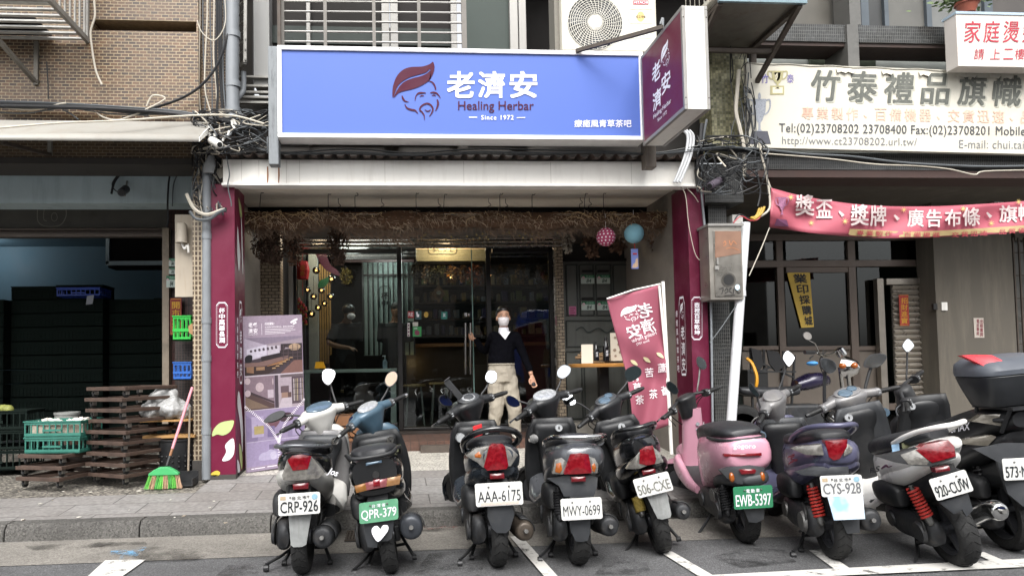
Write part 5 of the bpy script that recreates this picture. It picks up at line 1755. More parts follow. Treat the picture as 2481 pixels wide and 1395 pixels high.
def z3(x, y): return (x*k3, 800 + y*k3)
d = Decal(on(YC)); leaf(d, [z3(*p) for p in ((1205,600),(1215,560),(1250,525),(1300,512),(1330,515),(1310,570),(1270,595),(1235,590))]); d.out('leaf_mark', m_leafg, cl)
d = Decal(on(YC)); leaf(d, [z3(*p) for p in ((1262,738),(1285,690),(1280,650),(1320,612),(1332,640),(1328,700),(1300,735))])
d.out('leaf_mark', m_leafw, cl)
d = Decal(on(YC)); leaf(d, [z3(*p) for p in ((1200,810),(1230,795),(1250,805),(1240,825),(1205,825))]); d.out('leaf_mark', m_leafy, cl)
fsl = lambda x, y: V((cb + .004, 6.9 + x*.46, y))
d = Decal(fsl)
for pts, m in (([(.15,.95),(.35,.80),(.5,.62),(.62,.45),(.7,.70),(.45,1.0),(.25,1.08)], m_leafw), ([(.3,.55),(.5,.50),(.62,.38),(.55,.28),(.35,.40)], m_leafg), ([(.1,.40),(.3,.36),(.38,.28),(.2,.24)], m_leafw), ([(.25,2.75),(.4,2.6),(.5,2.45),(.35,2.3),(.2,2.5)], m_leafw), ([(.6,2.9),(.72,2.75),(.78,2.3),(.66,2.45)], m_leafw), ([(.35,3.05),(.6,3.0),(.72,2.9),(.5,2.88)], m_leafg)):
 d = Decal(fsl); leaf(d, pts); d.out('leaf_mark', m, cl)
d = Decal(fsl)
p = [(.42,1.15),(.36,1.22),(.36,1.92),(.42,2.0),(.6,2.0),(.66,1.92),(.66,1.22),(.6,1.15)]
d.ring(p, .025)
logo(d, lambda x, y: (.41 + (x-903)/340*.2, 1.93 - (y-436)/412*.17))
for i, ch in enumerate('老濟安'):
 d.text(ch, .42, 1.70-.17*i, .61, 1.57-.17*i, .03)
for i, ch in enumerate('療癒風青草茶吧'):
 d.text(ch, .14, 1.82-.09*i, .25, 1.755-.09*i, .02)
d.out('lettering', m_whitelet, cl)
fsr = lambda x, y: V((cc - .004, 6.9 + (1-x)*.40, y))
d = Decal(fsr)
p = [(.36,1.15),(.30,1.22),(.30,1.92),(.36,2.0),(.60,2.0),(.66,1.92),(.66,1.22),(.60,1.15)]
d.ring(p, .025)
logo(d, lambda x, y: (.37 + (x-903)/340*.22, 1.94 - (y-436)/412*.2))
for i, ch in enumerate('老濟安'):
 d.text(ch, .38, 1.68-.17*i, .60, 1.54-.17*i, .03)
for i, ch in enumerate('療癒風青草茶吧'):
 d.text(ch, .08, 1.86-.10*i, .20, 1.79-.10*i, .02)
d.out('lettering', m_whitelet, crr)
for pts, m in (([(.5,.85),(.7,.9),(.8,.75),(.6,.6),(.5,.7)], m_leafy), ([(.55,.5),(.7,.45),(.75,.3),(.6,.25)], m_leafw)):
 d = Decal(fsr); leaf(d, pts); d.out('leaf_mark', m, crr)
fc = on(YC)
for pts in ([(1670,1060),(1682,1040),(1690,1010),(1684,1050)], [(1690,1070),(1700,1046),(1705,1020),(1703,1060)]):
 d = Decal(fc); leaf(d, pts); d.out('leaf_mark', m_leafw, crr)
b = B(); pbox(b, 538, 503, 549, 513, YC-.006, .01)
b.out('cable_hole', m_black, cl, smooth=0)
# ---------------------------------------------------------------- poster stand by the left column
po = thing('poster_stand', 'tall mauve poster board with photographs of the shop, leaning by the left column', 'poster', P(660,1140,7.3))
tl, tr, br, bl = P(588,766,7.25), P(731,762,7.5), P(741,1124,7.42), P(597,1146,7.16)
nrm = (tr-tl).cross(bl-tl).normalized()
if nrm.y < 0: nrm = -nrm
B().prism([tl, tr, br, bl], nrm*.03).out('board', mat('board_edge', '#b4a4b6', .6), po, smooth=0)
F5 = quadmap(tl - nrm*.001, tr - nrm*.001, br - nrm*.001, bl - nrm*.001, (0, 0, 100, 230), 0)
lay = [0]
def pst(pts, c, smooth=0):
 """one printed tone of the poster"""
 lay[0] += 1
 q = lay[0]*.00006
 d = Decal(lambda x, y: F5(x, y) - nrm*(.0006+q))
 d.poly(pts, smooth)
 d.out('printed_patch', mat('ink'+c, '#' + ''.join('%02x' % int((int(c[i:i+2], 16)*.72 + sum(int(c[k:k+2], 16) for k in (1, 3, 5))/3*.28)*.80) for i in (1, 3, 5)), .6, var=.14, scale=40, spec=.25), po)
def R4(x0, y0, x1, y1, c): pst([(x0,y0),(x0,y1),(x1,y1),(x1,y0)], c)
R4(0,0,100,230,'#a892ae')
R4(0,0,100,32,'#ab94ab')
d = Decal(lambda x, y: F5(x, y) - nrm*.003)
for ch, x, y in (('老',9,10),('濟',9,19),('安',17,19)): d.text(ch, x, y, x+6.5, y+7, .03)
logo(d, lambda x, y: (16.5+(x-903)/340*7, 10+(y-436)/412*7.5))
d.text('Healing Herbar', 9, 27.2, 24, 28.8, .01)
d.rect(30.5, 12, 30.9, 29)
d.text('改造重點：', 36, 10.5, 52, 14.5, .02)
d.text('從品牌更新到空間改造，讓老店重新開始', 36, 16.5, 86, 18.6, .01)
for i in range(4): d.rect(36, 20.5+2.3*i, (84,88,80,70)[i], 21.0+2.3*i)
d.stroke([(80,12),(86,9),(92,6.5)], [2.5,4,2.5]).stroke([(84,14.5),(90,11.5)], [2,2.5])
d.out('lettering', mat('poster_white', '#e6dfe6', .5), po)
R4(1,33,99,89,'#4a3a45')
pst([(1,33),(1,68),(60,58),(60,33)], '#b7a6bd'); pst([(1,33),(35,44),(99,36),(99,33)], '#8d7a94'); pst([(35,44),(99,36),(99,50),(60,54)], '#a48f9f')
R4(62,44,99,70,'#3a2c31'); pst([(5,50),(38,44),(38,60),(5,66)], '#d2c8de'); pst([(40,46),(60,46),(60,58),(40,60)], '#c9bccb')
pst([(28,62),(62,57),(62,66),(30,72)], '#2c2226'); pst([(1,70),(24,70),(74,62),(76,66),(36,76),(1,76)], '#87605a')
pst([(1,76),(36,76),(76,66),(76,70),(38,89),(1,89)], '#3c2a28'); pst([(38,76),(74,67),(74,69),(40,81)], '#b0703c'); pst([(4,76),(16,76),(16,86),(4,84)], '#9c6a4a'); pst([(20,77),(34,77),(34,82),(20,82)], '#a97850')
pst([(60,89),(99,89),(99,70),(84,70)], '#8a5a50')
for i in range(6):
 x, y = 46+6*i, 81-2.9*i; pst([(x,y),(x+7,y),(x+6,y-2),(x+1,y-2)], '#b78a5c'); R4(x+1,y,x+1.6,y+6,'#4a342a'); R4(x+6,y,x+6.6,y+6,'#4a342a')
pst([(76,48),(86,44),(96,48),(92,54),(80,54)], '#c09a78', 4); pst([(2,62),(8,58),(14,60),(12,69),(3,69)], '#1d1a22', 4)
for i in range(7): pst([(10+i*7,52-i*.8),(13+i*7,51-i*.8),(14+i*7,54-i*.6),(11+i*7,54.5-i*.6)], '#5c4a58', 3)
for i in range(4): R4(66+8*i,46,67+8*i,70,'#57444a')
for y in (52,58,64): R4(63,y,99,y+.8,'#5a474c')
R4(1,91,49,140,'#8d7181'); pst([(1,112),(49,134),(49,140),(1,140)], '#5d4240'); pst([(1,120),(40,138),(1,138)], '#876a56'); pst([(1,109),(49,130),(49,133),(1,113)], '#46333a')
for x, y, r in ((5,97,5),(25,107,7),(48,100,5),(5,115,5)):
 pst([(x+r*math.cos(a*.5236)*(1 if x<45 else .2)-(0 if x<45 else 1), y+r*math.sin(a*.5236)) for a in range(12)], '#c9aeb6')
R4(38,112,48,124,'#c5b0c0')
R4(50,91,99,140,'#b39fac'); R4(50,91,56,140,'#4b3b48'); R4(79,91,99,136,'#5c4853'); R4(60,108,74,118,'#6a5058'); R4(61,118,74,128,'#a47a68'); R4(72,118,78,128,'#6b4c48'); pst([(56,140),(62,126),(78,126),(79,140)], '#c3b2be'); R4(60,91,99,95,'#6b5a60')
for i in range(6): R4(82+3*i,98,83.5+3*i,132,('#c8b7b9','#8f7f6a','#bda87f','#7d6a78','#c0aeb8','#9d8a7a')[i])
for y in (104,113,122): R4(80,y,99,y+.8,'#3f3038')
R4(1,140,99,141,'#cbbccb'); R4(1,89,99,91,'#c9b8c6')
R4(1,141,99,186,'#9c86b4'); pst([(1,146),(20,160),(20,186),(1,186)], '#8b76a6'); R4(10,150,30,180,'#b3a0cb'); R4(14,164,30,176,'#bda55c'); pst([(30,158),(44,152),(58,158),(46,170)], '#7c4a58', 3); pst([(56,152),(66,148),(80,151),(78,160),(60,161)], '#4d3340', 4)
pst([(70,170),(82,160),(98,150),(98,186),(70,186)], '#8c7aa8'); R4(78,168,92,184,'#a693c0'); R4(36,166,48,182,'#7a679a')
R4(1,187,99,222,'#a48fbf'); R4(58,190,99,216,'#6c5a7c'); R4(62,194,76,212,'#4f4060'); R4(80,196,97,212,'#8d7aa2'); R4(38,193,46,203,'#7b6894'); pst([(22,214),(24,205),(34,203),(40,200),(50,204),(52,214)], '#b9abd4', 4); R4(1,186,99,187,'#c3b3d0')
pst([(40,206),(48,204),(50,214),(42,215)], '#cabfe0', 4)
R4(1,222,99,229,'#ab94b4')
d = Decal(lambda x, y: F5(x, y) - nrm*.0095)
zl = [(0,134),(20,150),(38,166),(50,184),(54,190)]; zr_ = [(100,131),(82,148),(66,164),(57,182),(54,190)]
for path in (zl, zr_, [(54,190),(54,218)]):
 c = cr([(a, b_) for a, b_ in path], 9)
 for i in range(0, len(c)-1, 1):
  p, q = c[i], c[i+1]; n_ = V((-(q-p).y, (q-p).x)).normalized()*1.9
  d.stroke([(p-n_)[:], (p+n_)[:]], .9, 0)
d.disc(54, 189, 3)
d.rect(8,224.6,12,225.8).rect(13,224.6,30,225.6).rect(34,224.4,50,225.4).rect(54,224.2,74,225.2).rect(78,224,92,225)
d.out('zip_print', mat('poster_white', '#e6dfe6', .5), po)
# ---------------------------------------------------------------- flag on its pole
fl = thing('feather_flag', 'drooping pink red shop flag seen from behind on a white pole', 'flag', G(1626,1092,.2))
YL = 6.45
m_flag = mat('flag_cloth', '#8a4656', .75, var=.05, scale=6, bump=.05, bscale=300)
le = [(1470,725),(1487,792),(1505,860),(1518,905),(1526,960),(1536,1040)]
re_ = [(1597,690),(1606,770),(1612,860),(1617,930),(1621,980),(1622,1028)]
le, re_ = cr(le, 6), cr(re_, 6)
def flagY(x, y):
 return YL + .035*math.sin((x-1470)/21. + (y-700)/90.) + .02*math.sin((x-1500)/9.+(y-700)/45.)*min(1, max(0, (y-760)/200)) + .05*math.sin((y-820)/38. - (x-1520)/30.)*max(0, 1-((y-870)/70.)**2)
b = B()
nu = 26
rows = []
for i in range(len(le)):
 rows.append([P(le[i][0]+(re_[i][0]-le[i][0])*j/nu, le[i][1]+(re_[i][1]-le[i][1])*j/nu + (8*math.sin(j/nu*3.1) if i == len(le)-1 else 0), flagY(le[i][0]+(re_[i][0]-le[i][0])*j/nu, le[i][1]+(re_[i][1]-le[i][1])*j/nu)) for j in range(nu+1)])
b.loft(rows, cap=False, closed=False)
o = b.out('cloth', m_flag, fl, smooth=80)
md = o.modifiers.new('thick', 'SOLIDIFY'); md.thickness = .002
ffn = lambda x, y: P(x, y, flagY(x, y) - .007)
m_flagw = mat('flag_white', '#e2d8da', .7, var=.04)
d = Decal(ffn)
logo(d, lambda x, y: (1504 + (x-903)/340*44*1 + 0, 741 + (y-436)/412*42 - ((x-903)/340)*4))
d.text('老', 1546, 734, 1580, 768, .03, mirror=True, rot=-14)
d.text('濟', 1553, 772, 1587, 806, .02, mirror=True, rot=-14)
d.text('安', 1519, 786, 1552, 817, .03, mirror=True, rot=-14)
d.text('Healing Herbar', 1528, 811, 1592, 823, .0, mirror=True, rot=-19)
d.text('Since 1972', 1541, 826, 1574, 832, .0, mirror=True, rot=-19)
for ch, x, y in (('苦',1573,902),('蘆',1604,891),('茶',1583,954),('薈',1612,946),('青',1539,912),('草',1544,938),('茶',1550,968)):
 d.text(ch, x-10, y-11, x+10, y+11, .012, rot=-4)
d.out('lettering', m_flagw, fl)
d = Decal(ffn)
for x, y in ((1536,878),(1567,871),(1599,860)):
 d.poly([(x-8,y-6),(x+1,y-5),(x+7,y+1),(x+9,y+7),(x,y+5),(x-6,y)], 3)
d.out('leaf_mark', mat('leaf_cream', '#c9bf98', .7), fl)
b = B()
b.tube([P(1606,682,YL), P(1627,1100,YL)], .017, 10)
b.out('pole', m_white, fl)
B().tube([P(1597,692,YL-.02), P(1613,860,YL-.02), P(1623,1030,YL-.02)], .012, 8).out('sleeve', m_white, fl)
B().tube([P(1470,724,YL), P(1535,702,YL), P(1600,688,YL)], .008, 8).out('top_rod', m_white, fl)
c = P(1627,1094,YL); g = V((c.x, c.y, zs(c.y)))
B().lathe([(.17,0),(.17,.03),(.10,.08),(.03,.10)], g, 'z', 20).out('foot', mat('foot_white', '#c9c5be', .6), fl)
# ---------------------------------------------------------------- signs and banner of the trophy shop
YW = 6.95
tsg = thing('vinyl_sign', 'wide weathered white vinyl sign with grey brush characters and telephone numbers', 'sign', P(2150,370,YW))
def wy(x): return (x-1808)*.0365      # the sign hangs a little askew
b = B()
q = [P(1808,152,YW), P(2640,152+wy(2640),YW), P(2640,357+.024*832,YW), P(1812,357,YW)]
b.prism(q, (0, .06, 0)).out('sheet', mat('vinyl_white', '#c3bfb2', .6, var=.05, scale=2.2, stain=.35, stainc='#b9aa8c'), tsg, smooth=0)
B().tube(cr([P(x, 152+wy(x)+(3 if k % 2 else 0), YW-.004) for k, x in enumerate(range(1808, 2641, 52))], 3), .006, 6).out('top_hem', mat('hem', '#a8a498', .6), tsg)
m_signg = mat('sign_grey_ink', '#53554f', .6, var=.08, scale=30, stain=.3, stainc='#a9a89f')
fw = lambda x, y: P(x, y + (x-1950)*.028, YW-.004)
d = Decal(lambda x, y: P(x, y + (x-1950)*.028, YW-.003))
for ch, x in (('竹',1966),('泰',2054),('禮',2144),('品',2231),('旗',2321),('幟',2405)):
 d.text(ch, x+3, 173, x+72, 246, .045, shear=.12)
d.out('outline', mat('ink_light', '#a9a89c', .6), tsg)
d = Decal(lambda x, y: P(x, y + (x-1950)*.028, YW-.0055))
for ch, x in (('竹',1966),('泰',2054),('禮',2144),('品',2231),('旗',2321),('幟',2405)):
 d.text(ch, x, 170, x+69, 243, .03, shear=.12)
d.out('lettering', m_signg, tsg)
d = Decal(lambda x, y: P(x, y + (x-1950)*.02, YW-.004))
x = 1943
for ch in '專業製作、百備機器、交貨迅速、品質':
 if ch == '、':
  d.stroke([(x+6,276),(x+13,283)], [2,4], 0)
 else:
  d.text(ch, x, 259, x+28, 289, .015)
 x += 36 if ch != '、' else 33
d.out('faded_lettering', mat('ink_faded_red', '#d3ab98', .6, var=.15, scale=60), tsg)
d = Decal(lambda x, y: P(x, y + (x-1888)*.014, YW-.004))
d.text('Tel:(02)23708202 23708400 Fax:(02)23708201 Mobile:', 1888, 299, 2490, 327, .012, spacing=1.08)
d.out('phone_lettering', mat('ink_dark', '#45464a', .6, var=.1), tsg)
d = Decal(lambda x, y: P(x, y + (x-1888)*.012, YW-.004))
d.text('http://www.ct23708202.url.tw/', 1895, 331, 2222, 355, .0, spacing=1.05)
d.text('E-mail: chui.tai', 2324, 334, 2481, 354, -.002, spacing=1.05)
d.out('web_lettering', mat('ink_mid', '#6a6b6e', .6, var=.1), tsg)
def trophy(d, x, y, w, h, lift=0):
 u = lambda a, b_: (x + a*w, y + b_*h)
 d.poly([u(-.32,0), u(.32,0), u(.28,.28), u(.14,.46), u(.05,.52), u(.05,.66), u(.16,.70), u(-.16,.70), u(-.05,.66), u(-.05,.52), u(-.14,.46), u(-.28,.28)])
 for sg in (-1, 1):
  d.stroke([u(sg*.30,.04), u(sg*.48,.02), u(sg*.50,.16), u(sg*.40,.28), u(sg*.24,.34)], w*.07)
d = Decal(lambda x, y: P(x, y, YW-.004))
trophy(d, 1884, 172, 46, 62)
d.out('trophy_print', mat('trophy_gold', '#a19a72', .6, var=.2, scale=80), tsg)
d = Decal(lambda x, y: P(x, y, YW-.0035))
d.poly([(1866,208),(1900,208),(1900,230),(1866,230)])
d.out('trophy_base_print', mat('trophy_gold', '#a19a72', .6), tsg)
d = Decal(lambda x, y: P(x, y, YW-.004))
d.rect(1872,212,1896,226).poly([(1876,176),(1892,176),(1889,192),(1884,197),(1879,192)])
d.out('trophy_light_print', mat('vinyl_cream', '#d9d2b6', .6), tsg)
d = Decal(lambda x, y: P(x, y, YW-.004))
trophy(d, 1840, 240, 52, 112)
d.stroke([(1840,225),(1840,242)], [3,8,4])
d.out('trophy_print', mat('trophy_silver', '#8d9199', .6, var=.35, scale=70), tsg)
d = Decal(lambda x, y: P(x, y, YW-.0045))
d.poly([(1822,318),(1860,318),(1868,349),(1812,349)])
d.out('trophy_base_print', mat('ink_base', '#45464f', .6), tsg)
d = Decal(lambda x, y: P(x, y, YW-.004))
d.text('竹', 1843, 180, 1862, 202, .02).text('泰', 1906, 180, 1924, 202, .0)
d.out('small_lettering', mat('ink_violet', '#6b62a0', .6), tsg)
rr_ = random.Random(5)
b = B()
for xc in (2040, 2058, 2150, 2240, 2330, 2352, 2410, 2440):
 y = 158 + wy(xc)
 b.prism([P(xc-14, y, YW-.006), P(xc+2, y-1, YW-.006), P(xc+16, y+3, YW-.006), P(xc+10, y+11, YW-.03), P(xc-2, y+7, YW-.02), P(xc-10, y+10, YW-.03)], (0, .003, 0))
b.out('torn_flap', mat('vinyl_white', '#d6d2c6', .55), tsg, smooth=0)['kind'] = 'stuff'
hs_ = thing('hair_salon_sign', 'white sign with red hand painted characters at the top right corner', 'sign', P(2400,165,6.7))
b = B(); pbox(b, 2319, 37, 2700, 164, 6.72, .16)
b.out('board', mat('salon_board', '#c6c0ba', .5, var=.05, scale=4, stain=.3, stainc='#b59f93', streak=True), hs_, smooth=0, bevel=.004)
b = B(); pbox(b, 2316, 32, 2702, 38, 6.71, .19)
b.out('top_edge', mat('edge_blue', '#9fb0bd', .5), hs_, smooth=0)
d = Decal(on(6.72))
for ch, x in (('家',2335),('庭',2382),('燙',2429),('髮',2476)):
 d.text(ch, x, 52, x+40, 104, .005, shear=.1)
for ch, x in (('請',2360),('上',2398),('二',2430),('樓',2458)):
 d.text(ch, x, 119, x+24, 145, .0, shear=.1)
d.out('lettering', mat('red_brush', '#a8303f', .6, var=.2, scale=50), hs_)
bn = thing('fabric_banner', 'long sagging pink red banner with white characters and a yellow lower strip', 'banner', P(2200,560,6.8))
YBn = 6.78
topc = cr([(1868,455),(1960,478),(2100,497),(2250,500),(2400,493),(2520,484)], 8)
botc = cr([(1865,551),(1955,563),(2070,574),(2210,577),(2360,570),(2520,560)], 8)
def bnY(x, y): return YBn + .03*math.sin(x/37. + y/22.) + .02*math.sin(x/15. - y/9.)*max(0, 1-(x-1868)/180.)
rows = []
for j in range(9):
 rows.append([P(a[0]+(c_[0]-a[0])*j/8, a[1]+(c_[1]-a[1])*j/8, bnY(a[0], a[1]+(c_[1]-a[1])*j/8)) for a, c_ in zip(topc, botc)])
o = B().loft(rows, cap=False, closed=False).out('cloth', mat('banner_cloth', '#9c4a58', .6, var=.08, scale=3), bn, smooth=80)
md = o.modifiers.new('thick', 'SOLIDIFY'); md.thickness = .002
bfn = lambda x, y: P(x, y, bnY(x, y) - .02)
d = Decal(bfn)
for ch, x0, y0, x1, y1 in (('獎',1928,472,1972,522),('盃',1978,484,2016,528),('獎',2062,496,2104,546),('牌',2109,498,2147,547),('廣',2199,507,2237,549),('告',2245,508,2281,550),('布',2290,508,2328,548),('條',2333,503,2374,547),('旗',2422,498,2464,538),('幟',2468,494,2508,534)):
 d.text(ch, x0, y0, x1, y1, .025)
for x, y in ((2038,517),(2172,526),(2396,520)):
 d.stroke([(x-5,y-5),(x+5,y+6)], [4,8], 0)
d.out('lettering', mat('banner_white', '#bfb0ae', .6, var=.2, scale=30, stain=.5, stainc='#a9a3a2'), bn)
yc = cr([(2060,563),(2070,571),(2210,574),(2360,567),(2520,557)], 6)
yt = cr([(2060,556),(2075,555),(2210,561),(2360,554),(2520,543)], 6)
rows = [[P(p[0], p[1], bnY(p[0], p[1])-.022) for p in yt], [P(p[0], p[1], bnY(p[0], p[1])-.022) for p in yc]]
B().loft(rows, cap=False, closed=False).out('yellow_strip', mat('banner_yellow', '#96825a', .6, var=.1), bn, smooth=0)
d = Decal(lambda x, y: P(x, y, bnY(x, y)-.036))
x = 2076
for ch in '專業製作、百備機器、交貨迅速、品質優良':
 yy = 558 + 5*math.sin((x-2070)/440*3.14) - max(0, (x-2300))*.045
 if ch != '、': d.text(ch, x, yy, x+17, yy+12, .02)
 x += 23
d.out('red_lettering', mat('ink_red', '#8d3038', .6), bn)
d = Decal(bfn)
trophy(d, 1895, 478, 30, 60)
d.out('trophy_print', mat('trophy_violet', '#8c5a78', .6, var=.4, scale=60), bn)
d = Decal(bfn)
d.poly([(1882,530),(1906,533),(1911,549),(1876,547)])
d.out('trophy_base_print', mat('base_violet', '#6d3f5e', .6), bn)
d = Decal(bfn)
for x, y in ((1916,478),(1966,540),(2048,536),(2190,508),(2334,506),(2402,541),(2468,489)):
 for k in range(4):
  a = math.pi*k/4 + .2
  d.stroke([(x-8*math.cos(a),y-8*math.sin(a)),(x,y),(x+8*math.cos(a),y+8*math.sin(a))], [.3,1.6,.3], 0)
d.out('star_print', mat('star_yellow', '#d8b871', .6), bn)
# ---------------------------------------------------------------- tea shop front
YG = 9.05
sh = thing('tea_shopfront', 'black framed glass shop front with a double glass door and stickers', 'shopfront', P(1030,1040,YG))
def sbar(x0, y0, x1, y1, m, Y=YG-.04, d=.08, name='frame_bar'):
 b = B(); pbox(b, x0, y0, x1, y1, Y, d); return b.out(name, m, sh, smooth=0, bevel=.004)
sbar(700, 606, 711, 1042, m_alu)
sbar(712, 604, 964, 613, m_frame_d); sbar(712, 614, 719, 1040, m_frame_d); sbar(964, 600, 975, 1042, m_frame_d, YG-.06)
sbar(720, 1028, 963, 1040, m_frame_d); sbar(1181, 600, 1192, 1040, m_frame_d, YG-.06); sbar(1193, 601, 1334, 611, m_frame_d); sbar(1334, 600, 1345, 1042, m_frame_d); sbar(1193, 1026, 1334, 1040, m_frame_d)
sbar(1345, 588, 1362, 1042, m_steel, YG-.1, .12, 'steel_post')
sbar(745, 599, 963, 602, m_whitelet, YG-.05, .02, 'light_strip')
sbar(975, 1034, 1181, 1040, m_frame_d)
for x0, x1 in ((719, 964), (1192, 1334)):
 b = B(); pbox(b, x0, 612, x1, 1030, YG, .008); b.out('glass_pane', m_glass, sh, smooth=0)
b = B(); pbox(b, 976, 604, 1145, 1032, YG+.01, .01); dr = b.out('glass_door', m_glass, sh, smooth=0)
b = B(); pbox(b, 1145, 604, 1147.5, 1032, YG+.008, .014); b.out('glass_edge', mat('glass_edge', '#6f8a84', .2), dr, smooth=0)
b = B(); pbox(b, 1147.5, 604, 1180, 1032, YG+.03, .01); b.out('glass_door', m_glass, sh, smooth=0)
for x in (1128, 1140):
 b = B(); b.cyl(P(x,782,YG-.06), P(x,906,YG-.06), .013, None, 12)
 for y in (796, 890):
  b.cyl(P(x,y,YG-.06), P(x,y,YG+.01), .009, None, 10)
 b.out('door_handle', m_chrome, dr)
def sticker(x0, y0, x1, y1, c, name='sticker'):
 d = Decal(on(YG, .002)); d.rect(x0, y0, x1, y1); d.out(name, mat('stick'+c, c, .5, var=.08, scale=60), sh)
sticker(988,754,1003,770,'#a02a30'); sticker(988,771,1003,778,'#5b6a58'); sticker(1006,753,1021,774,'#24484d'); sticker(987,782,993,815,'#c9c3c0'); sticker(1000,780,1013,790,'#b9b7ad'); sticker(1000,791,1021,815,'#2f8a4a'); sticker(1069,755,1084,773,'#1d6f66')
d = Decal(on(YG, .003))
d.text('RE', 990,757,1001,766,.01).text('LINE', 1003,793,1011,797,.01).text('友', 1073,758,1080,767,.01).text('推', 1125,757,1132,767,.0).text('拉', 1134,759,1139,765,.0)
d.poly([(1008,756),(1012,755),(1012,760),(1016,762),(1015,768),(1010,768),(1009,763)])
d.out('sticker_lettering', m_whitelet, sh)
d = Decal(on(YG, .003)); d.disc(1032.5, 762, 5.5, 7); d.out('sticker', mat('sticker_gold', '#b3923a', .5), sh)
d = Decal(on(YG, .003))
for i, c in enumerate((786,794,802,810)): d.rect(988.3, c, 991.8, c+4)
d.out('sticker_print', mat('sticker_navy', '#5b2740', .5), sh)
d = Decal(on(YG, .003)); d.poly([(1005,803),(1010,799),(1016,804),(1015,811),(1007,811)], 3); d.out('sticker_flower', mat('sticker_flower', '#7a2f4a', .5), sh)
t = thing('diamond_sign', 'kraft paper sign hung corner up inside the glass door', 'sign', P(1063,711,YG+.06))
b = B(); b.prism([P(1063,689,YG+.05), P(1080,711,YG+.05), P(1063,733,YG+.05), P(1046,711,YG+.05)], (0,.012,0)); b.out('card', mat('kraft', '#9a7458', .7, var=.1), t, smooth=0)
d = Decal(on(YG+.05)); d.disc(1063, 709, 6, 5); d.out('cup_print', mat('print_white', '#cdc4b8', .7), t)
d = Decal(on(YG+.05)); d.text('吃', 1058,714,1068,722,.03).disc(1060,708,1.2).disc(1066,708,1.2).disc(1050,711,1).disc(1076,711,1); d.out('ink_print', m_black, t)
B().tube([P(1063,689,YG+.05), P(1063,672,YG+.06)], .004, 5).out('string', m_wood, t)
# ---------------------------------------------------------------- inside the tea shop
m_cream = mat('cream_board_in', '#b9a887', .6, var=.05)
t = thing('lintel_board', 'cream menu board with dark characters lit from above, inside over the door', 'board', P(1095,620,9.8))
b = B(); pbox(b, 1008, 590, 1182, 632, 9.8, .05); b.out('board', m_cream, t, smooth=0)
d = Decal(on(9.8))
d.stroke([(1037,600),(1038,612),(1044,616),(1100,616),(1106,612),(1107,600)], 2, 0).text('卡仁艾工', 1046, 598, 1098, 611, .03)
d.out('lettering', mat('brown_ink', '#2c1d12', .6), t)
b = B(); pbox(b, 1008, 633, 1182, 640, 9.78, .07); b.out('dark_bar', m_dark, t, smooth=0)
b = B(); pbox(b, 836, 612, 964, 628, 9.8, .05); b.out('grey_board', mat('grey_board_in', '#5d5a5c', .6), t, smooth=0)
sl = thing('slat_screen', 'pale screen behind black vertical slats inside the tea shop', 'screen', P(940,800,10.6))
b = B(); pbox(b, 880, 636, 1003, 860, 10.62, .04); b.out('screen_panel', mat('screen_panel', '#a9b7b0', .5, var=.08, scale=2), sl, smooth=0)
for i in range(11):
 x = 880 + 12.3*i
 b = B(); pbox(b, x-2, 630, x+2, 860, 10.52, .06); b.out('slat', m_frame_d, sl, smooth=0)
b = B(); pbox(b, 880, 664, 1003, 667, 10.57, .03); pbox(b, 834, 629, 1003, 635, 10.5, .05); b.outs('cross_rail', mat('rail_red', '#3a2222', .5), sl, smooth=0)
d = Decal(on(10.61)); d.text('杯', 924,707,940,724,.04).text('中', 925,728,939,740,.04)
d.stroke([(920,745),(919,705),(923,695),(935,693),(944,697),(946,706),(945,745)], 1.6)
d.out('lettering', m_black, sl)
t = thing('shop_counter', 'dark wooden tea counter in the shop behind the door', 'counter', P(1090,930,10.8))
b = B(); pbox(b, 985, 838, 1330, 960, 10.8, .6); b.out('body', m_wood_d, t, smooth=0)
b = B(); pbox(b, 980, 830, 1335, 838, 10.72, .7); b.out('top', m_wood, t, smooth=0)
t = thing('jar_shelf', 'dim shelf of jars and boxes along the back wall of the tea shop', 'shelf', P(1130,800,12.4))
b = B()
for y in (690, 730, 770, 810): pbox(b, 1000, y, 1330, y+4, 12.4, .4)
b.out('shelf_board', m_wood_d, t, smooth=0)
rj = random.Random(11)
jm = [mat('jar%d' % i, c, .35, var=.1) for i, c in enumerate(('#6d5a2c','#3d3560','#7a7f88','#4c3a25','#59602f','#8a7a5c'))]
for y in (690, 730, 770, 810):
 x = 1004
 while x < 1325:
  w = rj.uniform(6, 15); h = rj.uniform(12, 28)
  b = B(); pbox(b, x, y-h, x+w, y, 12.45, .15)
  b.out('jar', jm[rj.randrange(6)], t, smooth=0, bevel=.01)
  x += w + rj.uniform(2, 12)
t = thing('interior_post', 'white post and warm bamboo strips at the left inside the tea shop', 'post', P(755,900,10))
b = B(); pbox(b, 748, 615, 770, 900, 10.1, .15); b.out('post', mat('post_white', '#a9aaa8', .6), t, smooth=0)
b = B()
for i in range(5): pbox(b, 774+6*i, 640, 778+6*i, 880, 10.2, .02)
b.outs('bamboo_strip', mat('bamboo', '#a9834c', .6, var=.2), t, smooth=0)
b = B(); pbox(b, 722, 612, 740, 900, 10.3, .05); b.out('side_panel', mat('side_panel', '#6f6c6a', .6), t, smooth=0)
def lamp(name, label, cat, p, r, col, e, group=None, glass=None):
 t = thing(name, label, cat, p, group)
 B().ell(p, r, r, r, 16).out('globe', glass, t, smooth=180)
 B().ell(p, r*.3, r*.3, r*.3, 8).out('bulb', mat('bulb_glow', '#ffc27a', .5, emit=14, var=0), t)
 B().tube([p + V((0,0,r)), p + V((0,0,r+.25))], .003, 5).out('cord', m_black, t)
m_globe = glassmat('smoked_globe', '#8d8478', 2.6, .03)
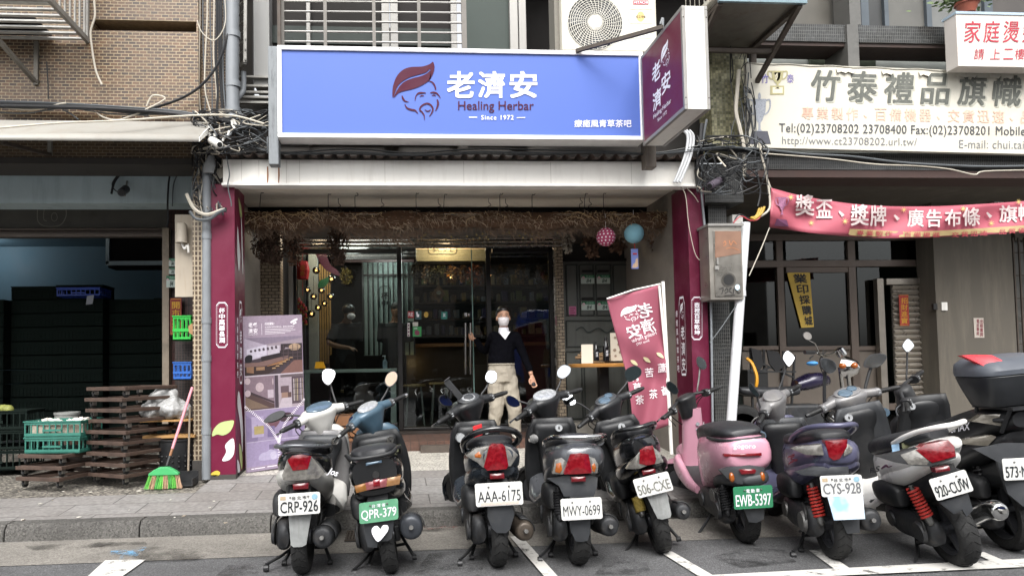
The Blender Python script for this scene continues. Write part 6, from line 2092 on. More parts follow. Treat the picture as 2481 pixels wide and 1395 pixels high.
globes = ((766,655,.055,'by the white post'),(803,676,.065,'largest, right of the green leaf'),(745,702,.05,'left edge'),(760,718,.05,'left cluster'),(779,703,.05,'under the green leaf'),(801,718,.055,'above the stooping man'),(771,745,.05,'low in the cluster'),(755,760,.055,'lowest of the cluster'),(786,735,.045,'between the low globes'))
for x, y, r, w in globes:
 lamp('glass_globe', 'small smoked glass globe lamp, %s' % w, 'lamp', P(x, y, 9.75), r, '#ffc27a', 2, 'glass globe lamps inside the window', m_globe)
for x, y, sz, nm, lab in ((783,684,1,'#2f6a3c','green paper leaf hung among glass globes'),(790,630,1.9,'#571e2c','large maroon paper leaf hung inside the window')):
 d = B()
 pts = cr([(x-12*sz,y+12*sz),(x-10*sz,y-2*sz),(x+2*sz,y-9*sz),(x+14*sz,y-12*sz),(x+10*sz,y+4*sz),(x,y+12*sz)], 4, True) if sz < 1.5 else cr([(765,612),(785,606),(800,640),(818,655),(822,668),(800,660),(785,650),(772,630)], 4, True)
 d.prism([P(p[0], p[1], 9.6) for p in pts], (0,.01,0))
 o = d.out('paper_leaf', mat('paper'+nm, nm, .6), None, smooth=0)
 tag(o, lab, 'leaf decoration')
m_redp = mat('festive_red', '#b01a1c', .5, var=.12, scale=20)
m_gold = mat('festive_gold', '#c79a3a', .35, .5, .1)
t = thing('paper_lantern', 'red hexagonal New Year lantern with gold characters in the window', 'lantern', P(733,655,YG+.25))
c = P(733,655,YG+.25)
B().lathe([(.03,.125),(.075,.12),(.098,0),(.075,-.12),(.03,-.125)], c, 'z', 6, MX.Rotation(.3,3,'Z')).out('shade', m_redp, t, smooth=0)
d = Decal(on(YG+.14)); d.text('福', 727,642,739,655,.02).text('春', 727,657,739,669,.02); d.out('lettering', m_gold, t)
B().tube([c + V((0,0,.12)), c + V((0,0,.25))], .004, 5).tube([c - V((0,0,.12)), c - V((0,0,.34))], .004, 5).out('cord', m_redp, t)
for x, y0, y1, lab in ((727,722,752,'upper'),(738,735,782,'longer')):
 t = thing('firecracker_ornament', '%s string of red and gold paper firecrackers under the lantern' % lab, 'ornament', P(x, y1, YG+.25), 'firecracker ornaments')
 k = 0
 y = y0
 while y < y1:
  a, b_ = P(x-4 + (k % 2)*5, y, YG+.22), P(x-2 + (k % 2)*5, y+11, YG+.22)
  o = B().cyl(a, b_, .022, None, 8).out('cracker', m_redp, t)
  B().cyl(a.lerp(b_,.85), b_ + V((0,0,-.006)), .024, None, 8).out('cap', m_gold, o)
  y += 8; k += 1
def stool(x, y, Y, label):
 c = P(x, y, Y)
 t = thing('stool', label, 'stool', (c.x, c.y, .46), 'white legged stools inside the tea shop')
 B().lathe([(0,-.03),(.16,-.03),(.165,-.015),(.16,0),(0,0)], c, 'z', 20).out('seat', mat('stool_wood', '#a58b62', .5, var=.1), t)
 for k in range(4):
  a = math.pi/4 + k*math.pi/2
  b = B(); b.tube([c + V((.13*math.cos(a), .13*math.sin(a), -.03)), V((c.x+.19*math.cos(a), c.y+.19*math.sin(a), .46))], .011, 7)
  b.out('leg', mat('leg_white', '#9a9a97', .4), t)
stool(828, 945, 9.9, 'white legged stool under the white table in the window')
stool(1004, 931, 10.0, 'stool standing just inside the glass door')
stool(1066, 926, 10.2, 'stool farther in behind the door, by the counter')
t = thing('window_table', 'white table standing inside the shop window', 'table', P(850,1030,9.4))
b = B(); pbox(b, 735, 894, 962, 902, 9.3, .55); b.out('top', mat('table_white', '#d5dad6', .4, var=.05), t, smooth=0, bevel=.004)
for x in (738, 947):
 b = B(); pbox(b, x, 902, x+13, 1030, 9.33, .06); b.out('leg', mat('table_white', '#b3bab5', .4), t, smooth=0)
t = thing('sanitiser_bottle', 'clear pump bottle standing on the window table', 'bottle', P(933,893,9.4))
c = P(933,893,9.4)
B().lathe([(0,0),(.03,0),(.032,.05),(.03,.11),(.012,.125),(.012,.14)], c, 'z', 14).out('bottle', mat('bottle_clear', '#8fa3b4', .15, var=.1), t)
B().cyl(c + V((0,0,.14)), c + V((0,0,.175)), .006).bar(c + V((-.035,0,.175)), c + V((.01,0,.178)), .012).out('pump', m_whitelet, t)
m_dry = mat('dried_orange', '#9a6a34', .8, var=.4, scale=30)
def bunch(p, h, r, m, n, seed, name, label, leaf=.03, top=.1, parent=None):
 """hanging bunch: stems with many small leaf faces"""
 q = random.Random(seed)
 t = thing(name, label, 'herb bunch', p, 'dried herb bunches')
 b = B()
 for i in range(n):
  a, u = q.uniform(0, 6.283), q.random()
  rad = r*(top + (1-top)*math.sin(math.pi*min(1, u*.75+.12)))*math.sqrt(q.random())
  c = p + V((rad*math.cos(a), rad*math.sin(a)*.7, -u*h))
  d1 = V((q.uniform(-1,1), q.uniform(-1,1), q.uniform(-1.2,.4))).normalized()*leaf*q.uniform(.6,1.4)
  d2 = d1.cross(V((q.uniform(-1,1), q.uniform(-1,1), q.uniform(-1,1)))).normalized()*leaf*.33
  b.add([c, c + d1*.5 + d2, c + d1, c + d1*.5 - d2], [(0,1,2,3)])
 b.out('leaves', m, t, smooth=0, fixn=False)
 b = B()
 for i in range(14):
  a = q.uniform(0, 6.283); rad = r*.6*q.random()
  b.tube([p + V((0,0,.03)), p + V((rad*.5*math.cos(a), rad*.5*math.sin(a), -h*.4)), p + V((rad*math.cos(a), rad*math.sin(a), -h*.85))], .003, 4)
 b.out('stems', m_wood_d, t, smooth=0)
 return t
bunch(P(1096,645,9.6), .22, .10, m_dry, 340, 1, 'dried_flower_bunch', 'orange dried flower bunch hanging in the middle of the doorway', .035)
bunch(P(1148,640,9.8), .30, .09, mat('dried_red', '#7a3f22', .8, var=.4, scale=30), 260, 2, 'dried_flower_bunch', 'rust coloured dried bunch hanging right in the doorway', .04)
bunch(P(1010,632,9.5), .25, .09, mat('dried_dark', '#3b3026', .8, var=.4, scale=30), 260, 3, 'dried_herb_bunch', 'dark dried bunch hanging at the left side of the doorway', .04)
bunch(P(1052,648,9.7), .20, .11, mat('dried_olive', '#4b4326', .8, var=.4, scale=30), 260, 4, 'dried_herb_bunch', 'olive brown bunch hanging above the paper sign', .04)
for i, (x, y, Y, h, r, c, w) in enumerate(((1035,640,10.4,.28,.09,'#6b4a2a','second from the left'),(1070,638,10.9,.2,.08,'#7d6a35','third from the left'),(1122,640,10.2,.26,.08,'#8f5a2a','right of the orange one'),(1160,646,11.0,.3,.1,'#6b3f22','deep behind the glass edge'),(1215,640,10.3,.34,.09,'#5c4326','behind the right pane'),(1262,640,10.6,.3,.1,'#7a5a30','middle of the right pane'),(1305,640,10.4,.36,.09,'#4f3a26','right end of the right pane'),(838,650,10.2,.22,.1,'#6d5c2c','in front of the slat screen'))):
 bunch(P(x, y, Y), h, r, mat('dried'+c, c, .8, var=.4, scale=30), 260, 60+i, 'dried_flower_bunch', 'dried bunch hung inside the shop, %s' % w, .035)
def plight(p, e, col, r=.08):
 l = bpy.data.lights.new('shop_lamp_or_fill', 'POINT'); l.energy = e; l.color = col; l.shadow_soft_size = r
 o = bpy.data.objects.new('shop_lamp_or_fill', l); o.location = p; COL.objects.link(o)
plight(P(1080,585,9.6), 9.0, (1,.78,.5), .05)
plight(P(775,600,9.7), 7, (1,.80,.55))
plight(P(940,600,10.25), 26, (.93,1,.98), .3)  # added fill light that makes the slat screen visible, no fixture
plight(P(850,604,9.12), 22, (1,.98,.92), .3)  # added fill light to brighten the window table
plight(P(1095,600,11.5), 14, (1,.72,.42))
plight(P(998,880,10.6), .8, (1,.7,.3))
t = thing('pendant_lamp', 'lit warm pendant lamp hanging over the counter', 'lamp', P(1094,668,11.4))
B().lathe([(.02,.1),(.05,.08),(.09,0),(.085,0),(.045,.075)], P(1094,668,11.4), 'z', 16).out('shade', m_gold, t)
B().ell(P(1094,670,11.4), .04,.04,.05,10).out('bulb', mat('bulb_glow', '#ffc27a', .5, emit=14, var=0), t)
t = thing('table_lamp', 'small yellow glowing lamp on the window table', 'lamp', P(770,893,9.6))
b = B(); b.prism([P(762,892,9.6), P(765,876,9.6), P(782,876,9.6), P(788,892,9.6)], (0,.12,0)); b.out('shade', mat('lamp_yellow', '#c98a1c', .5, emit=.5, var=.2, scale=20), t, smooth=0)
# ---------------------------------------------------------------- dried root garland under the ceiling
YR = 7.62
gt = thing('root_garland', 'long bushy garland of dried brown roots hung under the arcade ceiling', 'garland', P(1100,540,YR))
q = random.Random(21)
def gthick(x):
 return 1 + .18*math.sin(x*.021) + .12*math.sin(x*.053 + 1)
strands = {0: B(), 1: B(), 2: B()}
for i in range(9500):
 x = q.uniform(586, 1640)
 v = q.random()**.8
 low = (46 + 16*abs(math.sin(x*.047)*math.sin(x*.111+2)))*gthick(x) + (22 if 845 < x < 1030 else 0)*(q.random()**.5) + (14 if x > 1365 and x < 1530 else 0)
 y = 515 + v*low*.85 + 3*math.sin(x*.03)
 dep = q.uniform(-.13, .13)*math.sin(math.pi*min(1, v+.15))
 p0 = P(x, y, YR + dep)
 L_ = q.uniform(.05, .15)
 a = q.uniform(-1.3, 1.3)
 dx, dz = math.sin(a)*L_, -math.cos(a)*L_*q.uniform(.3, 1)
 if q.random() < .3: dz *= -.4
 p2 = p0 + V((dx, q.uniform(-.05,.05), dz)); p1 = p0.lerp(p2, .5) + V((q.uniform(-.02,.02), q.uniform(-.03,.02), q.uniform(-.01,.02)))
 w = V((.0028, 0, .0016))
 strands[0 if v > .55 else (1 if q.random() < .6 else 2)].add([p0-w, p0+w, p1+w, p1-w, p2], [(0,1,2,3), (3,2,4)])
for k, c in enumerate(('#74604f', '#93806b', '#b3a089')):
 strands[k].out('root_fringe', mat('root_tone%d' % k, c, .85, var=.3, scale=12), gt, smooth=0, fixn=False)['kind'] = 'stuff'
b = B()
pts = [(P(x, 536 + 3*math.sin(x*.03), YR)) for x in range(590, 1640, 20)]
b.tube(pts, [.088*gthick(x)*(.4 if x in (590,) else 1) for x in range(590, 1640, 20)], 10)
b.out('root_core', mat('root_core', '#59412f', .95, var=.45, scale=40, bump=1, bscale=60), gt)
b = B()
for i in range(95):
 x = q.choice([q.uniform(580, 800), q.uniform(580, 1645), q.uniform(1380, 1645)])
 y = q.uniform(512, 530)
 big = x < 720
 L_ = q.uniform(.08, .34 if big else .2)
 dirn = q.uniform(-1, 1)
 pt = [P(x, y, YR-.10)]
 for k in range(4):
  pt.append(pt[-1] + V((dirn*L_*.25 + q.uniform(-.03,.03), q.uniform(-.02,.02), -L_*.25*q.uniform(.1,1.2) + (.03 if k == 0 else 0))))
 b.tube(cr(pt, 3), [.0045*(1-j/16) for j in range(13)], 4)
b.out('pale_roots', mat('pale_root', '#c4aa82', .8, var=.2, scale=20), gt, smooth=0)['kind'] = 'stuff'
b = B(); b.cyl(P(582,516,YR), P(1650,517,YR), .006); b.out('hanging_wire', m_wood, gt)
b = B()
for i in range(30):
 x = q.uniform(1020, 1370); c = P(x, q.uniform(560,582), YR)
 b.ell(c, .012, .008, .014, 6)
b.out('seed_pods', mat('pods', '#7a6a45', .8, var=.3), gt, smooth=0)['kind'] = 'stuff'
hooks = ((634,458,500,7.5),(797,462,516,7.55),(862,465,512,7.5),(820,492,510,7.75),(925,490,510,7.75),(1010,460,512,7.5),(1079,462,514,7.55),(1062,492,512,7.75),(1213,462,512,7.5),(1184,490,512,7.75),(1291,463,513,7.52),(1225,492,510,7.75),(1420,460,508,7.5),(1464,460,512,7.5),(1406,484,508,7.7),(1428,488,510,7.72))
for i, (x, y0, y1, Y) in enumerate(hooks):
 top = P(x, y0, Y)
 o = B().tube(cr([V((top.x, Y, zc)), top, top + V((.025,0,-.03)), top + V((.01,0,-.045)), P(x-2, y0+12, Y), P(x-2 + (1 if i % 3 else -3), y1+8, Y)], 3), .004, 5).out('ceiling_hook', m_black, None)
 tag(o, 'thin black wire hook holding the root garland to the arcade ceiling', 'hook', 'hooks of the root garland')
m_herb = mat('dark_herb', '#4d3b30', .9, var=.4, scale=20)
m_herb2 = mat('brown_herb', '#5c4434', .9, var=.4, scale=20)
bunch(P(655,548,7.9), .42, .21, m_herb, 1700, 31, 'dried_herb_bunch', 'wide dark bunch of dried herbs before the cream tiled pillar', .034)
bunch(P(712,545,7.9), .46, .10, m_herb2, 700, 32, 'dried_herb_bunch', 'narrow dark herb bunch left of the shop window', .034)
bunch(P(818,545,8.0), .46, .13, m_herb, 1000, 33, 'dried_herb_bunch', 'dark herb bunch hanging before the shop window', .034)
bunch(P(1432,548,8.0), .36, .10, m_herb2, 380, 34, 'dried_herb_bunch', 'brown straw bunch hanging left of the pink lantern', .05)
bunch(P(1496,548,8.0), .30, .12, m_herb2, 380, 35, 'dried_herb_bunch', 'brown straw bunch between the pink and blue lanterns', .05)
bunch(P(1604,545,8.0), .34, .16, m_herb2, 500, 36, 'dried_herb_bunch', 'brown straw bunch at the right end of the garland', .05)
bunch(P(1375,560,8.0), .25, .05, mat('pale_herb', '#8b8478', .8, var=.2), 120, 37, 'dried_herb_bunch', 'small pale bunch hung at the steel post', .05)
for x, y, r, c, lab, dots in ((1468,574,.106,'#a83a62','deep pink paper lantern with white dots', 1),(1536,566,.112,'#7fb3c4','light blue round paper lantern with a tag below', 0)):
 Yl = 7.55
 c0 = P(x, y, Yl)
 t = thing('round_lantern', lab, 'lantern', c0)
 pr = []
 n_ = 17
 for i in range(n_):
  th = math.pi*(.06 + .88*i/(n_-1))
  pr.append(((r if i % 2 else r*.982)*math.sin(th), r*math.cos(th)))
 B().lathe(pr, c0, 'z', 26).out('shade', mat('lantern'+c, c, .7, var=.04, scale=30), t, smooth=25 if not dots else 80)
 if dots:
  b = B()
  for i in range(1, 9):
   th = math.pi*i/9
   k = max(1, int(16*math.sin(th)))
   for j in range(k):
    a = 2*math.pi*(j + .5*(i % 2))/k
    nn = V((math.sin(th)*math.cos(a), math.sin(th)*math.sin(a), math.cos(th)))
    m3 = nn.to_track_quat('Z', 'Y').to_matrix()
    b.face([c0 + nn*(r*1.004) + m3 @ V((.0095*math.cos(w*.785), .0095*math.sin(w*.785), 0)) for w in range(8)])
  b.out('dots', m_whitelet, t, smooth=0)
 B().tube([c0 + V((0,0,r)), c0 + V((0,0,r+.16))], .003, 4).out('cord', m_whitelet, t)
t = thing('wish_tag', 'small violet blue picture tag hanging below the blue lantern', 'tag', P(1538,650,7.55))
b = B(); pbox(b, 1529.5, 603, 1546.5, 651, 7.54, .004); b.out('card', mat('tag_blue', '#6d7fc0', .5, var=.05), t, smooth=0)
d = Decal(on(7.54)); d.poly([(1531,648),(1534,640),(1539,636),(1540,628),(1545,625),(1546,646),(1538,649)]); d.out('picture', mat('tag_beige', '#c9a98a', .5, var=.3, scale=90), t)
d = Decal(on(7.54)); d.rect(1533,613,1543,617); d.out('red_line', m_redp, t)
B().tube([P(1538,603,7.55), P(1537,588,7.55)], .004, 5).out('string', m_redp, t)
# ---------------------------------------------------------------- mail box door, number plates
YM = 8.95
md_ = thing('mailbox_door', 'dark grey metal door with four letter slots and number plates', 'door', P(1450,1020,YM))
m_door = mat('door_grey', '#5e605c', .45, .3, .15, 5, stain=.35, stainc='#2c302f', streak=True)
b = B(); pbox(b, 1368, 632, 1528, 1022, YM, .06); b.out('leaf', m_door, md_, smooth=0)
b = B(); pbox(b, 1366, 590, 1530, 628, YM+.05, .04); b.out('transom', m_black, md_, smooth=0)
b = B(); pbox(b, 1362, 626, 1532, 633, YM-.03, .08); pbox(b, 1526, 590, 1533, 1024, YM-.03, .08); b.out('door_frame', m_frame_d, md_, smooth=0)
for x0, y0, x1, y1 in ((1404,640,1440,765),(1444,640,1482,765),(1372,640,1400,765),(1486,640,1522,765),(1372,775,1522,840),(1372,850,1412,1015),(1416,850,1470,1015),(1474,850,1522,1015)):
 b = B()
 for a in ((x0,y0,x1,y0+2.5),(x0,y1-2.5,x1,y1),(x0,y0+2.5,x0+2.5,y1-2.5),(x1-2.5,y0+2.5,x1,y1-2.5)):
  pbox(b, *a, YM-.02, .03)
 b.out('panel_moulding', mat('door_grey_dark', '#333836', .45, .3, .15, 5), md_, smooth=0, bevel=.003)
for x, y in ((1424,658),(1462,658),(1424,724),(1462,724)):
 b = B(); pbox(b, x-13, y-4, x+13, y+1, YM-.035, .04); b.out('letter_slot', m_black, md_, smooth=0)
d = Decal(on(YM-.022)); d.stroke([(1395,800),(1410,792),(1425,805),(1450,795),(1470,806),(1490,794),(1505,803)], 3); d.out('relief', mat('door_relief', '#3b423f', .5, .3), md_)
def number_plate(x0, y0, x1, y1, Y, label, big=False):
 t = thing('number_plate', label, 'number plate', P((x0+x1)/2, y1, Y), 'green and white house number plates')
 b = B(); pbox(b, x0, y0, x1, y1, Y-.012, .01); b.out('plate', mat('number_white', '#b9c7c0', .4, var=.06), t, smooth=0)
 d = Decal(on(Y-.012, .001)); d.rect(x0, y0, x1, y0+(y1-y0)*.34); d.out('green_band', mat('number_green', '#1f6a48', .4), t)
 d = Decal(on(Y-.012, .002)); w = x1-x0; h = y1-y0
 d.text('84', x0+w*.40, y0+h*.44, x0+w*.76, y1-h*.1, .02, shear=.2); d.out('lettering', mat('number_ink', '#1d3a2e', .5), t)
 d = Decal(on(Y-.012, .002)); d.text('西昌街', x0+w*.36, y0+h*.07, x1-w*.08, y0+h*.27, .0); d.out('street_lettering', mat('band_ink', '#9cc0ac', .5), t)
 d = Decal(on(Y-.012, .003)); d.disc(x0+w*.16, y0+h*.32, w*.12, w*.12, 10); d.out('flower_emblem', mat('flower_pink', '#c9a9b0', .5, var=.2, scale=90), t)
for i, (x, y) in enumerate(((1408,666),(1446,666),(1409,730),(1447,730))):
 number_plate(x, y, x+32, y+21, YM-.01, ('upper left','upper right','lower left','lower right')[i] + ' of the four small 84 plates on the dark door')
number_plate(1530, 659, 1575, 688, 8.9, 'larger 84 number plate fixed to the cream tiles right of the door')
for i, (x0, y0, x1, y1, Y, lab) in enumerate(((1379,742,1396,766,YM-.003,'pink notice slip pasted on the dark mailbox door'),(1347,764,1365,788,8.93,'pink notice slip pasted on the steel post'))):
 t = thing('notice_slip', lab, 'notice', P(x0, y1, Y))
 b = B(); pbox(b, x0, y0, x1, y1, Y-.008, .004); b.out('paper', mat('pink_paper', '#b3668a', .6, var=.06), t, smooth=0)
 d = Decal(on(Y-.008, .001))
 for k in range(4): d.rect(x0+2.5, y0+4+5*k, x1-2.5-(k%2)*3, y0+6+5*k)
 d.out('print', mat('slip_ink', '#7a3352', .6), t)
b = B(); pbox(b, 1538, 692, 1572, 700, 8.88, .02); o = b.out('yellow_label', mat('label_yellow', '#a98a2c', .5), None, smooth=0); tag(o, 'small yellow strip on the cream tiles under the larger 84 plate', 'label')
# ---------------------------------------------------------------- round table with goods
c = P(1460,880,8.25)
t = thing('round_table', 'round wooden table on a dark column beside the flag', 'table', (c.x, c.y, zs(8.2)))
B().lathe([(0,-.045),(.39,-.045),(.41,-.04),(.415,-.01),(.405,0),(0,0)], c, 'z', 40).out('table_top', mat('table_oak', '#a8763c', .4, var=.12, scale=14, coat=.2), t, smooth=30)
B().box((c.x-.055,c.y-.055,zs(8.2)+.02), (c.x+.055,c.y+.055,c.z-.045)).out('column', m_frame_d, t, smooth=0)
B().box((c.x-.22,c.y-.22,zs(8.2)-.02), (c.x+.22,c.y+.22,zs(8.2)+.03)).out('foot', m_frame_d, t, smooth=0)
q = random.Random(4)
m_stick = mat('driftwood', '#9a7f60', .8, var=.3, scale=18, bump=.5)
for i in range(13):
 a = c + V((q.uniform(-.32,.1), q.uniform(.0,.22), .025 + .026*(i//3)))
 L_ = q.uniform(.18,.36); an = q.uniform(-.5,.5)
 e = a + V((math.cos(an)*L_, math.sin(an)*L_*.5, q.uniform(-.015,.03)))
 o = B().tube(cr([a, a.lerp(e,.4)+V((0,0,q.uniform(-.01,.015))), e], 3), [.018,.017,.016,.015,.014,.013,.011], 8).out('wood_stick', m_stick, None)
 tag(o, 'short piece of pale driftwood in the heap on the round table', 'stick', 'driftwood heaped on the round table')
def stand_card(x0, y0, x1, y1, Y, lab, lean=.03):
 t = thing('display_card', lab, 'card', P((x0+x1)/2, y1, Y))
 z0, z1 = P(x0,y1,Y).z, P(x0,y0,Y).z; xa, xb = P(x0,y1,Y).x, P(x1,y1,Y).x
 B().prism([(xa,Y,z0),(xb,Y,z0),(xb+.012,Y+lean,z1),(xa+.012,Y+lean,z1)], (0,.008,0)).out('board', mat('card_cream', '#cfc5b4', .6, var=.04), t, smooth=0)
 return t
t = stand_card(1409,834,1437,880,8.0,'plain cream display card standing at the front of the round table')
t = stand_card(1480,806,1512,874,8.2,'taller cream card with small prints partly behind the flag')
d = Decal(lambda x, y: P(x, y, 8.2+.03*(874-y)/68) + V((0,-.006,0)))
d.text('藥', 1487,815,1493,821,.02).disc(1499,834,4).disc(1489,848,4).disc(1502,853,3.5).disc(1491,862,3)
d.out('print', mat('card_print', '#8f7a68', .6, var=.3, scale=60), t)
def bottle(x, y, Y, h, r, lab):
 c = P(x, y, Y)
 t = thing('tea_bottle', lab, 'bottle', c, 'black tea bottles on the round table')
 B().lathe([(0,0),(r,0),(r*1.02,h*.1),(r,h*.55),(r*.9,h*.66),(r*.42,h*.80),(r*.36,h*.86)], c, 'z', 18).out('glass', mat('bottle_black', '#0e0d10', .12, var=.1, coat=.4), t, smooth=50)
 B().cyl(c + V((0,0,h*.86)), c + V((0,0,h)), r*.42, None, 14).out('cap', m_black, t)
 d = Decal(lambda a, b_: c + V((r*1.03*math.sin(a), -r*1.03*math.cos(a), b_)))
 for i, ch in enumerate(('老','濟')): d.text(ch, -.4, h*(.46-.13*i), .4, h*(.34-.13*i), .03)
 d.out('label', m_whitelet, t)
bottle(1445, 874, 8.02, .23, .033, 'shorter black tea bottle beside the cream card')
bottle(1469, 875, 8.05, .29, .038, 'taller black tea bottle in the middle of the round table')
# ---------------------------------------------------------------- wooden crate with dried herbs at the window
c0, c1 = P(812,1086,8.35), P(884,1000,8.35)
t = thing('wooden_crate', 'brown slatted wooden crate of dried herbs standing below the shop window', 'crate', c0)
for i in range(3):
 z = c0.z + i*.135
 for (a, b_) in (((c0.x,8.35,z),(c1.x,8.37,z+.115)), ((c0.x,8.75,z),(c1.x,8.77,z+.115)), ((c0.x,8.37,z+.002),(c0.x+.02,8.75,z+.113)), ((c1.x-.02,8.37,z+.002),(c1.x,8.75,z+.113))):
  B().box(a, b_).out('board', m_wood, t, smooth=0, bevel=.004)
b = B()
q = random.Random(9)
for i in range(420):
 p = V((q.uniform(c0.x+.02,c1.x-.02), q.uniform(8.38,8.74), c0.z+.33+q.random()*.07)); e = p + V((q.uniform(-.05,.05), q.uniform(-.05,.05), q.uniform(-.02,.03)))
 b.add([p, p+V((.004,0,.003)), e], [(0,1,2)])
B().box((c0.x+.02,8.37,c0.z+.02), (c1.x-.02,8.75,c0.z+.33)).out('filling', m_herb2, t, smooth=0)
b.out('herbs', mat('herb_straw', '#6d5038', .9, var=.4), t, smooth=0, fixn=False)['kind'] = 'stuff'
# ---------------------------------------------------------------- people
def fused(name, shapes, voxel, m, parent=None, smooth=8, folds=None):
 """one continuous skin grown over overlapping tapered shapes"""
 b = B()
 for s_ in shapes:
  if s_[0] == 't': b.tube(cr(s_[1], 4), [r for r in [p.x for p in cr([V((r, 0)) for r in s_[2]], 4)]], 12)
  elif s_[0] == 'e': b.ell(s_[1], *s_[2], n=16, m=s_[3] if len(s_) > 3 else None)
  elif s_[0] == 'l': b.loft(s_[1])
 o = b.out(name, m, parent, smooth=0, fixn=True)
 r = o.modifiers.new('remesh', 'REMESH'); r.mode = 'VOXEL'; r.voxel_size = voxel; r.use_smooth_shade = True
 sm = o.modifiers.new('smooth', 'SMOOTH'); sm.factor = .6; sm.iterations = smooth
 if folds:
  tx = bpy.data.textures.new('folds', 'CLOUDS'); tx.noise_scale = folds[0]; tx.noise_depth = 2
  dm = o.modifiers.new('folds', 'DISPLACE'); dm.texture = tx; dm.strength = folds[1]; dm.texture_coords = 'GLOBAL'
 return o
def oval(c, rx, ry, n=14, tilt=0.):
 c = V(c)
 return [c + V((rx*math.cos(2*math.pi*k/n), ry*math.sin(2*math.pi*k/n), tilt*math.sin(2*math.pi*k/n))) for k in range(n)]
m_skin = mat('skin', '#b98d74', .5, var=.06, scale=12, hue=None)
m_hair = mat('black_hair', '#14100e', .35, var=.3, scale=60)
m_knit = mat('navy_knit', '#0a0a0f', .95, spec=.05, var=.15, scale=18, bump=.35, bscale=90)
m_khaki = mat('khaki_cloth', '#989082', .8, var=.08, scale=5, bump=.5, bscale=14)
m_mask = mat('mask_white', '#d9d4d6', .7, var=.08, scale=40)
YP = 8.22
zf = .415
sx = lambda x, y=800: P(x, y, YP).x
sz_ = lambda y: P(1220, y, YP).z
pe = thing('person', 'person in a dark V-neck jumper, white mask and beige trousers standing in the doorway', 'person', (sx(1218), YP, zf))
hx, hz = sx(1220), sz_(770)       # middle of the head
X = lambda x: sx(x)
Z = sz_
tilt = MX.Rotation(.10, 3, 'Y') @ MX.Rotation(-.06, 3, 'X')
sL, sR = V((X(1250), YP, Z(818))), V((X(1195), YP+.03, Z(816)))      # shoulders (right of picture, left of picture)
eL, wL = V((X(1268), YP-.01, Z(864))), V((X(1282), YP-.07, Z(908)))
eR, wR = V((X(1184), YP+.33, Z(848))), V((P(1150,822,8.93).x, 8.90, P(1150,822,8.93).z))
hipz = Z(905)
kR, aR = V((X(1198), YP-.02, Z(990))), V((X(1192), YP+.03, zf+.09))
kL, aL = V((X(1240), YP-.04, Z(990))), V((X(1243), YP+.0, zf+.09))
pcx = X(1214)
body = [('e', V((hx, YP, hz+.03)), (.074,.092,.112), tilt), ('e', V((hx-.004, YP-.03, hz-.055)), (.056,.062,.06), tilt), ('t', [V((hx+.005,YP+.02,hz-.05)), V((X(1221),YP+.03,Z(806)))], [.052,.056]),
  ('l', [oval((pcx,YP+.02,hipz-.05),.15,.10), oval((pcx,YP+.02,Z(860)),.125,.09), oval((X(1222),YP+.02,Z(826)),.155,.095), oval((X(1222),YP+.03,Z(808)),.09,.06)]),
  ('t', [sL, eL, wL], [.05,.038,.026]), ('t', [sR, eR, wR], [.05,.038,.026]),
  ('t', [V((X(1202),YP+.02,hipz)), kR, aR], [.085,.055,.038]), ('t', [V((X(1230),YP+.02,hipz)), kL, aL], [.085,.055,.038]),
  ('e', V((hx-.078,YP+.005,hz-.005)), (.012,.022,.032)), ('e', V((hx+.078,YP+.005,hz-.005)), (.012,.022,.032)), ('e', V((hx-.008,YP-.090,hz-.014)), (.012,.016,.02))]
def hand(w, d, side, curl, up, s=1.):
 """palm with four unequal bent fingers and a thumb from its side"""
 d = d.normalized(); side = side.normalized(); n = d.cross(side).normalized()
 out = [('l', [[w + d*t*s + side*(wd*math.cos(k*.6283))*s + n*(th*math.sin(k*.6283))*s for k in range(10)] for t, wd, th in ((-.02,.024,.02),(.02,.034,.017),(.06,.040,.015),(.085,.038,.013))])]
 for i, (o_, L_, r) in enumerate(((-.030,.066,.0085),(-.010,.075,.009),(.011,.070,.0088),(.031,.055,.0078))):
  a = w + (d*.08 + side*o_)*s
  c1 = curl*(1 + .12*i)
  d1 = d*math.cos(c1*.6) + n*math.sin(c1*.6)*up; d2 = d*math.cos(c1*1.4) + n*math.sin(c1*1.4)*up; d3 = d*math.cos(c1*2.0) + n*math.sin(c1*2.0)*up
  p1 = a + d1*L_*.45*s; p2 = p1 + d2*L_*.32*s; p3 = p2 + d3*L_*.25*s
  out.append(('t', [a - d*.015*s, p1, p2, p3], [r*s, r*s, r*.95*s, r*.8*s]))
 a = w + (d*.02 - side*.028)*s
 p1 = a + (d*.02 - side*.025 + n*.012*up)*s; p2 = p1 + (d*.028 - side*.006 + n*.014*up)*s; p3 = p2 + (d*.02 + side*.004 + n*.010*up)*s
 out.append(('t', [a, p1, p2, p3], [.013*s, .0115*s, .0105*s, .009*s]))
 return out
body += hand(wL + V((.008,0,-.03)), V((.18,-.15,-1)), V((1,.25,.15)), .55, 1)
body += hand(wR + V((-.004,.02,.0)), V((-.55,.35,.3)), V((0,.25,-1)), .9, -1, .95)
fused('body', body, .0065, m_skin, pe, 5)
face = lambda x, z, y: V((hx + x, YP + y, hz + z))
for sg in (-1, 1):
 B().ell(face(sg*.031-.006, .018, -.078), .013,.008,.0075,10).out('eye', mat('eye_white', '#b9aea6', .3), pe)
 B().ell(face(sg*.031-.007, .018, -.0835), .0062,.004,.0068,8).out('iris', m_hair, pe)
 B().tube(cr([face(sg*.050-.006,.036,-.068), face(sg*.033-.006,.042,-.083), face(sg*.014-.006,.037,-.088)], 3), .0024, 5).out('eyebrow', m_hair, pe)
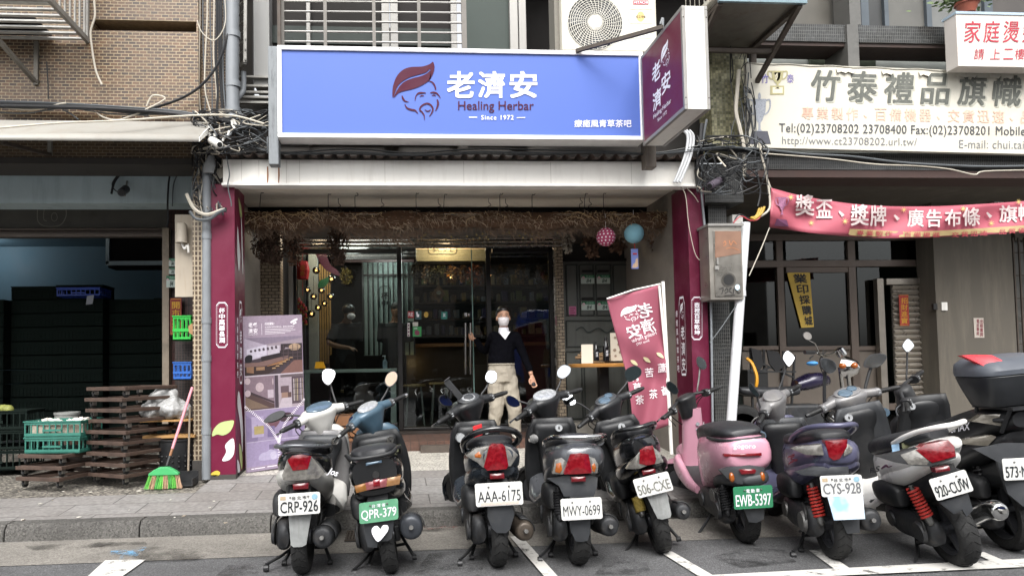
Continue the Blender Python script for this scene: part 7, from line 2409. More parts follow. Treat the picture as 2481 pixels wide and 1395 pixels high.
fused('mask', [('l', [oval((hx-.003,YP-.035,hz+.004),.064,.070,16,.0), oval((hx-.004,YP-.043,hz-.03),.068,.074,16), oval((hx-.004,YP-.040,hz-.065),.062,.068,16), oval((hx-.004,YP-.028,hz-.10),.045,.052,16)])], .006, m_mask, pe, 4)
for sg in (-1, 1):
 B().tube(cr([face(sg*.062,-.005,-.05), face(sg*.078,.0,-.01), face(sg*.084,.01,.01)], 3), .0022, 5).out('mask_loop', m_mask, pe)
fused('hair', [('e', V((hx+.002, YP+.014, hz+.084)), (.081,.094,.070), tilt), ('e', V((hx+.003, YP+.04, hz+.04)), (.082,.075,.10)), ('e', V((hx+.004, YP+.05, hz+.0)), (.076,.062,.10)), ('e', V((hx+.078,YP+.02,hz+.03)), (.016,.03,.05)), ('e', V((hx-.078,YP+.02,hz+.03)), (.014,.03,.05)), ('e', V((hx+.01,YP+.10,hz+.0)), (.045,.045,.05))], .007, m_hair, pe, 4)
fused('jumper', [('l', [oval((pcx,YP+.02,Z(885)),.158,.118), oval((pcx,YP+.02,Z(874)),.166,.128), oval((pcx+.005,YP+.02,Z(850)),.158,.122), oval((X(1222),YP+.02,Z(828)),.160,.115), oval((X(1222),YP+.02,Z(815)),.148,.095), oval((X(1222),YP+.03,Z(806)),.085,.075)]),
 ('t', [sL + V((-.05,0,.0)), sL, eL, wL.lerp(eL,.15)], [.055,.064,.050,.041]), ('t', [sR + V((.05,0,.0)), sR, eR, wR.lerp(eR,.12)], [.055,.064,.050,.040])], .009, m_knit, pe, 6, (.07, .022))
fused('collar', [('l', [oval((X(1221),YP+.022,Z(812)),.070,.072), oval((X(1221),YP+.018,Z(800)),.064,.066), oval((hx+.003,YP+.012,Z(793)),.060,.062)])], .006, m_whitelet, pe, 3)
vn = [V((X(1207),YP-.088,Z(806))), V((X(1234),YP-.088,Z(804))), V((X(1220),YP-.108,Z(823)))]
B().prism(vn, (0,.05,0)).out('shirt_front', m_whitelet, pe, smooth=0)
fused('trousers', [('l', [oval((pcx,YP+.02,Z(878)),.150,.112), oval((pcx,YP+.02,Z(900)),.172,.13), oval((pcx+.002,YP+.02,Z(925)),.178,.135)]),
 ('t', [V((X(1200),YP+.02,Z(915))), V((X(1199),YP+.0,Z(955))), kR, aR + V((0,0,.06)), aR + V((0,0,-.02))], [.105,.10,.088,.074,.072]),
 ('t', [V((X(1231),YP+.02,Z(915))), V((X(1235),YP+.0,Z(955))), kL, aL + V((0,0,.06)), aL + V((0,0,-.02))], [.105,.10,.088,.074,.072])], .009, m_khaki, pe, 6, (.09, .03))
B().tube([V((pcx + .155*math.cos(a*.3), YP + .02 + .118*math.sin(a*.3), Z(882))) for a in range(22)], .012, 6).out('waistband', m_khaki, pe)
for a in (aL, aR):
 B().loft([oval((a.x,YP-.12,zf+.02),.03,.025), oval((a.x,YP-.06,zf+.035),.045,.05), oval((a.x,YP+.04,zf+.05),.042,.06), oval((a.x,YP+.05,zf+.09),.036,.04)]).ell((a.x,YP-.06,zf+.03), .046,.10,.03,14).out('shoe', mat('white_shoe', '#b9b4ab', .5), pe)
o = B().ell(wL + V((.02,-.03,-.125)), .028,.022,.036,12).out('dark_purse', mat('purse', '#1b1a1f', .5), None)
tag(o, 'small dark purse held in the hand of the person at the door', 'purse')
m_dshirt = mat('black_shirt', '#15161a', .85, var=.2)
Y2 = 10.05
def dim_person(lab, hp, sh1, sh2, hip, arm, mask=True, bald=False):
 t = thing('person', lab, 'person', (hip.x, hip.y, .46))
 nk = (sh1+sh2)/2 + V((0,0,.02))
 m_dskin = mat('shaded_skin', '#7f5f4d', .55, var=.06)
 sk = [('e', hp, (.078,.092,.112)), ('t', [hp - V((0,0,.05)), nk], [.055,.06]), ('l', [oval(hip,.15,.11), oval(hip.lerp(nk,.5),.14,.11), oval(nk - V((0,0,.06)),.17,.10), oval(nk,.08,.06)])]
 if arm: sk += [('t', arm, [.05,.042,.034,.026])] + hand(arm[-1], arm[-1]-arm[-2], V((0,1,.1)), .5, -1)
 for sg in (-1, 1):
  sk += [('t', [hip + V((sg*.08,0,0)), hip + V((sg*.10,-.12,-.30)), V((hip.x + sg*.11, hip.y-.05, .50))], [.09,.07,.05])]
 fused('body', sk, .010, m_dskin, t, 4)
 fused('shirt', [('l', [oval(hip - V((0,0,.05)),.17,.13), oval(hip.lerp(nk,.5),.165,.13), oval(nk - V((0,0,.07)),.20,.12), oval(nk - V((0,0,.01)),.10,.08)])] + ([('t', [arm[0], arm[0].lerp(arm[1],.95)], [.075,.062])] if arm else []) + [('t', [sh1, sh1 + V((-.04,0,-.28))], [.08,.06]), ('t', [sh2, sh2 + V((.04,0,-.28))], [.08,.06])], .012, m_dshirt, t, 5)
 fused('trousers', [('t', [hip + V((sg*.08,0,.05)), hip + V((sg*.10,-.12,-.30)), V((hip.x + sg*.11, hip.y-.05, .50))], [.11,.09,.07]) for sg in (-1, 1)], .012, m_dark, t, 4)
 if not bald:
  fused('hair', [('e', hp + V((-.01,-.005,.045)), (.093,.108,.085)), ('e', hp + V((.0,.02,.035)), (.088,.098,.098)), ('e', hp + V((.0,.05,-.02)), (.08,.07,.09))], .009, m_hair, t, 4)
 else:
  fused('hair', [('e', hp + V((.0,.035,.01)), (.083,.075,.10)), ('e', hp + V((.0,.0,.05)), (.086,.098,.078))], .009, mat('grey_hair', '#2c2826', .7, var=.3, scale=80), t, 4)
 if mask: B().ell(hp + V((.03,-.06,-.05)), .06,.05,.045,14).out('mask', m_mask, t)
a0 = P(812,800,9.8)
dim_person('person in black with a mask stooping over the window table', P(846,758,9.66), P(815,786,9.85), P(862,782,9.85), P(830,872,9.8), [P(815,795,9.75), P(797,828,9.62), P(818,838,9.55), P(845,842,9.5)])
dim_person('person with cropped hair in black seated further inside the window', P(960,752,10.15), P(928,783,10.2), P(986,783,10.2), P(950,870,10.2), None, False, True)
# ---------------------------------------------------------------- left: dollies, crates, broom
m_doll = mat('dolly_wood', '#43332a', .7, var=.35, scale=14, bump=.3, stain=.4, stainc='#20140f')
m_caster = mat('caster_grey', '#77736d', .5, .4, .2)
m_castr = mat('caster_red', '#8d1f26', .5, var=.2)
def dolly_parts():
 """open wooden frame on four swivel wheels, origin under its middle"""
 t = thing('dolly', 'x', 'dolly', (0, 0, 0), 'stacked wooden dollies')
 w, l, h = .25, .33, .034
 for a, b_ in (((-w,-l,.068), (w,-l+.045,.068+h)), ((-w,l-.045,.068), (w,l,.068+h)), ((-w,-l+.046,.069), (-w+.045,l-.046,.067+h)), ((w-.045,-l+.046,.069), (w,l-.046,.067+h))):
  B().box(a, b_).out('frame_rail', m_doll, t, smooth=0, bevel=.004)
 B().bar((-w+.04,-l+.05,.085), (w-.04,l-.05,.085), .04, .025).out('cross_slat', m_doll, t, smooth=0)
 for sx_ in (-1, 1):
  for sy_ in (-1, 1):
   c = V((sx_*(w-.05), sy_*(l-.06), .029))
   b = B(); b.cyl(c + V((-.012,0,0)), c + V((.012,0,0)), .029, None, 14)
   wh = b.out('caster', m_black, t)
   b = B(); b.box(c + V((-.022,-.02,0)), c + V((-.014,.02,.038))).box(c + V((.014,-.02,0)), c + V((.022,.02,.038))).box(c + V((-.022,-.02,.032)), c + V((.022,.02,.0385)))
   b.out('fork', m_caster, wh, smooth=0)
 return t
def copy_thing(r, loc, rz, label):
 n = r.copy(); COL.objects.link(n); n.location = loc; n.rotation_euler = (0, 0, rz); n['label'] = label
 for c in list(r.children):
  d = c.copy(); COL.objects.link(d); d.parent = n
  for g in list(c.children):
   e = g.copy(); COL.objects.link(e); e.parent = d
 return n
d0 = dolly_parts()
ordw = ('bottom','second','third','fourth','fifth','sixth','seventh','eighth','top')
first = True
q = random.Random(2)
base = G(318, 1150, .2)
base = V((P(322,1150,6.98).x, 6.98, zs(6.98)))
first = d0
step = (P(318,937,6.85).z - .102 - base.z)/8
for i in range(9):
 loc = V((base.x + q.uniform(-.015,.015), base.y + q.uniform(-.02,.02), base.z + step*i + .006))
 rz = R_(-27 + q.uniform(-4, 4))
 lab = '%s dolly of the tall stack beside the green crates' % ordw[i]
 if i == 0:
  d0.location = loc; d0.rotation_euler = (0, 0, rz); d0['label'] = lab
 else:
  copy_thing(d0, loc, rz, lab)
bpy.context.view_layer.update()
lo = P(160, 1085, 6.95)
for i in range(3):
 copy_thing(d0, V((lo.x + q.uniform(-.01,.01), 6.95 + q.uniform(-.02,.02), zs(6.95) + .1035*i + .004)), R_(-16 + q.uniform(-4,4)), '%s dolly of the low stack under the green crates' % ('bottom','middle','top')[i])
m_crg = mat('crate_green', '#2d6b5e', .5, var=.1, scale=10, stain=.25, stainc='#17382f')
def crate(name, label, c, w, l, h, m, rz, group=None, ribs=True, simple=False):
 """open plastic crate with slotted walls and a rim"""
 t = thing(name, label, 'crate', c, group)
 m3 = MX.Translation(c) @ MX.Rotation(rz, 4, 'Z')
 b = B(m3)
 b.box((-w,-l,0), (w,l,.012))
 for z0, z1 in ((.0,.035),(h-.035,h)) if not simple else ((0,h),):
  b.box((-w,-l,z0), (w,-l+.012,z1)).box((-w,l-.012,z0), (w,l,z1)).box((-w,-l+.012,z0), (-w+.012,l-.012,z1)).box((w-.012,-l+.012,z0), (w,l-.012,z1))
 if ribs:
  n = max(4, int(w/.03))
  for i in range(n+1):
   x = -w + .006 + (2*w-.012)*i/n
   for y in (-l+.002, l-.010): b.box((x-.006,y,.035), (x+.006,y+.008,h-.035))
  n = max(4, int(l/.03))
  for i in range(1, n):
   y = -l + 2*l*i/n
   for x in (-w+.002, w-.010): b.box((x,y-.006,.035), (x+.008,y+.006,h-.035))
 if simple:
  for i in range(13):
   x = -w + .02 + (2*w-.04)*i/12
   b.box((x-.006,-l-.006,.02), (x+.006,-l-.0005,h-.05))
  b.box((-w,-l-.008,h-.06), (w,-l-.0006,h-.045))
 b.out('shell', m, t, smooth=0)
 b = B(m3)
 b.box((-w-.008,-l-.008,h-.012), (w+.008,-l,h)).box((-w-.008,l,h-.012), (w+.008,l+.008,h)).box((-w-.008,-l,h-.012), (-w,l,h)).box((w,-l,h-.012), (w+.008,l,h))
 b.box((-.09,-l-.01,h*.35), (.09,-l-.002,h*.48))
 b.out('rim', m, t, smooth=0)
 return t
zc0 = zs(6.95) + .1035*2 + .108
cc0 = V((lo.x - .0, 6.93, zc0))
crate('green_crate', 'green plastic crate, the lower of the two on the low dolly stack', cc0, .27, .20, .15, m_crg, R_(-8), 'green crates on the dollies')
crate('green_crate', 'green plastic crate full of white garlic, the upper on the low dolly stack', cc0 + V((-.005,0,.153)), .27, .20, .15, m_crg, R_(-6), 'green crates on the dollies')
B().box((-.24,-.17,.014), (.24,.17,.12)).out('x', m_wood, None) if False else None
m_garlic = mat('garlic_white', '#cfc9c0', .6, var=.12, scale=40)
for i in range(24):
 c = cc0 + V((q.uniform(-.22,.22), q.uniform(-.15,.15), .153 + .125 + q.uniform(-.005,.02)))
 o = B().lathe([(.004,.034),(.008,.024),(.022,.012),(.028,-.004),(.02,-.02),(.006,-.024)], c, 'z', 10, MX.Rotation(q.uniform(-.9,.9),3,'X') @ MX.Rotation(q.uniform(-.9,.9),3,'Y')).out('garlic_bulb', m_garlic, None, smooth=60)
 tag(o, 'white garlic bulb in the upper green crate', 'garlic', 'garlic bulbs in the green crate')
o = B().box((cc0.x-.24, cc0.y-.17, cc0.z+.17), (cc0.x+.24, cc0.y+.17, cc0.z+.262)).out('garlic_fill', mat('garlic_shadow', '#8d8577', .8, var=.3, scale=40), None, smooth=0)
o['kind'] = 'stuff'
t = thing('broom', 'broom with pink handle and green bristles leaning at the mosaic pillar', 'broom', V((P(395,1170,6.6).x, 6.6, zs(6.6))))
h0, h1 = P(404,1128,6.62), P(466,938,6.95)
B().tube([h0, h0.lerp(h1,.12)], .016, 10).out('socket', m_black, t)
B().tube([h0.lerp(h1,.10), h0.lerp(h1,.22)], .0125, 10).out('bare_handle', m_wood, t)
B().tube([h0.lerp(h1,.21), h1], .014, 10).out('handle', mat('pink_handle', '#c2808a', .5, var=.12, scale=20), t)
ba = V((P(398,1142,6.6).x, 6.6, P(398,1142,6.6).z))
b = B(); b.loft([ring(0,0,1,1,2)]) if False else None
B().loft([[ba + V((x*1.0, y, z)) for x, y in ((-s_,-.03),(s_,-.03),(s_,.03),(-s_,.03))] for s_, z in ((.04,.045),(.09,.02),(.135,-.012),(.138,-.03))]).out('head', mat('broom_green', '#3d9a5c', .5, var=.08), t, smooth=0, bevel=.006)
bg = zs(6.6) + .004
for k, c in enumerate(('#5fae4a', '#a88a70', '#4c9a4c')):
 b = B()
 for i in range(150):
  u = q.uniform(-1, 1)
  if (int((u+1)*4) % 3) != k: continue
  a = ba + V((u*.13, q.uniform(-.025,.025), -.028)); e = V((ba.x + u*.165 + q.uniform(-.01,.01), ba.y + q.uniform(-.06,.03), bg))
  b.tube([a, a.lerp(e,.6), e], .0035, 4)
 b.out('bristles', mat('bristle%d' % k, c, .6, var=.2, scale=40), t, smooth=0)['kind'] = 'stuff'
t = thing('dustpan', 'black long handled dustpan standing behind the broom', 'dustpan', V((P(445,1168,6.75).x, 6.75, zs(6.75))))
B().tube([P(456,1140,6.78), P(460,985,6.95)], .010, 8).out('handle', mat('tan_stick', '#7d7060', .6), t)
p = V((P(445,1164,6.72).x, 6.72, zs(6.72)))
b = B(); b.box(p + V((-.14,-.10,.002)), p + V((.11,.10,.012))).box(p + V((-.14,.09,.012)), p + V((.11,.10,.12))).box(p + V((-.14,-.10,.012)), p + V((-.132,.09,.07))).box(p + V((.102,-.10,.012)), p + V((.11,.09,.07)))
b.out('pan', m_plastic, t, smooth=0)
p = V((P(428,1140,7.05).x, 7.08, zs(7.08)))
t = thing('black_drum', 'black perforated bin standing behind the broom', 'bin', p)
B().lathe([(.15,0),(.165,.02),(.175,.36),(.185,.37),(.185,.385),(.16,.386),(.155,.03)], p, 'z', 24).out('drum', m_plastic, t)
b = B()
for k in range(7):
 a = -2.6 + .35*k
 for z in (.12,.17,.22): b.ell(p + V((.172*math.cos(a), .172*math.sin(a), z)), .012,.012,.012,8)
b.outs('hole', m_black, t)
b = B(); b.box(p + V((-.30,-.12,.40)), p + V((.20,.14,.425))); o = b.out('plank', mat('tan_plank', '#a07a4a', .6, var=.2, scale=20), None, smooth=0); tag(o, 'tan plank lying across the black bin', 'plank')
b = B(); b.box(p + V((-.34,-.10,.56)), p + V((.16,.16,.578))); o = b.out('plank', mat('tan_plank', '#a07a4a', .6), None, smooth=0); tag(o, 'upper tan plank under the white plastic bags', 'plank')
b = B(); b.box(p + V((-.30,.05,.43)), p + V((-.24,.12,.56))).box(p + V((.06,.05,.43)), p + V((.12,.12,.56))); o = b.out('plank_support', m_wood_d, None, smooth=0); tag(o, 'dark blocks between the two planks on the bin', 'support')
pb = p + V((-.12, .02, .74))
b = B()
for k in range(9):
 b.ell(pb + V((q.uniform(-.17,.17), q.uniform(-.08,.08), q.uniform(-.10,.10))), q.uniform(.10,.15), q.uniform(.08,.12), q.uniform(.07,.11), 12)
o = b.out('plastic_bags', mat('white_bag', '#949493', .35, var=.1, scale=14, bump=.8, bscale=16), None, smooth=0)
r = o.modifiers.new('r', 'REMESH'); r.mode = 'VOXEL'; r.voxel_size = .014; r.use_smooth_shade = True
tx = bpy.data.textures.new('crumple', 'CLOUDS'); tx.noise_scale = .09
dm = o.modifiers.new('d', 'DISPLACE'); dm.texture = tx; dm.strength = .07
tag(o, 'heap of crumpled white plastic bags on the planks behind the dollies', 'bags')
p = V((P(163,1000,8.1).x, 8.1, zs(8.1)))
t = thing('bucket', 'pale grey plastic bucket standing in the dark store at the left', 'bucket', p)
B().lathe([(.10,.25),(.115,.27),(.13,.52),(.138,.525),(.138,.55),(.125,.55),(.11,.28)], p, 'z', 22).out('pail', mat('bucket_grey', '#8b8c89', .5, var=.08), t)
B().lathe([(0,0),(.16,0),(.16,.25),(0,.25)], p, 'z', 12).out('stand_block', m_wood_d, t)
B().tube(cr([p + V((.13,-.02,.5)), p + V((.16,-.10,.40)), p + V((.08,-.14,.36))], 4), .004, 5).out('bail', m_iron_d, t)
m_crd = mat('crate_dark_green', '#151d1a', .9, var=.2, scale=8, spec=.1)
m_crb = mat('crate_blue', '#20409a', .5, var=.1)
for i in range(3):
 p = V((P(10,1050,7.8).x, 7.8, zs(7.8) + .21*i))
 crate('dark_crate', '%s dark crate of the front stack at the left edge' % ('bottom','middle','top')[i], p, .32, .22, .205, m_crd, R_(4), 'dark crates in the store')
o = B()
for k in range(6): o.ell(p + V((q.uniform(-.2,.2), q.uniform(-.15,.1), .21)), .06,.05,.05,10)
o = o.out('greens', mat('produce', '#7d8040', .6, var=.4, scale=20), None); tag(o, 'bunch of yellow green vegetables lying in the front dark crate', 'vegetables')
proto = None
for col in range(5):
 for row in range(11):
  p = V((P(-20,900,10.4).x + col*.68, 10.3 + (col % 2)*.12, zs(8.2) + .05 + row*.20))
  if row > 9 and col in (0, 3, 4): continue
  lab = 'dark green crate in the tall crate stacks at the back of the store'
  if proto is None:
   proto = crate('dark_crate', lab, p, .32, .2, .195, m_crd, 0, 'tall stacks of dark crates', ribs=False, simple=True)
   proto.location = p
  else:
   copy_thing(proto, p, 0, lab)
crate('blue_crate', 'blue crate lying on top of the dark crate stacks', P(205,722,10.1), .29, .2, .13, m_crb, 0)
t = thing('price_slip', 'white paper slip stuck on the blue crate', 'paper', P(218,735,9.88))
b = B(); b.prism([P(211,717,9.88), P(228,714,9.88), P(224,736,9.88), P(208,738,9.88)], (0,.003,0)); b.out('paper', mat('slip', '#8d9099', .6), t, smooth=0)
t = thing('spring_couplet', 'red paper couplet with gold characters left of the mosaic pillar', 'couplet', P(427,812,8.2))
b = B(); pbox(b, 412, 722, 440, 811, 8.2, .004); b.out('paper', mat('couplet_red', '#7d1c22', .6, var=.15), t, smooth=0)
d = Decal(on(8.2)); d.ring([(414,724),(414,809),(438,809),(438,724)], 1.2); d.vtext('開市大吉', 417, 730, 435, 806, .02); d.out('lettering', m_gold, t)
number_plate(409, 626, 425, 645, 8.2, 'upper green and white number plate beside the cream board')
number_plate(409, 648, 425, 664, 8.2, 'middle green and white number plate beside the cream board')
number_plate(403, 668, 425, 696, 8.15, 'lowest green and white number plate beside the cream board')
p = P(446,825,7.4)
crate('basket', 'bright green plastic basket hanging beside the mosaic pillar', V((p.x, 7.42, p.z)), .09, .1, .26, mat('basket_green', '#27a53c', .45, var=.08), 0)
b = B(); b.prism([P(456,790,7.28), P(466,782,7.28), P(468,812,7.28), P(458,806,7.28)], (0,.01,0)); o = b.out('cardboard', mat('cardboard', '#9c7a55', .7), None, smooth=0); tag(o, 'scrap of brown cardboard sticking out of the green basket', 'cardboard')
p = P(447,920,7.4)
crate('basket', 'blue plastic basket below the green basket beside the pillar', V((p.x, 7.42, p.z)), .09, .1, .19, mat('basket_blue', '#2358a5', .45, var=.08), 0)
b = B(); pbox(b, 424, 826, 468, 1060, 7.6, .3); o = b.out('wire_rack', brickmat('rack_mesh', ('#15110f','#1b1613'), '#3a2c28', .03, .03, .004, 0, .6, 'xz', .2, .2), None, smooth=0); tag(o, 'dark wire rack behind the baskets beside the mosaic pillar', 'rack')
t = thing('meter_can', 'beige cylindrical meter cover above the cream board', 'meter', P(440,565,7.15))
c = P(440,565,7.12)
B().lathe([(.0,.10),(.045,.10),(.055,.085),(.058,-.09),(.062,-.10),(.0,-.10)], c, 'z', 18).out('cover', mat('meter_beige', '#a39a8c', .55, var=.1), t)
B().tube(cr([c + V((0,0,-.1)), c + V((.03,0,-.16)), c + V((.06,0,-.12)), c + V((.07,0,-.2))], 4), .012, 7).out('lead', m_white, t)
# ---------------------------------------------------------------- pipes on the left pillar
def pipe(label, pts, r, m, Y=None, collars=()):
 t = thing('drain_pipe', label, 'pipe', pts[-1])
 B().tube(pts, r, 16).out('tube', m, t, smooth=60)
 for a in collars:
  c = pts[0].lerp(pts[-1], a)
  B().cyl(c + V((0,0,-.03)), c + V((0,0,.03)), r*1.12, None, 16).out('collar', m, t)
 return t
pipe('thick grey drain pipe running down the corner of the brick building', [P(563,-200,6.9), P(563,200,6.9), P(566,322,6.9)], .066, m_pvc, collars=(.1,.55,.78,.9))
pipe('grey rain pipe between the mosaic pillar and the maroon column', [P(501,400,6.9), P(500,1160,6.9)], .043, m_pvc, collars=(.23,.50,.62,.85))
pipe('short bent grey pipe beside the thick drain pipe', cr([P(590,175,7.1), P(590,215,7.1), P(585,228,7.08), P(570,245,7.0)], 4), .028, m_pvc)
pipe('white leaning pipe under the steel meter cabinet', [P(1806,540,6.72), P(1793,720,6.72), P(1771,1033,6.72)], .048, m_pvcw, collars=(.35,))
pipe('thin grey conduit along the right maroon column', [P(1697,440,6.86), P(1712,600,6.86), P(1722,700,6.86), P(1727,1040,6.86)], .012, m_pvc)
# ---------------------------------------------------------------- steel meter cabinet
t = thing('meter_cabinet', 'stainless steel meter cabinet with a round window and graffiti on the right pillar', 'cabinet', P(1757,727,6.65))
b = B(); pbox(b, 1719, 547, 1799, 726, 6.65, .22); b.out('case', mat('cabinet_steel', '#9a958d', .35, .75, .12, 6, stain=.3, stainc='#6d665e', streak=True), t, smooth=0, bevel=.004)
b = B(); pbox(b, 1731, 558, 1796, 718, 6.64, .02); b.out('door', mat('cabinet_door', '#8f8b84', .3, .8, .15, 5, stain=.25, stainc='#5c564f'), t, smooth=0, bevel=.003)
d = Decal(on(6.64)); d.poly([(1732,560),(1795,560),(1795,614),(1732,625)]); d.out('painted_reflection', mat('reflection_orange', '#846655', .5, .4, .2, 8), t)  # orange reflection in the steel door, painted on as a flat patch
d = Decal(on(6.64, .006)); d.disc(1765, 678, 17, 17, 24); o = d.out('window_rim', mat('rim_dark', '#55524d', .4, .5), t)
d = Decal(on(6.64, .009)); d.disc(1765, 678, 13, 13, 24); d.out('window', m_black, t)
d = Decal(on(6.64, .006)); d.disc(1786, 696, 6, 7, 18); d.out('round_sticker', mat('blue_white_sticker', '#b9d0dd', .5, var=.2, scale=90), t)
d = Decal(on(6.64, .007))
for s_ in ([(1742,700),(1752,698),(1748,712)],[(1755,705),(1760,698),(1763,706),(1756,710)],[(1765,700),(1772,697),(1767,704),(1773,710)],[(1776,712),(1778,698),(1783,703),(1790,710),(1794,705)],[(1755,716),(1780,714)]): d.stroke(s_, 1.5)
d.out('graffiti', m_black, t)
d = Decal(on(6.64, .006)); d.stroke([(1752,590),(1756,584),(1758,592),(1752,596)], 1.5).stroke([(1766,582),(1770,594),(1776,584),(1784,592)], 1.5).stroke([(1758,603),(1772,600),(1790,606)], 1.); d.out('scrawl', mat('rust_scrawl', '#b9764c', .6), t)
b = B(); pbox(b, 1737, 624, 1741, 640, 6.62, .02); pbox(b, 1733, 644, 1742, 653, 6.62, .02); b.out('latch', m_alu, t, smooth=0)
b = B(); pbox(b, 1716, 541, 1802, 547, 6.63, .26); b.out('hood', m_alu, t, smooth=0)
# ---------------------------------------------------------------- security cameras
def cctv(label, a, b_, r, m, mount):
 t = thing('security_camera', label, 'camera', a)
 B().cyl(a, b_, r, r*.95, 16).cyl(b_, b_ + (b_-a)*.06, r*.8, r*.7, 16).out('housing', m, t)
 B().cyl(b_ + (b_-a)*.02, b_ + (b_-a)*.08, r*.6, None, 14).out('lens', m_black, t)
 B().tube(cr([a.lerp(b_,.4), a.lerp(b_,.4) + V((0,.02,-.05)), mount], 4), .012, 7).out('bracket', m_alu, t)
cctv('white bullet camera amid the cable tangle at the corner', P(513,341,6.6), P(531,350,6.35), .038, m_white, P(520,372,6.9))
cctv('dark little camera hung below the blue grey beam', P(305,458,7.35), P(294,467,7.2), .042, m_plastic_g, P(308,440,7.5))
cctv('dark cylinder camera on the mosaic beam head at the right', P(1745,437,6.75), P(1721,450,6.6), .040, mat('camera_violet', '#5d5560', .4, .3), P(1750,455,6.92))
# ---------------------------------------------------------------- window cage on the brick wall
cg = thing('window_cage', 'grey iron window cage projecting from the brick wall at the top left', 'window cage', (-3.6, 6.4, 4.6))
cx0, cx1, cyf, cyb, cz = -4.7, -2.98, 6.15, 6.95, 4.585
b = B()
b.box((cx0,cyf,cz), (cx1,cyf+.035,cz+.05)).box((cx1-.035,cyf+.036,cz), (cx1,cyb,cz+.05)).box((cx1-.036,cyf-.002,cz+.05), (cx1+.002,cyf+.036,cz+1.6)).box((cx1-.03,cyb-.03,cz+.05), (cx1,cyb,cz+1.6))
b.out('frame', m_iron, cg, smooth=0)
for i in range(16):
 x = cx0 + .1*i + .07
 if x < cx1-.05: B().box((x,cyf+.008,cz+.05), (x+.018,cyf+.026,cz+1.6)).out('bar', m_iron, cg, smooth=0)
for i in range(7):
 y = cyf + .12 + .1*i
 B().box((cx1-.026,y,cz+.05), (cx1-.010,y+.016,cz+1.6)).out('bar', m_iron, cg, smooth=0)
for i in range(7):
 y = cyf + .06 + .11*i
 B().box((cx0,y,cz+.005), (cx1-.036,y+.04,cz+.02)).out('floor_slat', mat('slat_white', '#b7b6b2', .5, .2, .1, 10, stain=.4), cg, smooth=0)
for x in (cx1-.75, cx1-1.45):
 b = B(); b.bar((x,cyf+.1,cz-.004), (x+.25,cyb-.01,cz-.42), .045, .03).box((x+.23,cyb-.03,cz-.44), (x+.27,cyb,cz-.002)); b.out('bracket', mat('bracket_grey', '#6b675f', .5, .3, .2, 12, stain=.4), cg, smooth=0)
B().box((cx0,cyb-.35,cz+.055), (cx1-.35,cyb-.02,cz+.075)).out('storage_board', m_dark, cg, smooth=0)
sg_ = thing('side_grille', 'narrow slanted iron grille beside the thick drain pipe', 'grille', P(582,100,7.1))
b = B(); b.bar(P(596,-150,6.95), P(594,152,7.0), .03).bar(P(576,-150,7.3), P(576,175,7.3), .03).bar(P(594,152,7.0), P(574,170,7.3), .03); b.out('frame', m_iron, sg_, smooth=0)
b = B()
for i in range(12):
 y = -120 + 24*i
 b.bar(P(595,y,6.97), P(577,y+16,7.28), .014)
b.outs('bar', m_iron, sg_, smooth=0)
# ---------------------------------------------------------------- window grille above the blue sign
wg = thing('window_grille', 'steel window grille of level bars above the blue sign', 'grille', P(900,110,6.9))
Yg = 6.95
for x in (680, 783, 901, 1010, 1117):
 b = B(); pbox(b, x, -160, x+(12 if x == 1117 else 8), 122, Yg, .035); b.out('post', mat('grille_post', '#5f5b56', .5, .2, .1, 9, stain=.3), wg, smooth=0)
for i in range(12):
 y = -152 + 24.3*i
 a, c = P(684, y+10, Yg+.012), P(1122, y+14, Yg+.012)
 B().cyl(a, c, .0105, None, 8).out('bar', mat('bar_alu', '#9a9895', .35, .6, .06), wg)
b = B(); pbox(b, 671, -160, 679, 112, Yg-.1, .04); b.out('side_post', m_iron_d, wg, smooth=0)
# ---------------------------------------------------------------- air conditioner above the sign
ac = thing('air_conditioner', 'cream outdoor air conditioner with a round fan grille above the blue sign', 'air conditioner', P(1470,130,6.75))
Ya = 6.72
m_ac = mat('ac_cream', '#cdc9bc', .45, var=.05, scale=3, stain=.2, stainc='#a19684', streak=True)
a, c = P(1358,-70,Ya), P(1594,128,Ya)
B().box((a.x,Ya,c.z), (c.x,Ya+.34,a.z)).out('casing', m_ac, ac, smooth=0, bevel=.02)
B().box((a.x-.05,Ya+.1,c.z+.02), (a.x-.002,Ya+.34,a.z-.02)).out('side_vent', mat('vent_dark', '#6b675e', .6, var=.2, scale=40), ac, smooth=0)
fc_ = P(1442,55,Ya-.012)
B().cyl(fc_ + V((0,.01,0)), fc_ + V((0,.016,0)), .285, None, 40).out('fan_well', mat('fan_dark', '#23262a', .6), ac)
b = B()
for k in range(11):
 r = .06 + .0225*k
 b.tube([fc_ + V((r*math.cos(2*math.pi*i/40), -.006, r*math.sin(2*math.pi*i/40))) for i in range(41)], .0035, 4)
for k in range(36):
 a_ = 2*math.pi*k/36
 pts = [fc_ + V((r*math.cos(a_ + (r-.06)*1.1), -.008, r*math.sin(a_ + (r-.06)*1.1))) for r in (.055,.12,.19,.285)]
 b.tube(pts, .003, 4)
b.out('fan_grille', mat('grille_cream', '#cfccc2', .45), ac, smooth=0)
B().lathe([(0,-.02),(.05,-.018),(.072,-.008),(.076,.0),(0,.004)], fc_, 'y', 28).out('hub', m_white, ac)
b = B()
for k in range(3):
 a_ = 2*math.pi*k/3 + .4
 b.add([fc_ + V((.07*math.cos(a_), .004, .07*math.sin(a_))), fc_ + V((.27*math.cos(a_-.1), .006, .27*math.sin(a_-.1))), fc_ + V((.27*math.cos(a_+.75), .002, .27*math.sin(a_+.75))), fc_ + V((.09*math.cos(a_+.9), .003, .09*math.sin(a_+.9)))], [(0,1,2,3)])
b.out('fan', mat('fan_blade', '#3d4148', .5), ac, smooth=0)
d = Decal(on(Ya, .003))
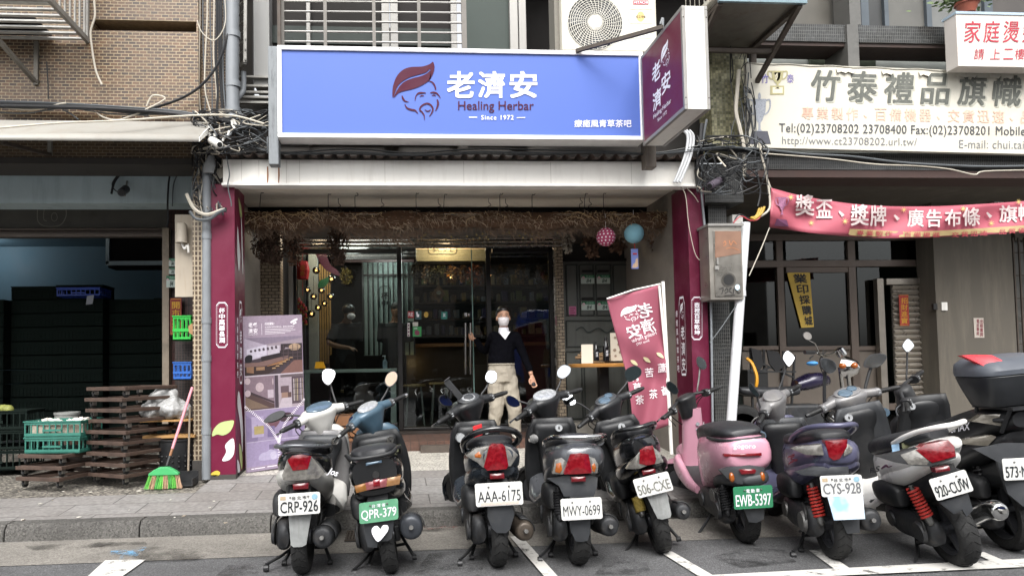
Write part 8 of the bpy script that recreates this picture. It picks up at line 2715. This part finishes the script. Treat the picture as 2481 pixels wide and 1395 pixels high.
for y0, y1 in ((-60,24),(25.5,58),(60,94)):
 x0, x1 = 1523, 1584
 p_ = [(x0,y0),(x0,y1-5),(x0+5,y1),(x1-5,y1),(x1,y1-5),(x1,y0)]
 d.stroke(p_, .9, 0)
d.out('panel_groove', mat('groove', '#9a9588', .6), ac)
d = Decal(on(Ya, .003)); d.rect(1534,2,1571,12); d.out('badge', mat('badge_red', '#a82038', .4), ac)
d = Decal(on(Ya, .0045)); d.text('HITACHI', 1536,4,1569,10.2,.02); d.out('lettering', m_whitelet, ac)
d = Decal(on(Ya, .003)); d.disc(1552,41,9,12); d.out('label_disc', mat('label_gold', '#c2aa6b', .5), ac)
d = Decal(on(Ya, .0045)); d.text('日立冷氣', 1541,38,1564,45,.01); d.out('label_lettering', mat('label_ink', '#6b5c3a', .5), ac)
b = B(); b.tube(cr([P(1600,60,6.9), P(1606,45,6.9), P(1604,90,6.9), P(1601,130,6.95)], 4), .014, 8); b.out('pipe', m_pvc, ac)
B().box((P(1350,130,Ya).x, Ya-.02, c.z-.06), (P(1600,130,Ya).x, Ya+.4, c.z-.002)).out('base', m_iron_d, ac, smooth=0)
# ---------------------------------------------------------------- air conditioner on its bracket at the upper right
a2 = thing('air_conditioner', 'air conditioner on a rusty steel bracket at the top left of the salon sign', 'air conditioner', P(1840,20,6.3))
Yk = 6.15
a, c = P(1722,-130,Yk), P(1942,2,Yk)
B().box((a.x,Yk,c.z), (c.x,Yk+.6,a.z)).out('casing', m_ac, a2, smooth=0, bevel=.015)
b = B()
for k in range(5):
 b.box((a.x-.012,Yk+.08+.1*k,c.z+.05), (a.x-.002,Yk+.14+.1*k,c.z+.35))
b.out('side_vent', m_dark, a2, smooth=0)
m_tray = mat('tray_blue', '#6f838c', .5, .3, .15, 10, stain=.4, stainc='#5a4a40')
B().box((P(1738,8,Yk).x,Yk-.04,c.z-.045), (P(1950,8,Yk).x,Yk-.005,c.z-.004)).out('tray_rail', m_tray, a2, smooth=0)
B().box((P(1738,8,Yk).x,Yk,c.z-.03), (P(1950,8,Yk).x,7.05,c.z-.012)).out('tray', mat('tray_rust', '#6b6760', .6, .3, .3, 8, stain=.6, stainc='#4a3428'), a2, smooth=0)
zb = c.z-.05
for x in (P(1745,8,Yk).x, P(1938,8,Yk).x):
 b = B(); b.bar((x,Yk+.02,zb), (x,7.05,zb-.45), .045, .04).box((x-.03,7.0,zb-.95), (x+.03,7.05,zb+.02)).box((x-.025,Yk+.0,zb-.02), (x+.025,7.05,zb+.015)); b.out('bracket', m_iron_d, a2, smooth=0)
b = B(); b.box((P(1745,8,Yk).x,6.62,zb-.24), (P(1938,8,Yk).x,6.66,zb-.20)); b.out('cross_bar', m_iron_d, a2, smooth=0)
# ---------------------------------------------------------------- awning of the brick building
aw = thing('sheet_awning', 'white sheet metal awning along the brick building under the cable bundle', 'awning', (-3.6, 6.6, 3.7))
zA, zB = P(250,290,6.93).z, P(250,331,6.3).z
xe = P(500,310,6.6).x
prof_a = [(6.94,zA-.05),(6.90,zA-.045),(6.72,zA-.09),(6.50,zB+.10),(6.36,zB+.04),(6.33,zB),(6.33,zB-.03)]
b = B(); b.loft([[(x, y, z) for y, z in prof_a] for x in (-9, xe)], cap=False, closed=False)
o = b.out('sheet', mat('awning_white', '#9f9c95', .5, var=.06, scale=3, stain=.4, stainc='#8f8474', streak=True), aw, smooth=60)
md = o.modifiers.new('thick', 'SOLIDIFY'); md.thickness = .008
b = B(); b.prism([(xe+.004,6.94,zA-.06),(xe+.004,6.33,zB-.03),(xe+.004,6.33,zB+.01),(xe+.004,6.90,zA-.0)], (.006,0,0)); b.out('end_flap', m_white, aw, smooth=0)
for px_ in (10, 120):
 xx = P(px_,335,6.6).x
B().bar((P(5,330,6.4).x,6.40,zB-.03), (P(122,375,6.93).x,6.93,P(122,375,6.93).z), .035, .03).out('brace', m_iron_d, aw, smooth=0)
b = B(); pbox(b, 115, 330, 124, 376, 6.92, .03); b.out('wall_plate', m_iron, aw, smooth=0)
# ---------------------------------------------------------------- plant pot on the salon sign
p = P(2344,33,6.78)
t = thing('potted_plant', 'leafy plant in a terracotta pot on top of the salon sign', 'plant', p)
B().lathe([(.07,0),(.10,.09),(.115,.095),(.115,.12),(.095,.12),(.085,.10)], p, 'z', 22).out('pot', mat('terracotta', '#8f4e3c', .7, var=.15), t)
b = B()
for i in range(520):
 v = V((q.gauss(0,.13), q.gauss(0,.10), .13 + abs(q.gauss(0,.14))))
 c_ = p + v
 d1 = V((v.x*1.2 + q.uniform(-.1,.1), v.y + q.uniform(-.1,.1), q.uniform(-.06,.12))).normalized()*q.uniform(.05,.09)
 d2 = d1.cross(V((q.uniform(-1,1), q.uniform(-1,1), q.uniform(-1,1)))).normalized()*.016
 b.add([c_, c_ + d1*.5 + d2, c_ + d1, c_ + d1*.5 - d2], [(0,1,2,3)])
b.out('foliage', mat('leaf_green', '#566a3a', .5, var=.4, scale=9), t, smooth=0, fixn=False)
b = B()
for i in range(9):
 b.tube([p + V((0,0,.1)), p + V((q.uniform(-.1,.1), q.uniform(-.08,.08), .22)), p + V((q.uniform(-.2,.2), q.uniform(-.15,.15), .36))], .006, 5)
b.out('stems', m_wood, t, smooth=0)
# ---------------------------------------------------------------- things in front of the trophy shop
t = thing('hanging_pennant', 'yellow vertical pennant with black characters hung in the trophy shop window', 'pennant', P(1945,790,Yr+.1))
q4 = (P(1907,660,Yr-.045), P(1962,660,Yr-.045), P(1972,792,Yr-.045), P(1942,794,Yr-.045))
b = B(); b.prism([q4[0], q4[1], q4[2], q4[3]], (0,.01,0)); b.out('cloth', mat('pennant_yellow', '#b09340', .7, var=.15), t, smooth=0)
fn = quadmap(q4[0], q4[1], q4[2], q4[3], (0, 0, 40, 130), 0)
d = Decal(lambda x, y: fn(x, y) + V((0,-.005,0)))
for i, ch in enumerate('業印採購城'): d.text(ch, 9+i*1.3, 4+25*i, 33+i*.8, 25+25*i, .04)
d.out('lettering', m_black, t)
t = thing('door_couplet', 'small red couplet with gold characters on the slatted steel door', 'couplet', P(2191,790,Yr-.14))
b = B(); pbox(b, 2179, 714, 2202, 789, Yr-.145, .004); b.out('paper', mat('couplet_red2', '#94222a', .6, var=.1), t, smooth=0)
d = Decal(on(Yr-.145, .001)); d.vtext('招財進寶', 2183, 720, 2199, 785, .02); d.ring([(2180,715),(2180,788),(2201,788),(2201,715)], 1); d.out('lettering', m_gold, t)
t = thing('wall_notice', 'small white notice with dark red print on the beige wall', 'notice', P(2371,820,8.35))
b = B(); pbox(b, 2360, 770, 2384, 818, 8.343, .004); b.out('paper', mat('notice_paper', '#a59c93', .6), t, smooth=0)
d = Decal(on(8.343, .001))
d.vtext('出租套房', 2374,773,2382,815,.03).vtext('電話聯絡', 2366,773,2372,812,.02)
d.out('print', mat('notice_red', '#6d2430', .6), t)
b = B(); pbox(b, 2282, 732, 2296, 752, 8.33, .02); o = b.out('switch_box', m_white, None, smooth=0, bevel=.004); tag(o, 'small square switch box on the beige wall right of the steel door', 'switch box')
b = B(); pbox(b, 2262, 735, 2272, 750, 8.32, .04); o = b.out('lock_box', m_black, None, smooth=0, bevel=.006); tag(o, 'small black lock box at the edge of the beige wall', 'lock box')
o = cable([P(1809,868,7.6), P(1822,880,7.55), P(1833,910,7.5), P(1832,935,7.5), P(1822,950,7.55), P(1805,955,7.6), P(1790,945,7.65)], .018, None).out('hose', mat('hose_yellow', '#c98f1c', .45, var=.08), None); tag(o, 'yellow garden hose looped beside the white leaning pipe', 'hose')
c = P(1860,960,8.1)
t = thing('folded_chair', 'black mesh folding chair with a box under it behind the scooters', 'chair', V((c.x, 8.1, zs(8.1))))
b = B()
for xs, y0, y1 in ((1818,842,1000),(1850,846,1005),(1898,850,1000),(1925,860,1000)):
 b.bar(P(xs,y0,8.05), P(xs+(6 if xs<1860 else -8),y1,8.05), .022)
b.bar(P(1822,905,8.02), P(1925,870,8.02), .02).bar(P(1822,870,8.02), P(1925,915,8.02), .02).bar(P(1818,900,8.0), P(1928,900,8.0), .022)
b.out('frame', m_plastic, t, smooth=0)
for pts in ([(1820,842),(1845,850),(1850,885),(1838,900),(1826,880)], [(1858,848),(1885,852),(1905,885),(1880,900),(1864,880)]):
 B().prism([P(x, y, 8.0) for x, y in pts], (0,.02,0)).out('mesh_panel', mat('mesh_black', '#131315', .7, var=.3, scale=60), t, smooth=0)
b = B(); pbox(b, 1812, 895, 1862, 960, 8.0, .3); b.out('box', m_black, t, smooth=0, bevel=.01)
# ---------------------------------------------------------------- violet motorcycle with round headlamp
YMo = 7.15
mo = thing('motorcycle', 'violet motorcycle with chrome round headlamp behind the silver handlebar', 'motorcycle', V((P(1960,950,YMo).x, YMo, zs(YMo))))
zg = zs(YMo)
xh = P(2030,890,YMo).x
for xw, nm in ((xh+.12, 'wheel'), (xh-1.12, 'wheel')):
 b = B(); b.lathe([(.20,-.035),(.24,-.05),(.28,-.04),(.295,0),(.28,.04),(.24,.05),(.20,.035),(.19,0),(.20,-.035)], (xw,YMo,zg+.295), 'y', 30)
 w = b.out(nm, m_tyre, mo, smooth=50)
 b = B(); b.lathe([(.205,-.02),(.205,.02),(.19,.02),(.19,-.02),(.205,-.02)], (xw,YMo,zg+.295), 'y', 28).cyl((xw,YMo-.05,zg+.295), (xw,YMo+.05,zg+.295), .04)
 for k in range(10):
  a_ = k*.628
  b.tube([(xw,YMo,zg+.295), (xw+.2*math.cos(a_),YMo,zg+.295+.2*math.sin(a_))], .004, 4)
 b.out('rim', m_chrome, w)
hz_ = P(2030,890,YMo).z
hd = V((xh+.03, YMo-.12, hz_))
B().lathe([(0,.13),(.07,.095),(.118,.0),(.124,-.012),(.115,-.02),(0,-.022)], hd, 'y', 24, MX.Rotation(3.6,3,'Z')).out('headlamp', m_chrome, mo, smooth=40)
B().lathe([(.0,-.03),(.09,-.022),(.094,-.018)], hd, 'y', 24, MX.Rotation(3.6,3,'Z')).out('headlamp_glass', m_clear, mo, smooth=40)
B().lathe([(0,.06),(.045,.05),(.052,0),(.05,-.03),(0,-.035)], hd + V((-.07,0,.16)), 'z', 20, MX.Rotation(-.5,3,'Y')).out('speedometer', m_chrome, mo, smooth=40)
for dx in (-.10, .03):
 B().ell(hd + V((dx-.04,-.12,.02)), .035,.04,.035,12).out('indicator', m_amber, mo)
b = B(); b.tube([hd + V((-.05,.06,.0)), V((xh+.12,YMo+.06,zg+.295))], .02, 8).tube([hd + V((-.05,-.06,.0)), V((xh+.12,YMo-.06,zg+.295))], .02, 8); b.out('fork', m_chrome, mo)
pl_, pr_ = P(1950,853,YMo-.3), P(2035,848,YMo+.3)
b = B(); b.tube(cr([pl_, P(1976,853,YMo-.22), P(1995,862,YMo-.08), P(2012,858,YMo+.08), pr_], 4), .013, 8); b.out('handlebar', m_chrome, mo)
B().tube([pl_, pl_.lerp(P(1976,853,YMo-.22),.9)], .02, 9).out('grip', m_black, mo)
b = B(); b.tube(cr([P(1995,846,YMo-.1), P(1992,880,YMo-.1), P(2005,920,YMo-.1)], 4), .006, 5).tube(cr([P(2002,850,YMo-.1), P(1985,875,YMo-.12), P(1998,915,YMo-.1)], 4), .006, 5).tube(cr([P(1970,862,YMo-.28), P(1964,866,YMo-.3), P(1962,870,YMo-.3)], 4), .007, 5); b.out('control_cable', m_black, mo)
mc = P(1956,814,YMo-.25)
B().lathe([(0,.02),(.045,.014),(.05,0),(.046,-.004)], mc, 'y', 22, MX.Rotation(-.3,3,'X')).out('mirror', m_plastic, mo)
B().lathe([(0,-.007),(.044,-.006),(.045,-.001),(0,-.001)], mc, 'y', 22, MX.Rotation(-.3,3,'X')).out('mirror_glass', mat('mirror_dull', '#8b8680', .08, .9, .1), mo)
B().tube([mc + V((.01,0,-.04)), P(1975,832,YMo-.22), P(1984,852,YMo-.2)], .006, 6).out('mirror_stem', m_chrome, mo)
B().loft([ring(x, z, w, h, 2.3, YMo) for x, z, w, h in dense([(xh-.12,hz_-.14,.05,.05), (xh-.22,hz_-.13,.11,.08), (xh-.36,hz_-.15,.12,.09), (xh-.50,hz_-.19,.08,.06)], 3)]).out('fuel_tank', mat('violet_paint', '#1d1830', .25, .2, .1, coat=.5), mo, smooth=60)
B().loft([ring(x, z, w, h, 2.6, YMo) for x, z, w, h in dense([(xh-.50,hz_-.24,.10,.05), (xh-.75,hz_-.26,.13,.06), (xh-1.05,hz_-.24,.11,.05), (xh-1.15,hz_-.22,.06,.03)], 3)]).out('seat', m_seat, mo, smooth=60)
B().box((xh-.70,YMo-.13,zg+.22), (xh-.25,YMo+.13,zg+.58)).out('engine', m_eng, mo, smooth=0, bevel=.03)
B().tube(cr([(xh-.2,YMo-.14,zg+.45), (xh-.1,YMo-.17,zg+.28), (xh-.5,YMo-.18,zg+.2), (xh-1.1,YMo-.2,zg+.24)], 4), .03, 10).out('exhaust', m_chrome, mo)
b = B(); b.ell(P(1968,880,YMo-.2), .06,.05,.025,12); b.out('blue_rag', mat('rag_blue', '#3f7fb5', .7, var=.2), mo)
for i, (x, y, h, c) in enumerate(((1920,628,26,'#8a8f96'),(1948,628,20,'#a8842f'),(1972,628,30,'#8a8f96'),(2000,628,18,'#b39a4a'),(2030,628,24,'#7c838c'),(2100,628,22,'#a8842f'),(2128,628,28,'#8a8f96'))):
 p = P(x, y, Yr+.25); k = P(x, y-h, Yr+.25).z - p.z
 o = B().lathe([(.0,0),(k*.3,0),(k*.28,k*.18),(k*.07,k*.24),(k*.06,k*.42),(k*.30,k*.55),(k*.34,k*.98),(k*.30,k),(0,k*.6)], p, 'z', 16).out('trophy_cup', mat('cup'+c, c, .25, .8, .1), None)
 tag(o, '%s cup on the ledge inside the trophy shop, %s from the left' % ('silver' if c[1] in '78' else 'gold', ('first','second','third','fourth','fifth','sixth','seventh')[i]), 'trophy')
b = B(); pbox(b, 1800, 628, 2250, 634, Yr+.1, .35); o = b.out('inner_ledge', m_wood_d, None, smooth=0); tag(o, 'dark ledge inside the trophy shop windows carrying the cups', 'ledge')
q = random.Random(77)
for i in range(16):
 x, y = q.uniform(40, 640), q.uniform(1192, 1250)
 g = G(x, y, .18); g.z = zs(g.y) + .003
 a, r = q.uniform(0, 6.28), q.uniform(.008, .02)
 o = B().prism([g + V((r*math.cos(a+k*1.3)*q.uniform(.6,1.3), r*math.sin(a+k*1.3), q.uniform(0,.004))) for k in range(4)], (0,0,.003)).out('litter_scrap', mat('scrap%d' % (i % 3), ('#b9b5ab','#8d8273','#c9c4ba')[i % 3], .7), None, smooth=0)
 tag(o, 'tiny pale scrap of litter lying on the pavement at the left', 'litter', 'litter scraps on the pavement')
# ---------------------------------------------------------------- cables, wires and conduits
m_cbk = mat('cable_black', '#141518', .5, var=.2)
m_cgr = mat('cable_grey', '#4f5356', .55, var=.15)
m_cwh = mat('cable_cream', '#b9b2a4', .55, var=.1)
m_cye = mat('cable_yellow', '#b38f2a', .5, var=.1)
q = random.Random(33)
def wire(pts, r, m, label, group=None, name='cable', Y=None):
 p = [P(a[0], a[1], a[2] if len(a) > 2 else Y) for a in pts]
 o = cable(p, r, m).out(name, m, None)
 return tag(o, label, 'cable', group)
gL = 'thick cables along the brick building'
for i in range(9):
 dy = q.uniform(-9, 12); Yq = 6.86 - i*.012
 wire([(-30,246+dy), (90,249+dy*.9), (200,254+dy*.7), (330,262+dy*.8+q.uniform(-4,4)), (430,270+dy*.6), (510,284+dy*.4), (570,292+dy*.8), (650,300+dy)], q.choice([.010,.012,.016,.008]), q.choice([m_cbk, m_cbk, m_cgr]), 'black cable in the bundle along the brick wall above the white awning', gL, Y=Yq)
wire([(-20,256),(40,264),(90,265),(130,256),(160,250)], .010, m_cwh, 'cream cable drooping below the black bundle at the left edge', Y=6.8)
wire([(230,268),(250,284),(285,291),(320,280),(345,270),(400,240),(370,232),(355,258)], .008, m_cwh, 'cream cable looping in a deep sag over the white awning', Y=6.8)
wire([(-20,270),(60,275),(160,262),(260,275),(360,280)], .007, m_cgr, 'thin grey cable sagging just above the awning edge', Y=6.82)
wire([(150,265),(170,275),(190,290)], .007, m_cgr, 'short grey wire dropping to the awning', Y=6.82)
wire([(-10,311,6.35),(150,298,6.4),(300,292,6.45),(450,281,6.6),(560,280,6.6),(640,300,6.6)], .009, m_cwh, 'pale cable lying along the top of the white awning', Y=6.5)
wire([(226,-60),(228,0),(230,40),(220,75),(222,110),(232,170),(247,206)], .010, m_cwh, 'white cable hanging free down the brick wall beside the window cage', Y=6.85)
wire([(113,150),(116,200),(117,240)], .006, m_cbk, 'short dark wire hanging below the cage bracket', Y=6.9)
wire([(560,60),(530,150),(490,205),(440,238),(370,262),(330,266)], .013, m_cbk, 'thick black cable curving across the brick wall to the drain pipe', Y=6.85)
for i, x in enumerate((483,492,500,510,518,524,530,536,541)):
 m = (m_cwh, m_cgr, m_cwh, m_cgr, m_cwh, m_cbk, m_cbk, m_cbk, m_cgr)[i]
 wire([(x+q.uniform(-4,4),-80), (x+q.uniform(-3,3),40), (x+q.uniform(-3,3),140), (x+q.uniform(-4,8),220), (x+q.uniform(0,16),285), (x+q.uniform(6,40),318)], (.005,.006,.007,.006,.007,.013,.015,.012,.008)[i], m, ('pale' if m is m_cwh else 'dark') + ' cable running down the corner strip beside the thick drain pipe', 'cables down the corner strip', Y=6.98 - .01*i)
wire([(545,0),(545,60),(520,98),(490,80),(478,50)], .005, m_cwh, 'thin pale wire drooping in an arc across the corner strip', Y=6.84)
def tangle(name, label, box, n, Y, mats, rr=(.003,.008), seed=1, spread=.12):
 qq = random.Random(seed)
 bs = {k: B() for k in range(len(mats))}
 x0, y0, x1, y1 = box
 for i in range(n):
  k = qq.randrange(len(mats))
  pts = []
  x, y = qq.uniform(x0, x1), qq.uniform(y0, y1)
  for j in range(5):
   pts.append(P(x, y, Y + qq.uniform(-spread, spread)))
   x = min(x1, max(x0, x + qq.uniform(-(x1-x0)*.35, (x1-x0)*.35))); y = min(y1, max(y0, y + qq.uniform(-(y1-y0)*.3, (y1-y0)*.35)))
  bs[k].tube(cr(pts, 5), qq.uniform(*rr), 5)
 t = thing(name, label, 'cable tangle', P((x0+x1)/2, (y0+y1)/2, Y))
 for k, b in bs.items():
  if b.v: b.out('wires', mats[k], t)['kind'] = 'stuff'
 return t
tangle('cable_tangle', 'dense tangle of wires and connectors at the corner left of the blue sign', (468,268,648,372), 80, 6.72, (m_cbk, m_cbk, m_cgr, m_cbk, m_cwh), seed=3)
tangle('cable_tangle', 'loose wires bundled around the top of the grey rain pipe', (466,350,540,520), 34, 6.88, (m_cgr, m_cbk, m_cwh), seed=4, spread=.07)
tangle('cable_tangle', 'knot of black wires between the projecting sign and the vinyl sign', (1690,330,1860,470), 46, 6.72, (m_cbk, m_cbk, m_cbk, m_cgr, m_cbk, m_cwh), seed=5)
tangle('cable_tangle', 'small knot of wires on the green mosaic pier', (1770,120,1830,360), 16, 6.9, (m_cbk, m_cgr), seed=6, spread=.05)
b = B()
for i in range(9):
 a = P(520 + q.uniform(-50,50), 295 + q.uniform(-12,40), 6.65)
 b.cyl(a, a + V((q.uniform(-.02,.03), 0, -.05)), .012, None, 8)
o = b.out('cable_joints', m_white, None); tag(o, 'white and grey cable joints in the corner tangle', 'cable joints', kind='stuff')
gC = 'thin cables laid along the canopy roof'
for i in range(8):
 dy = q.uniform(-10, 6)
 wire([(600,352+dy*.4), (680,372+dy*.3), (850,370+dy), (1000,376+dy*.6), (1150,370+dy), (1300,372+dy), (1450,370+dy*.5), (1580,374+dy*.3), (1700,362+dy), (1780,356+dy)], q.choice([.004,.006,.008]), q.choice([m_cbk, m_cgr, m_cgr, m_cwh]), 'thin cable along the canopy roof below the blue sign', gC, Y=6.74 - .008*i)
gR = 'thick cables under the vinyl sign'
for i in range(10):
 dy = q.uniform(-5, 9)
 wire([(1690,356+dy), (1760,360+dy), (1850,366+dy), (1950,376+dy*.8), (2060,384+dy*1.4), (2180,396+dy*.7), (2290,404+dy), (2400,408+dy*1.2), (2560,404+dy)], q.choice([.009,.011,.014]), q.choice([m_cbk, m_cbk, m_cgr]), 'thick dark cable in the bundle under the white vinyl sign', gR, Y=6.86 - .012*i)
wire([(1850,372),(2000,384),(2120,398),(2220,402),(2300,410),(2360,423),(2385,415),(2500,412)], .007, m_cwh, 'cream wire wandering along the dark bundle under the vinyl sign', Y=6.76)
for i in range(3):
 x = 1655 + 7*i
 wire([(x,316),(x+10,328),(x+10,352),(x+2,385),(x-12,420),(x-22,442)], .014, m_pvcw, 'pale flexible conduit bending below the projecting maroon sign', 'pale flexible conduits', name='conduit', Y=6.70 + .01*i)
wire([(1790,170),(1786,220),(1783,270),(1792,310),(1802,360),(1803,430)], .020, m_cwh, 'thick beige conduit curving down the green mosaic pier', name='conduit', Y=6.85)
wire([(1700,300),(1696,350),(1688,400),(1692,450)], .022, m_cbk, 'thick black conduit dropping beside the canopy end', name='conduit', Y=6.8)
wire([(1712,290),(1702,350),(1700,430)], .014, m_cgr, 'grey conduit dropping beside the thick black one at the canopy end', name='conduit', Y=6.82)
wire([(1839,345),(1846,380),(1856,420),(1864,470),(1864,505),(1846,522),(1826,530)], .011, m_cwh, 'cream cable hanging down along the left end of the banner', Y=6.74)
wire([(1832,345),(1830,400),(1842,460),(1836,500)], .011, m_cbk, 'black cable hanging left of the cream one', Y=6.76)
wire([(1775,545),(1790,520),(1815,530),(1830,528),(1845,510)], .008, m_cbk, 'black wire bent out of the top of the meter cabinet', Y=6.7)
wire([(1777,540),(1795,524),(1818,534),(1838,530),(1850,505)], .006, mat('wire_red', '#a3343c', .5), 'red wire bent out of the top of the meter cabinet', Y=6.68)
for i in range(3):
 wire([(1818+4*i,528+2*i),(1832+6*i,524-3*i),(1840+6*i,505-2*i)], .013, m_cye, 'short yellow sleeve on a cable end above the meter cabinet', 'yellow cable sleeves', name='cable_sleeve', Y=6.68)
wire([(1864,552),(1845,600),(1815,668)], .005, m_cwh, 'pale cord tying the lower corner of the banner', name='cord', Y=6.76)
wire([(1868,456),(1856,420),(1850,390)], .005, m_cwh, 'pale cord tying the upper corner of the banner', name='cord', Y=6.76)
wire([(1640,446),(1660,470),(1668,540),(1680,600),(1690,625),(1705,634)], .004, m_cwh, 'thin white wire drooping across the right maroon column', name='wire', Y=6.86)
wire([(1655,448),(1680,472),(1692,490)], .004, m_cwh, 'short white wire over the top of the right maroon column', name='wire', Y=6.86)
wire([(1720,830),(1750,790),(1790,730)], .005, m_cgr, 'thin grey stay wire below the meter cabinet', name='wire', Y=6.7)
wire([(270,470),(278,440),(300,415),(330,411),(370,414),(412,420),(465,425)], .012, m_cbk, 'black wire arching over the blue grey beam to the camera', Y=7.46)
wire([(297,468),(280,462),(272,445),(290,420),(312,412)], .006, m_cbk, 'thin black loop hanging at the beam camera', Y=7.42)
wire([(412,420),(408,450),(406,500),(408,530),(404,550)], .010, m_cbk, 'black wire dropping from the beam to the door frame', Y=7.44)
wire([(430,422),(420,450),(418,500)], .006, m_cgr, 'grey wire dropping right of the black one on the beam', Y=7.44)
wire([(-20,500),(120,506),(240,503),(340,495),(400,490)], .004, m_cgr, 'thin wire sagging in front of the shutter box', Y=7.9)
wire([(452,470),(470,505),(500,520),(535,510),(545,508)], .018, m_cwh, 'fat pale cable bending round the rain pipe into the maroon column', Y=6.8)
wire([(460,512),(475,530),(505,532),(530,515),(546,508)], .016, m_cgr, 'fat grey cable bending round the rain pipe into the maroon column', Y=6.78)
wire([(548,378),(556,420),(552,450),(560,490),(560,500)], .006, m_cgr, 'thin grey wire hanging over the left maroon column', Y=6.76)
o = B().loft([ringz(P(520,420,6.85).z, P(505,400,6.85).x, .05, .04, 2, 6.85), ringz(P(520,400,6.85).z, P(508,400,6.85).x, .06, .045, 2, 6.85), ringz(P(520,378,6.85).z, P(512,400,6.85).x, .03, .03, 2, 6.85)]).out('wrapping', mat('grey_wrap', '#8d8f90', .6, var=.2, bump=.6, bscale=30), None)
tag(o, 'grey plastic wrapping tied round the top of the rain pipe', 'wrapping')
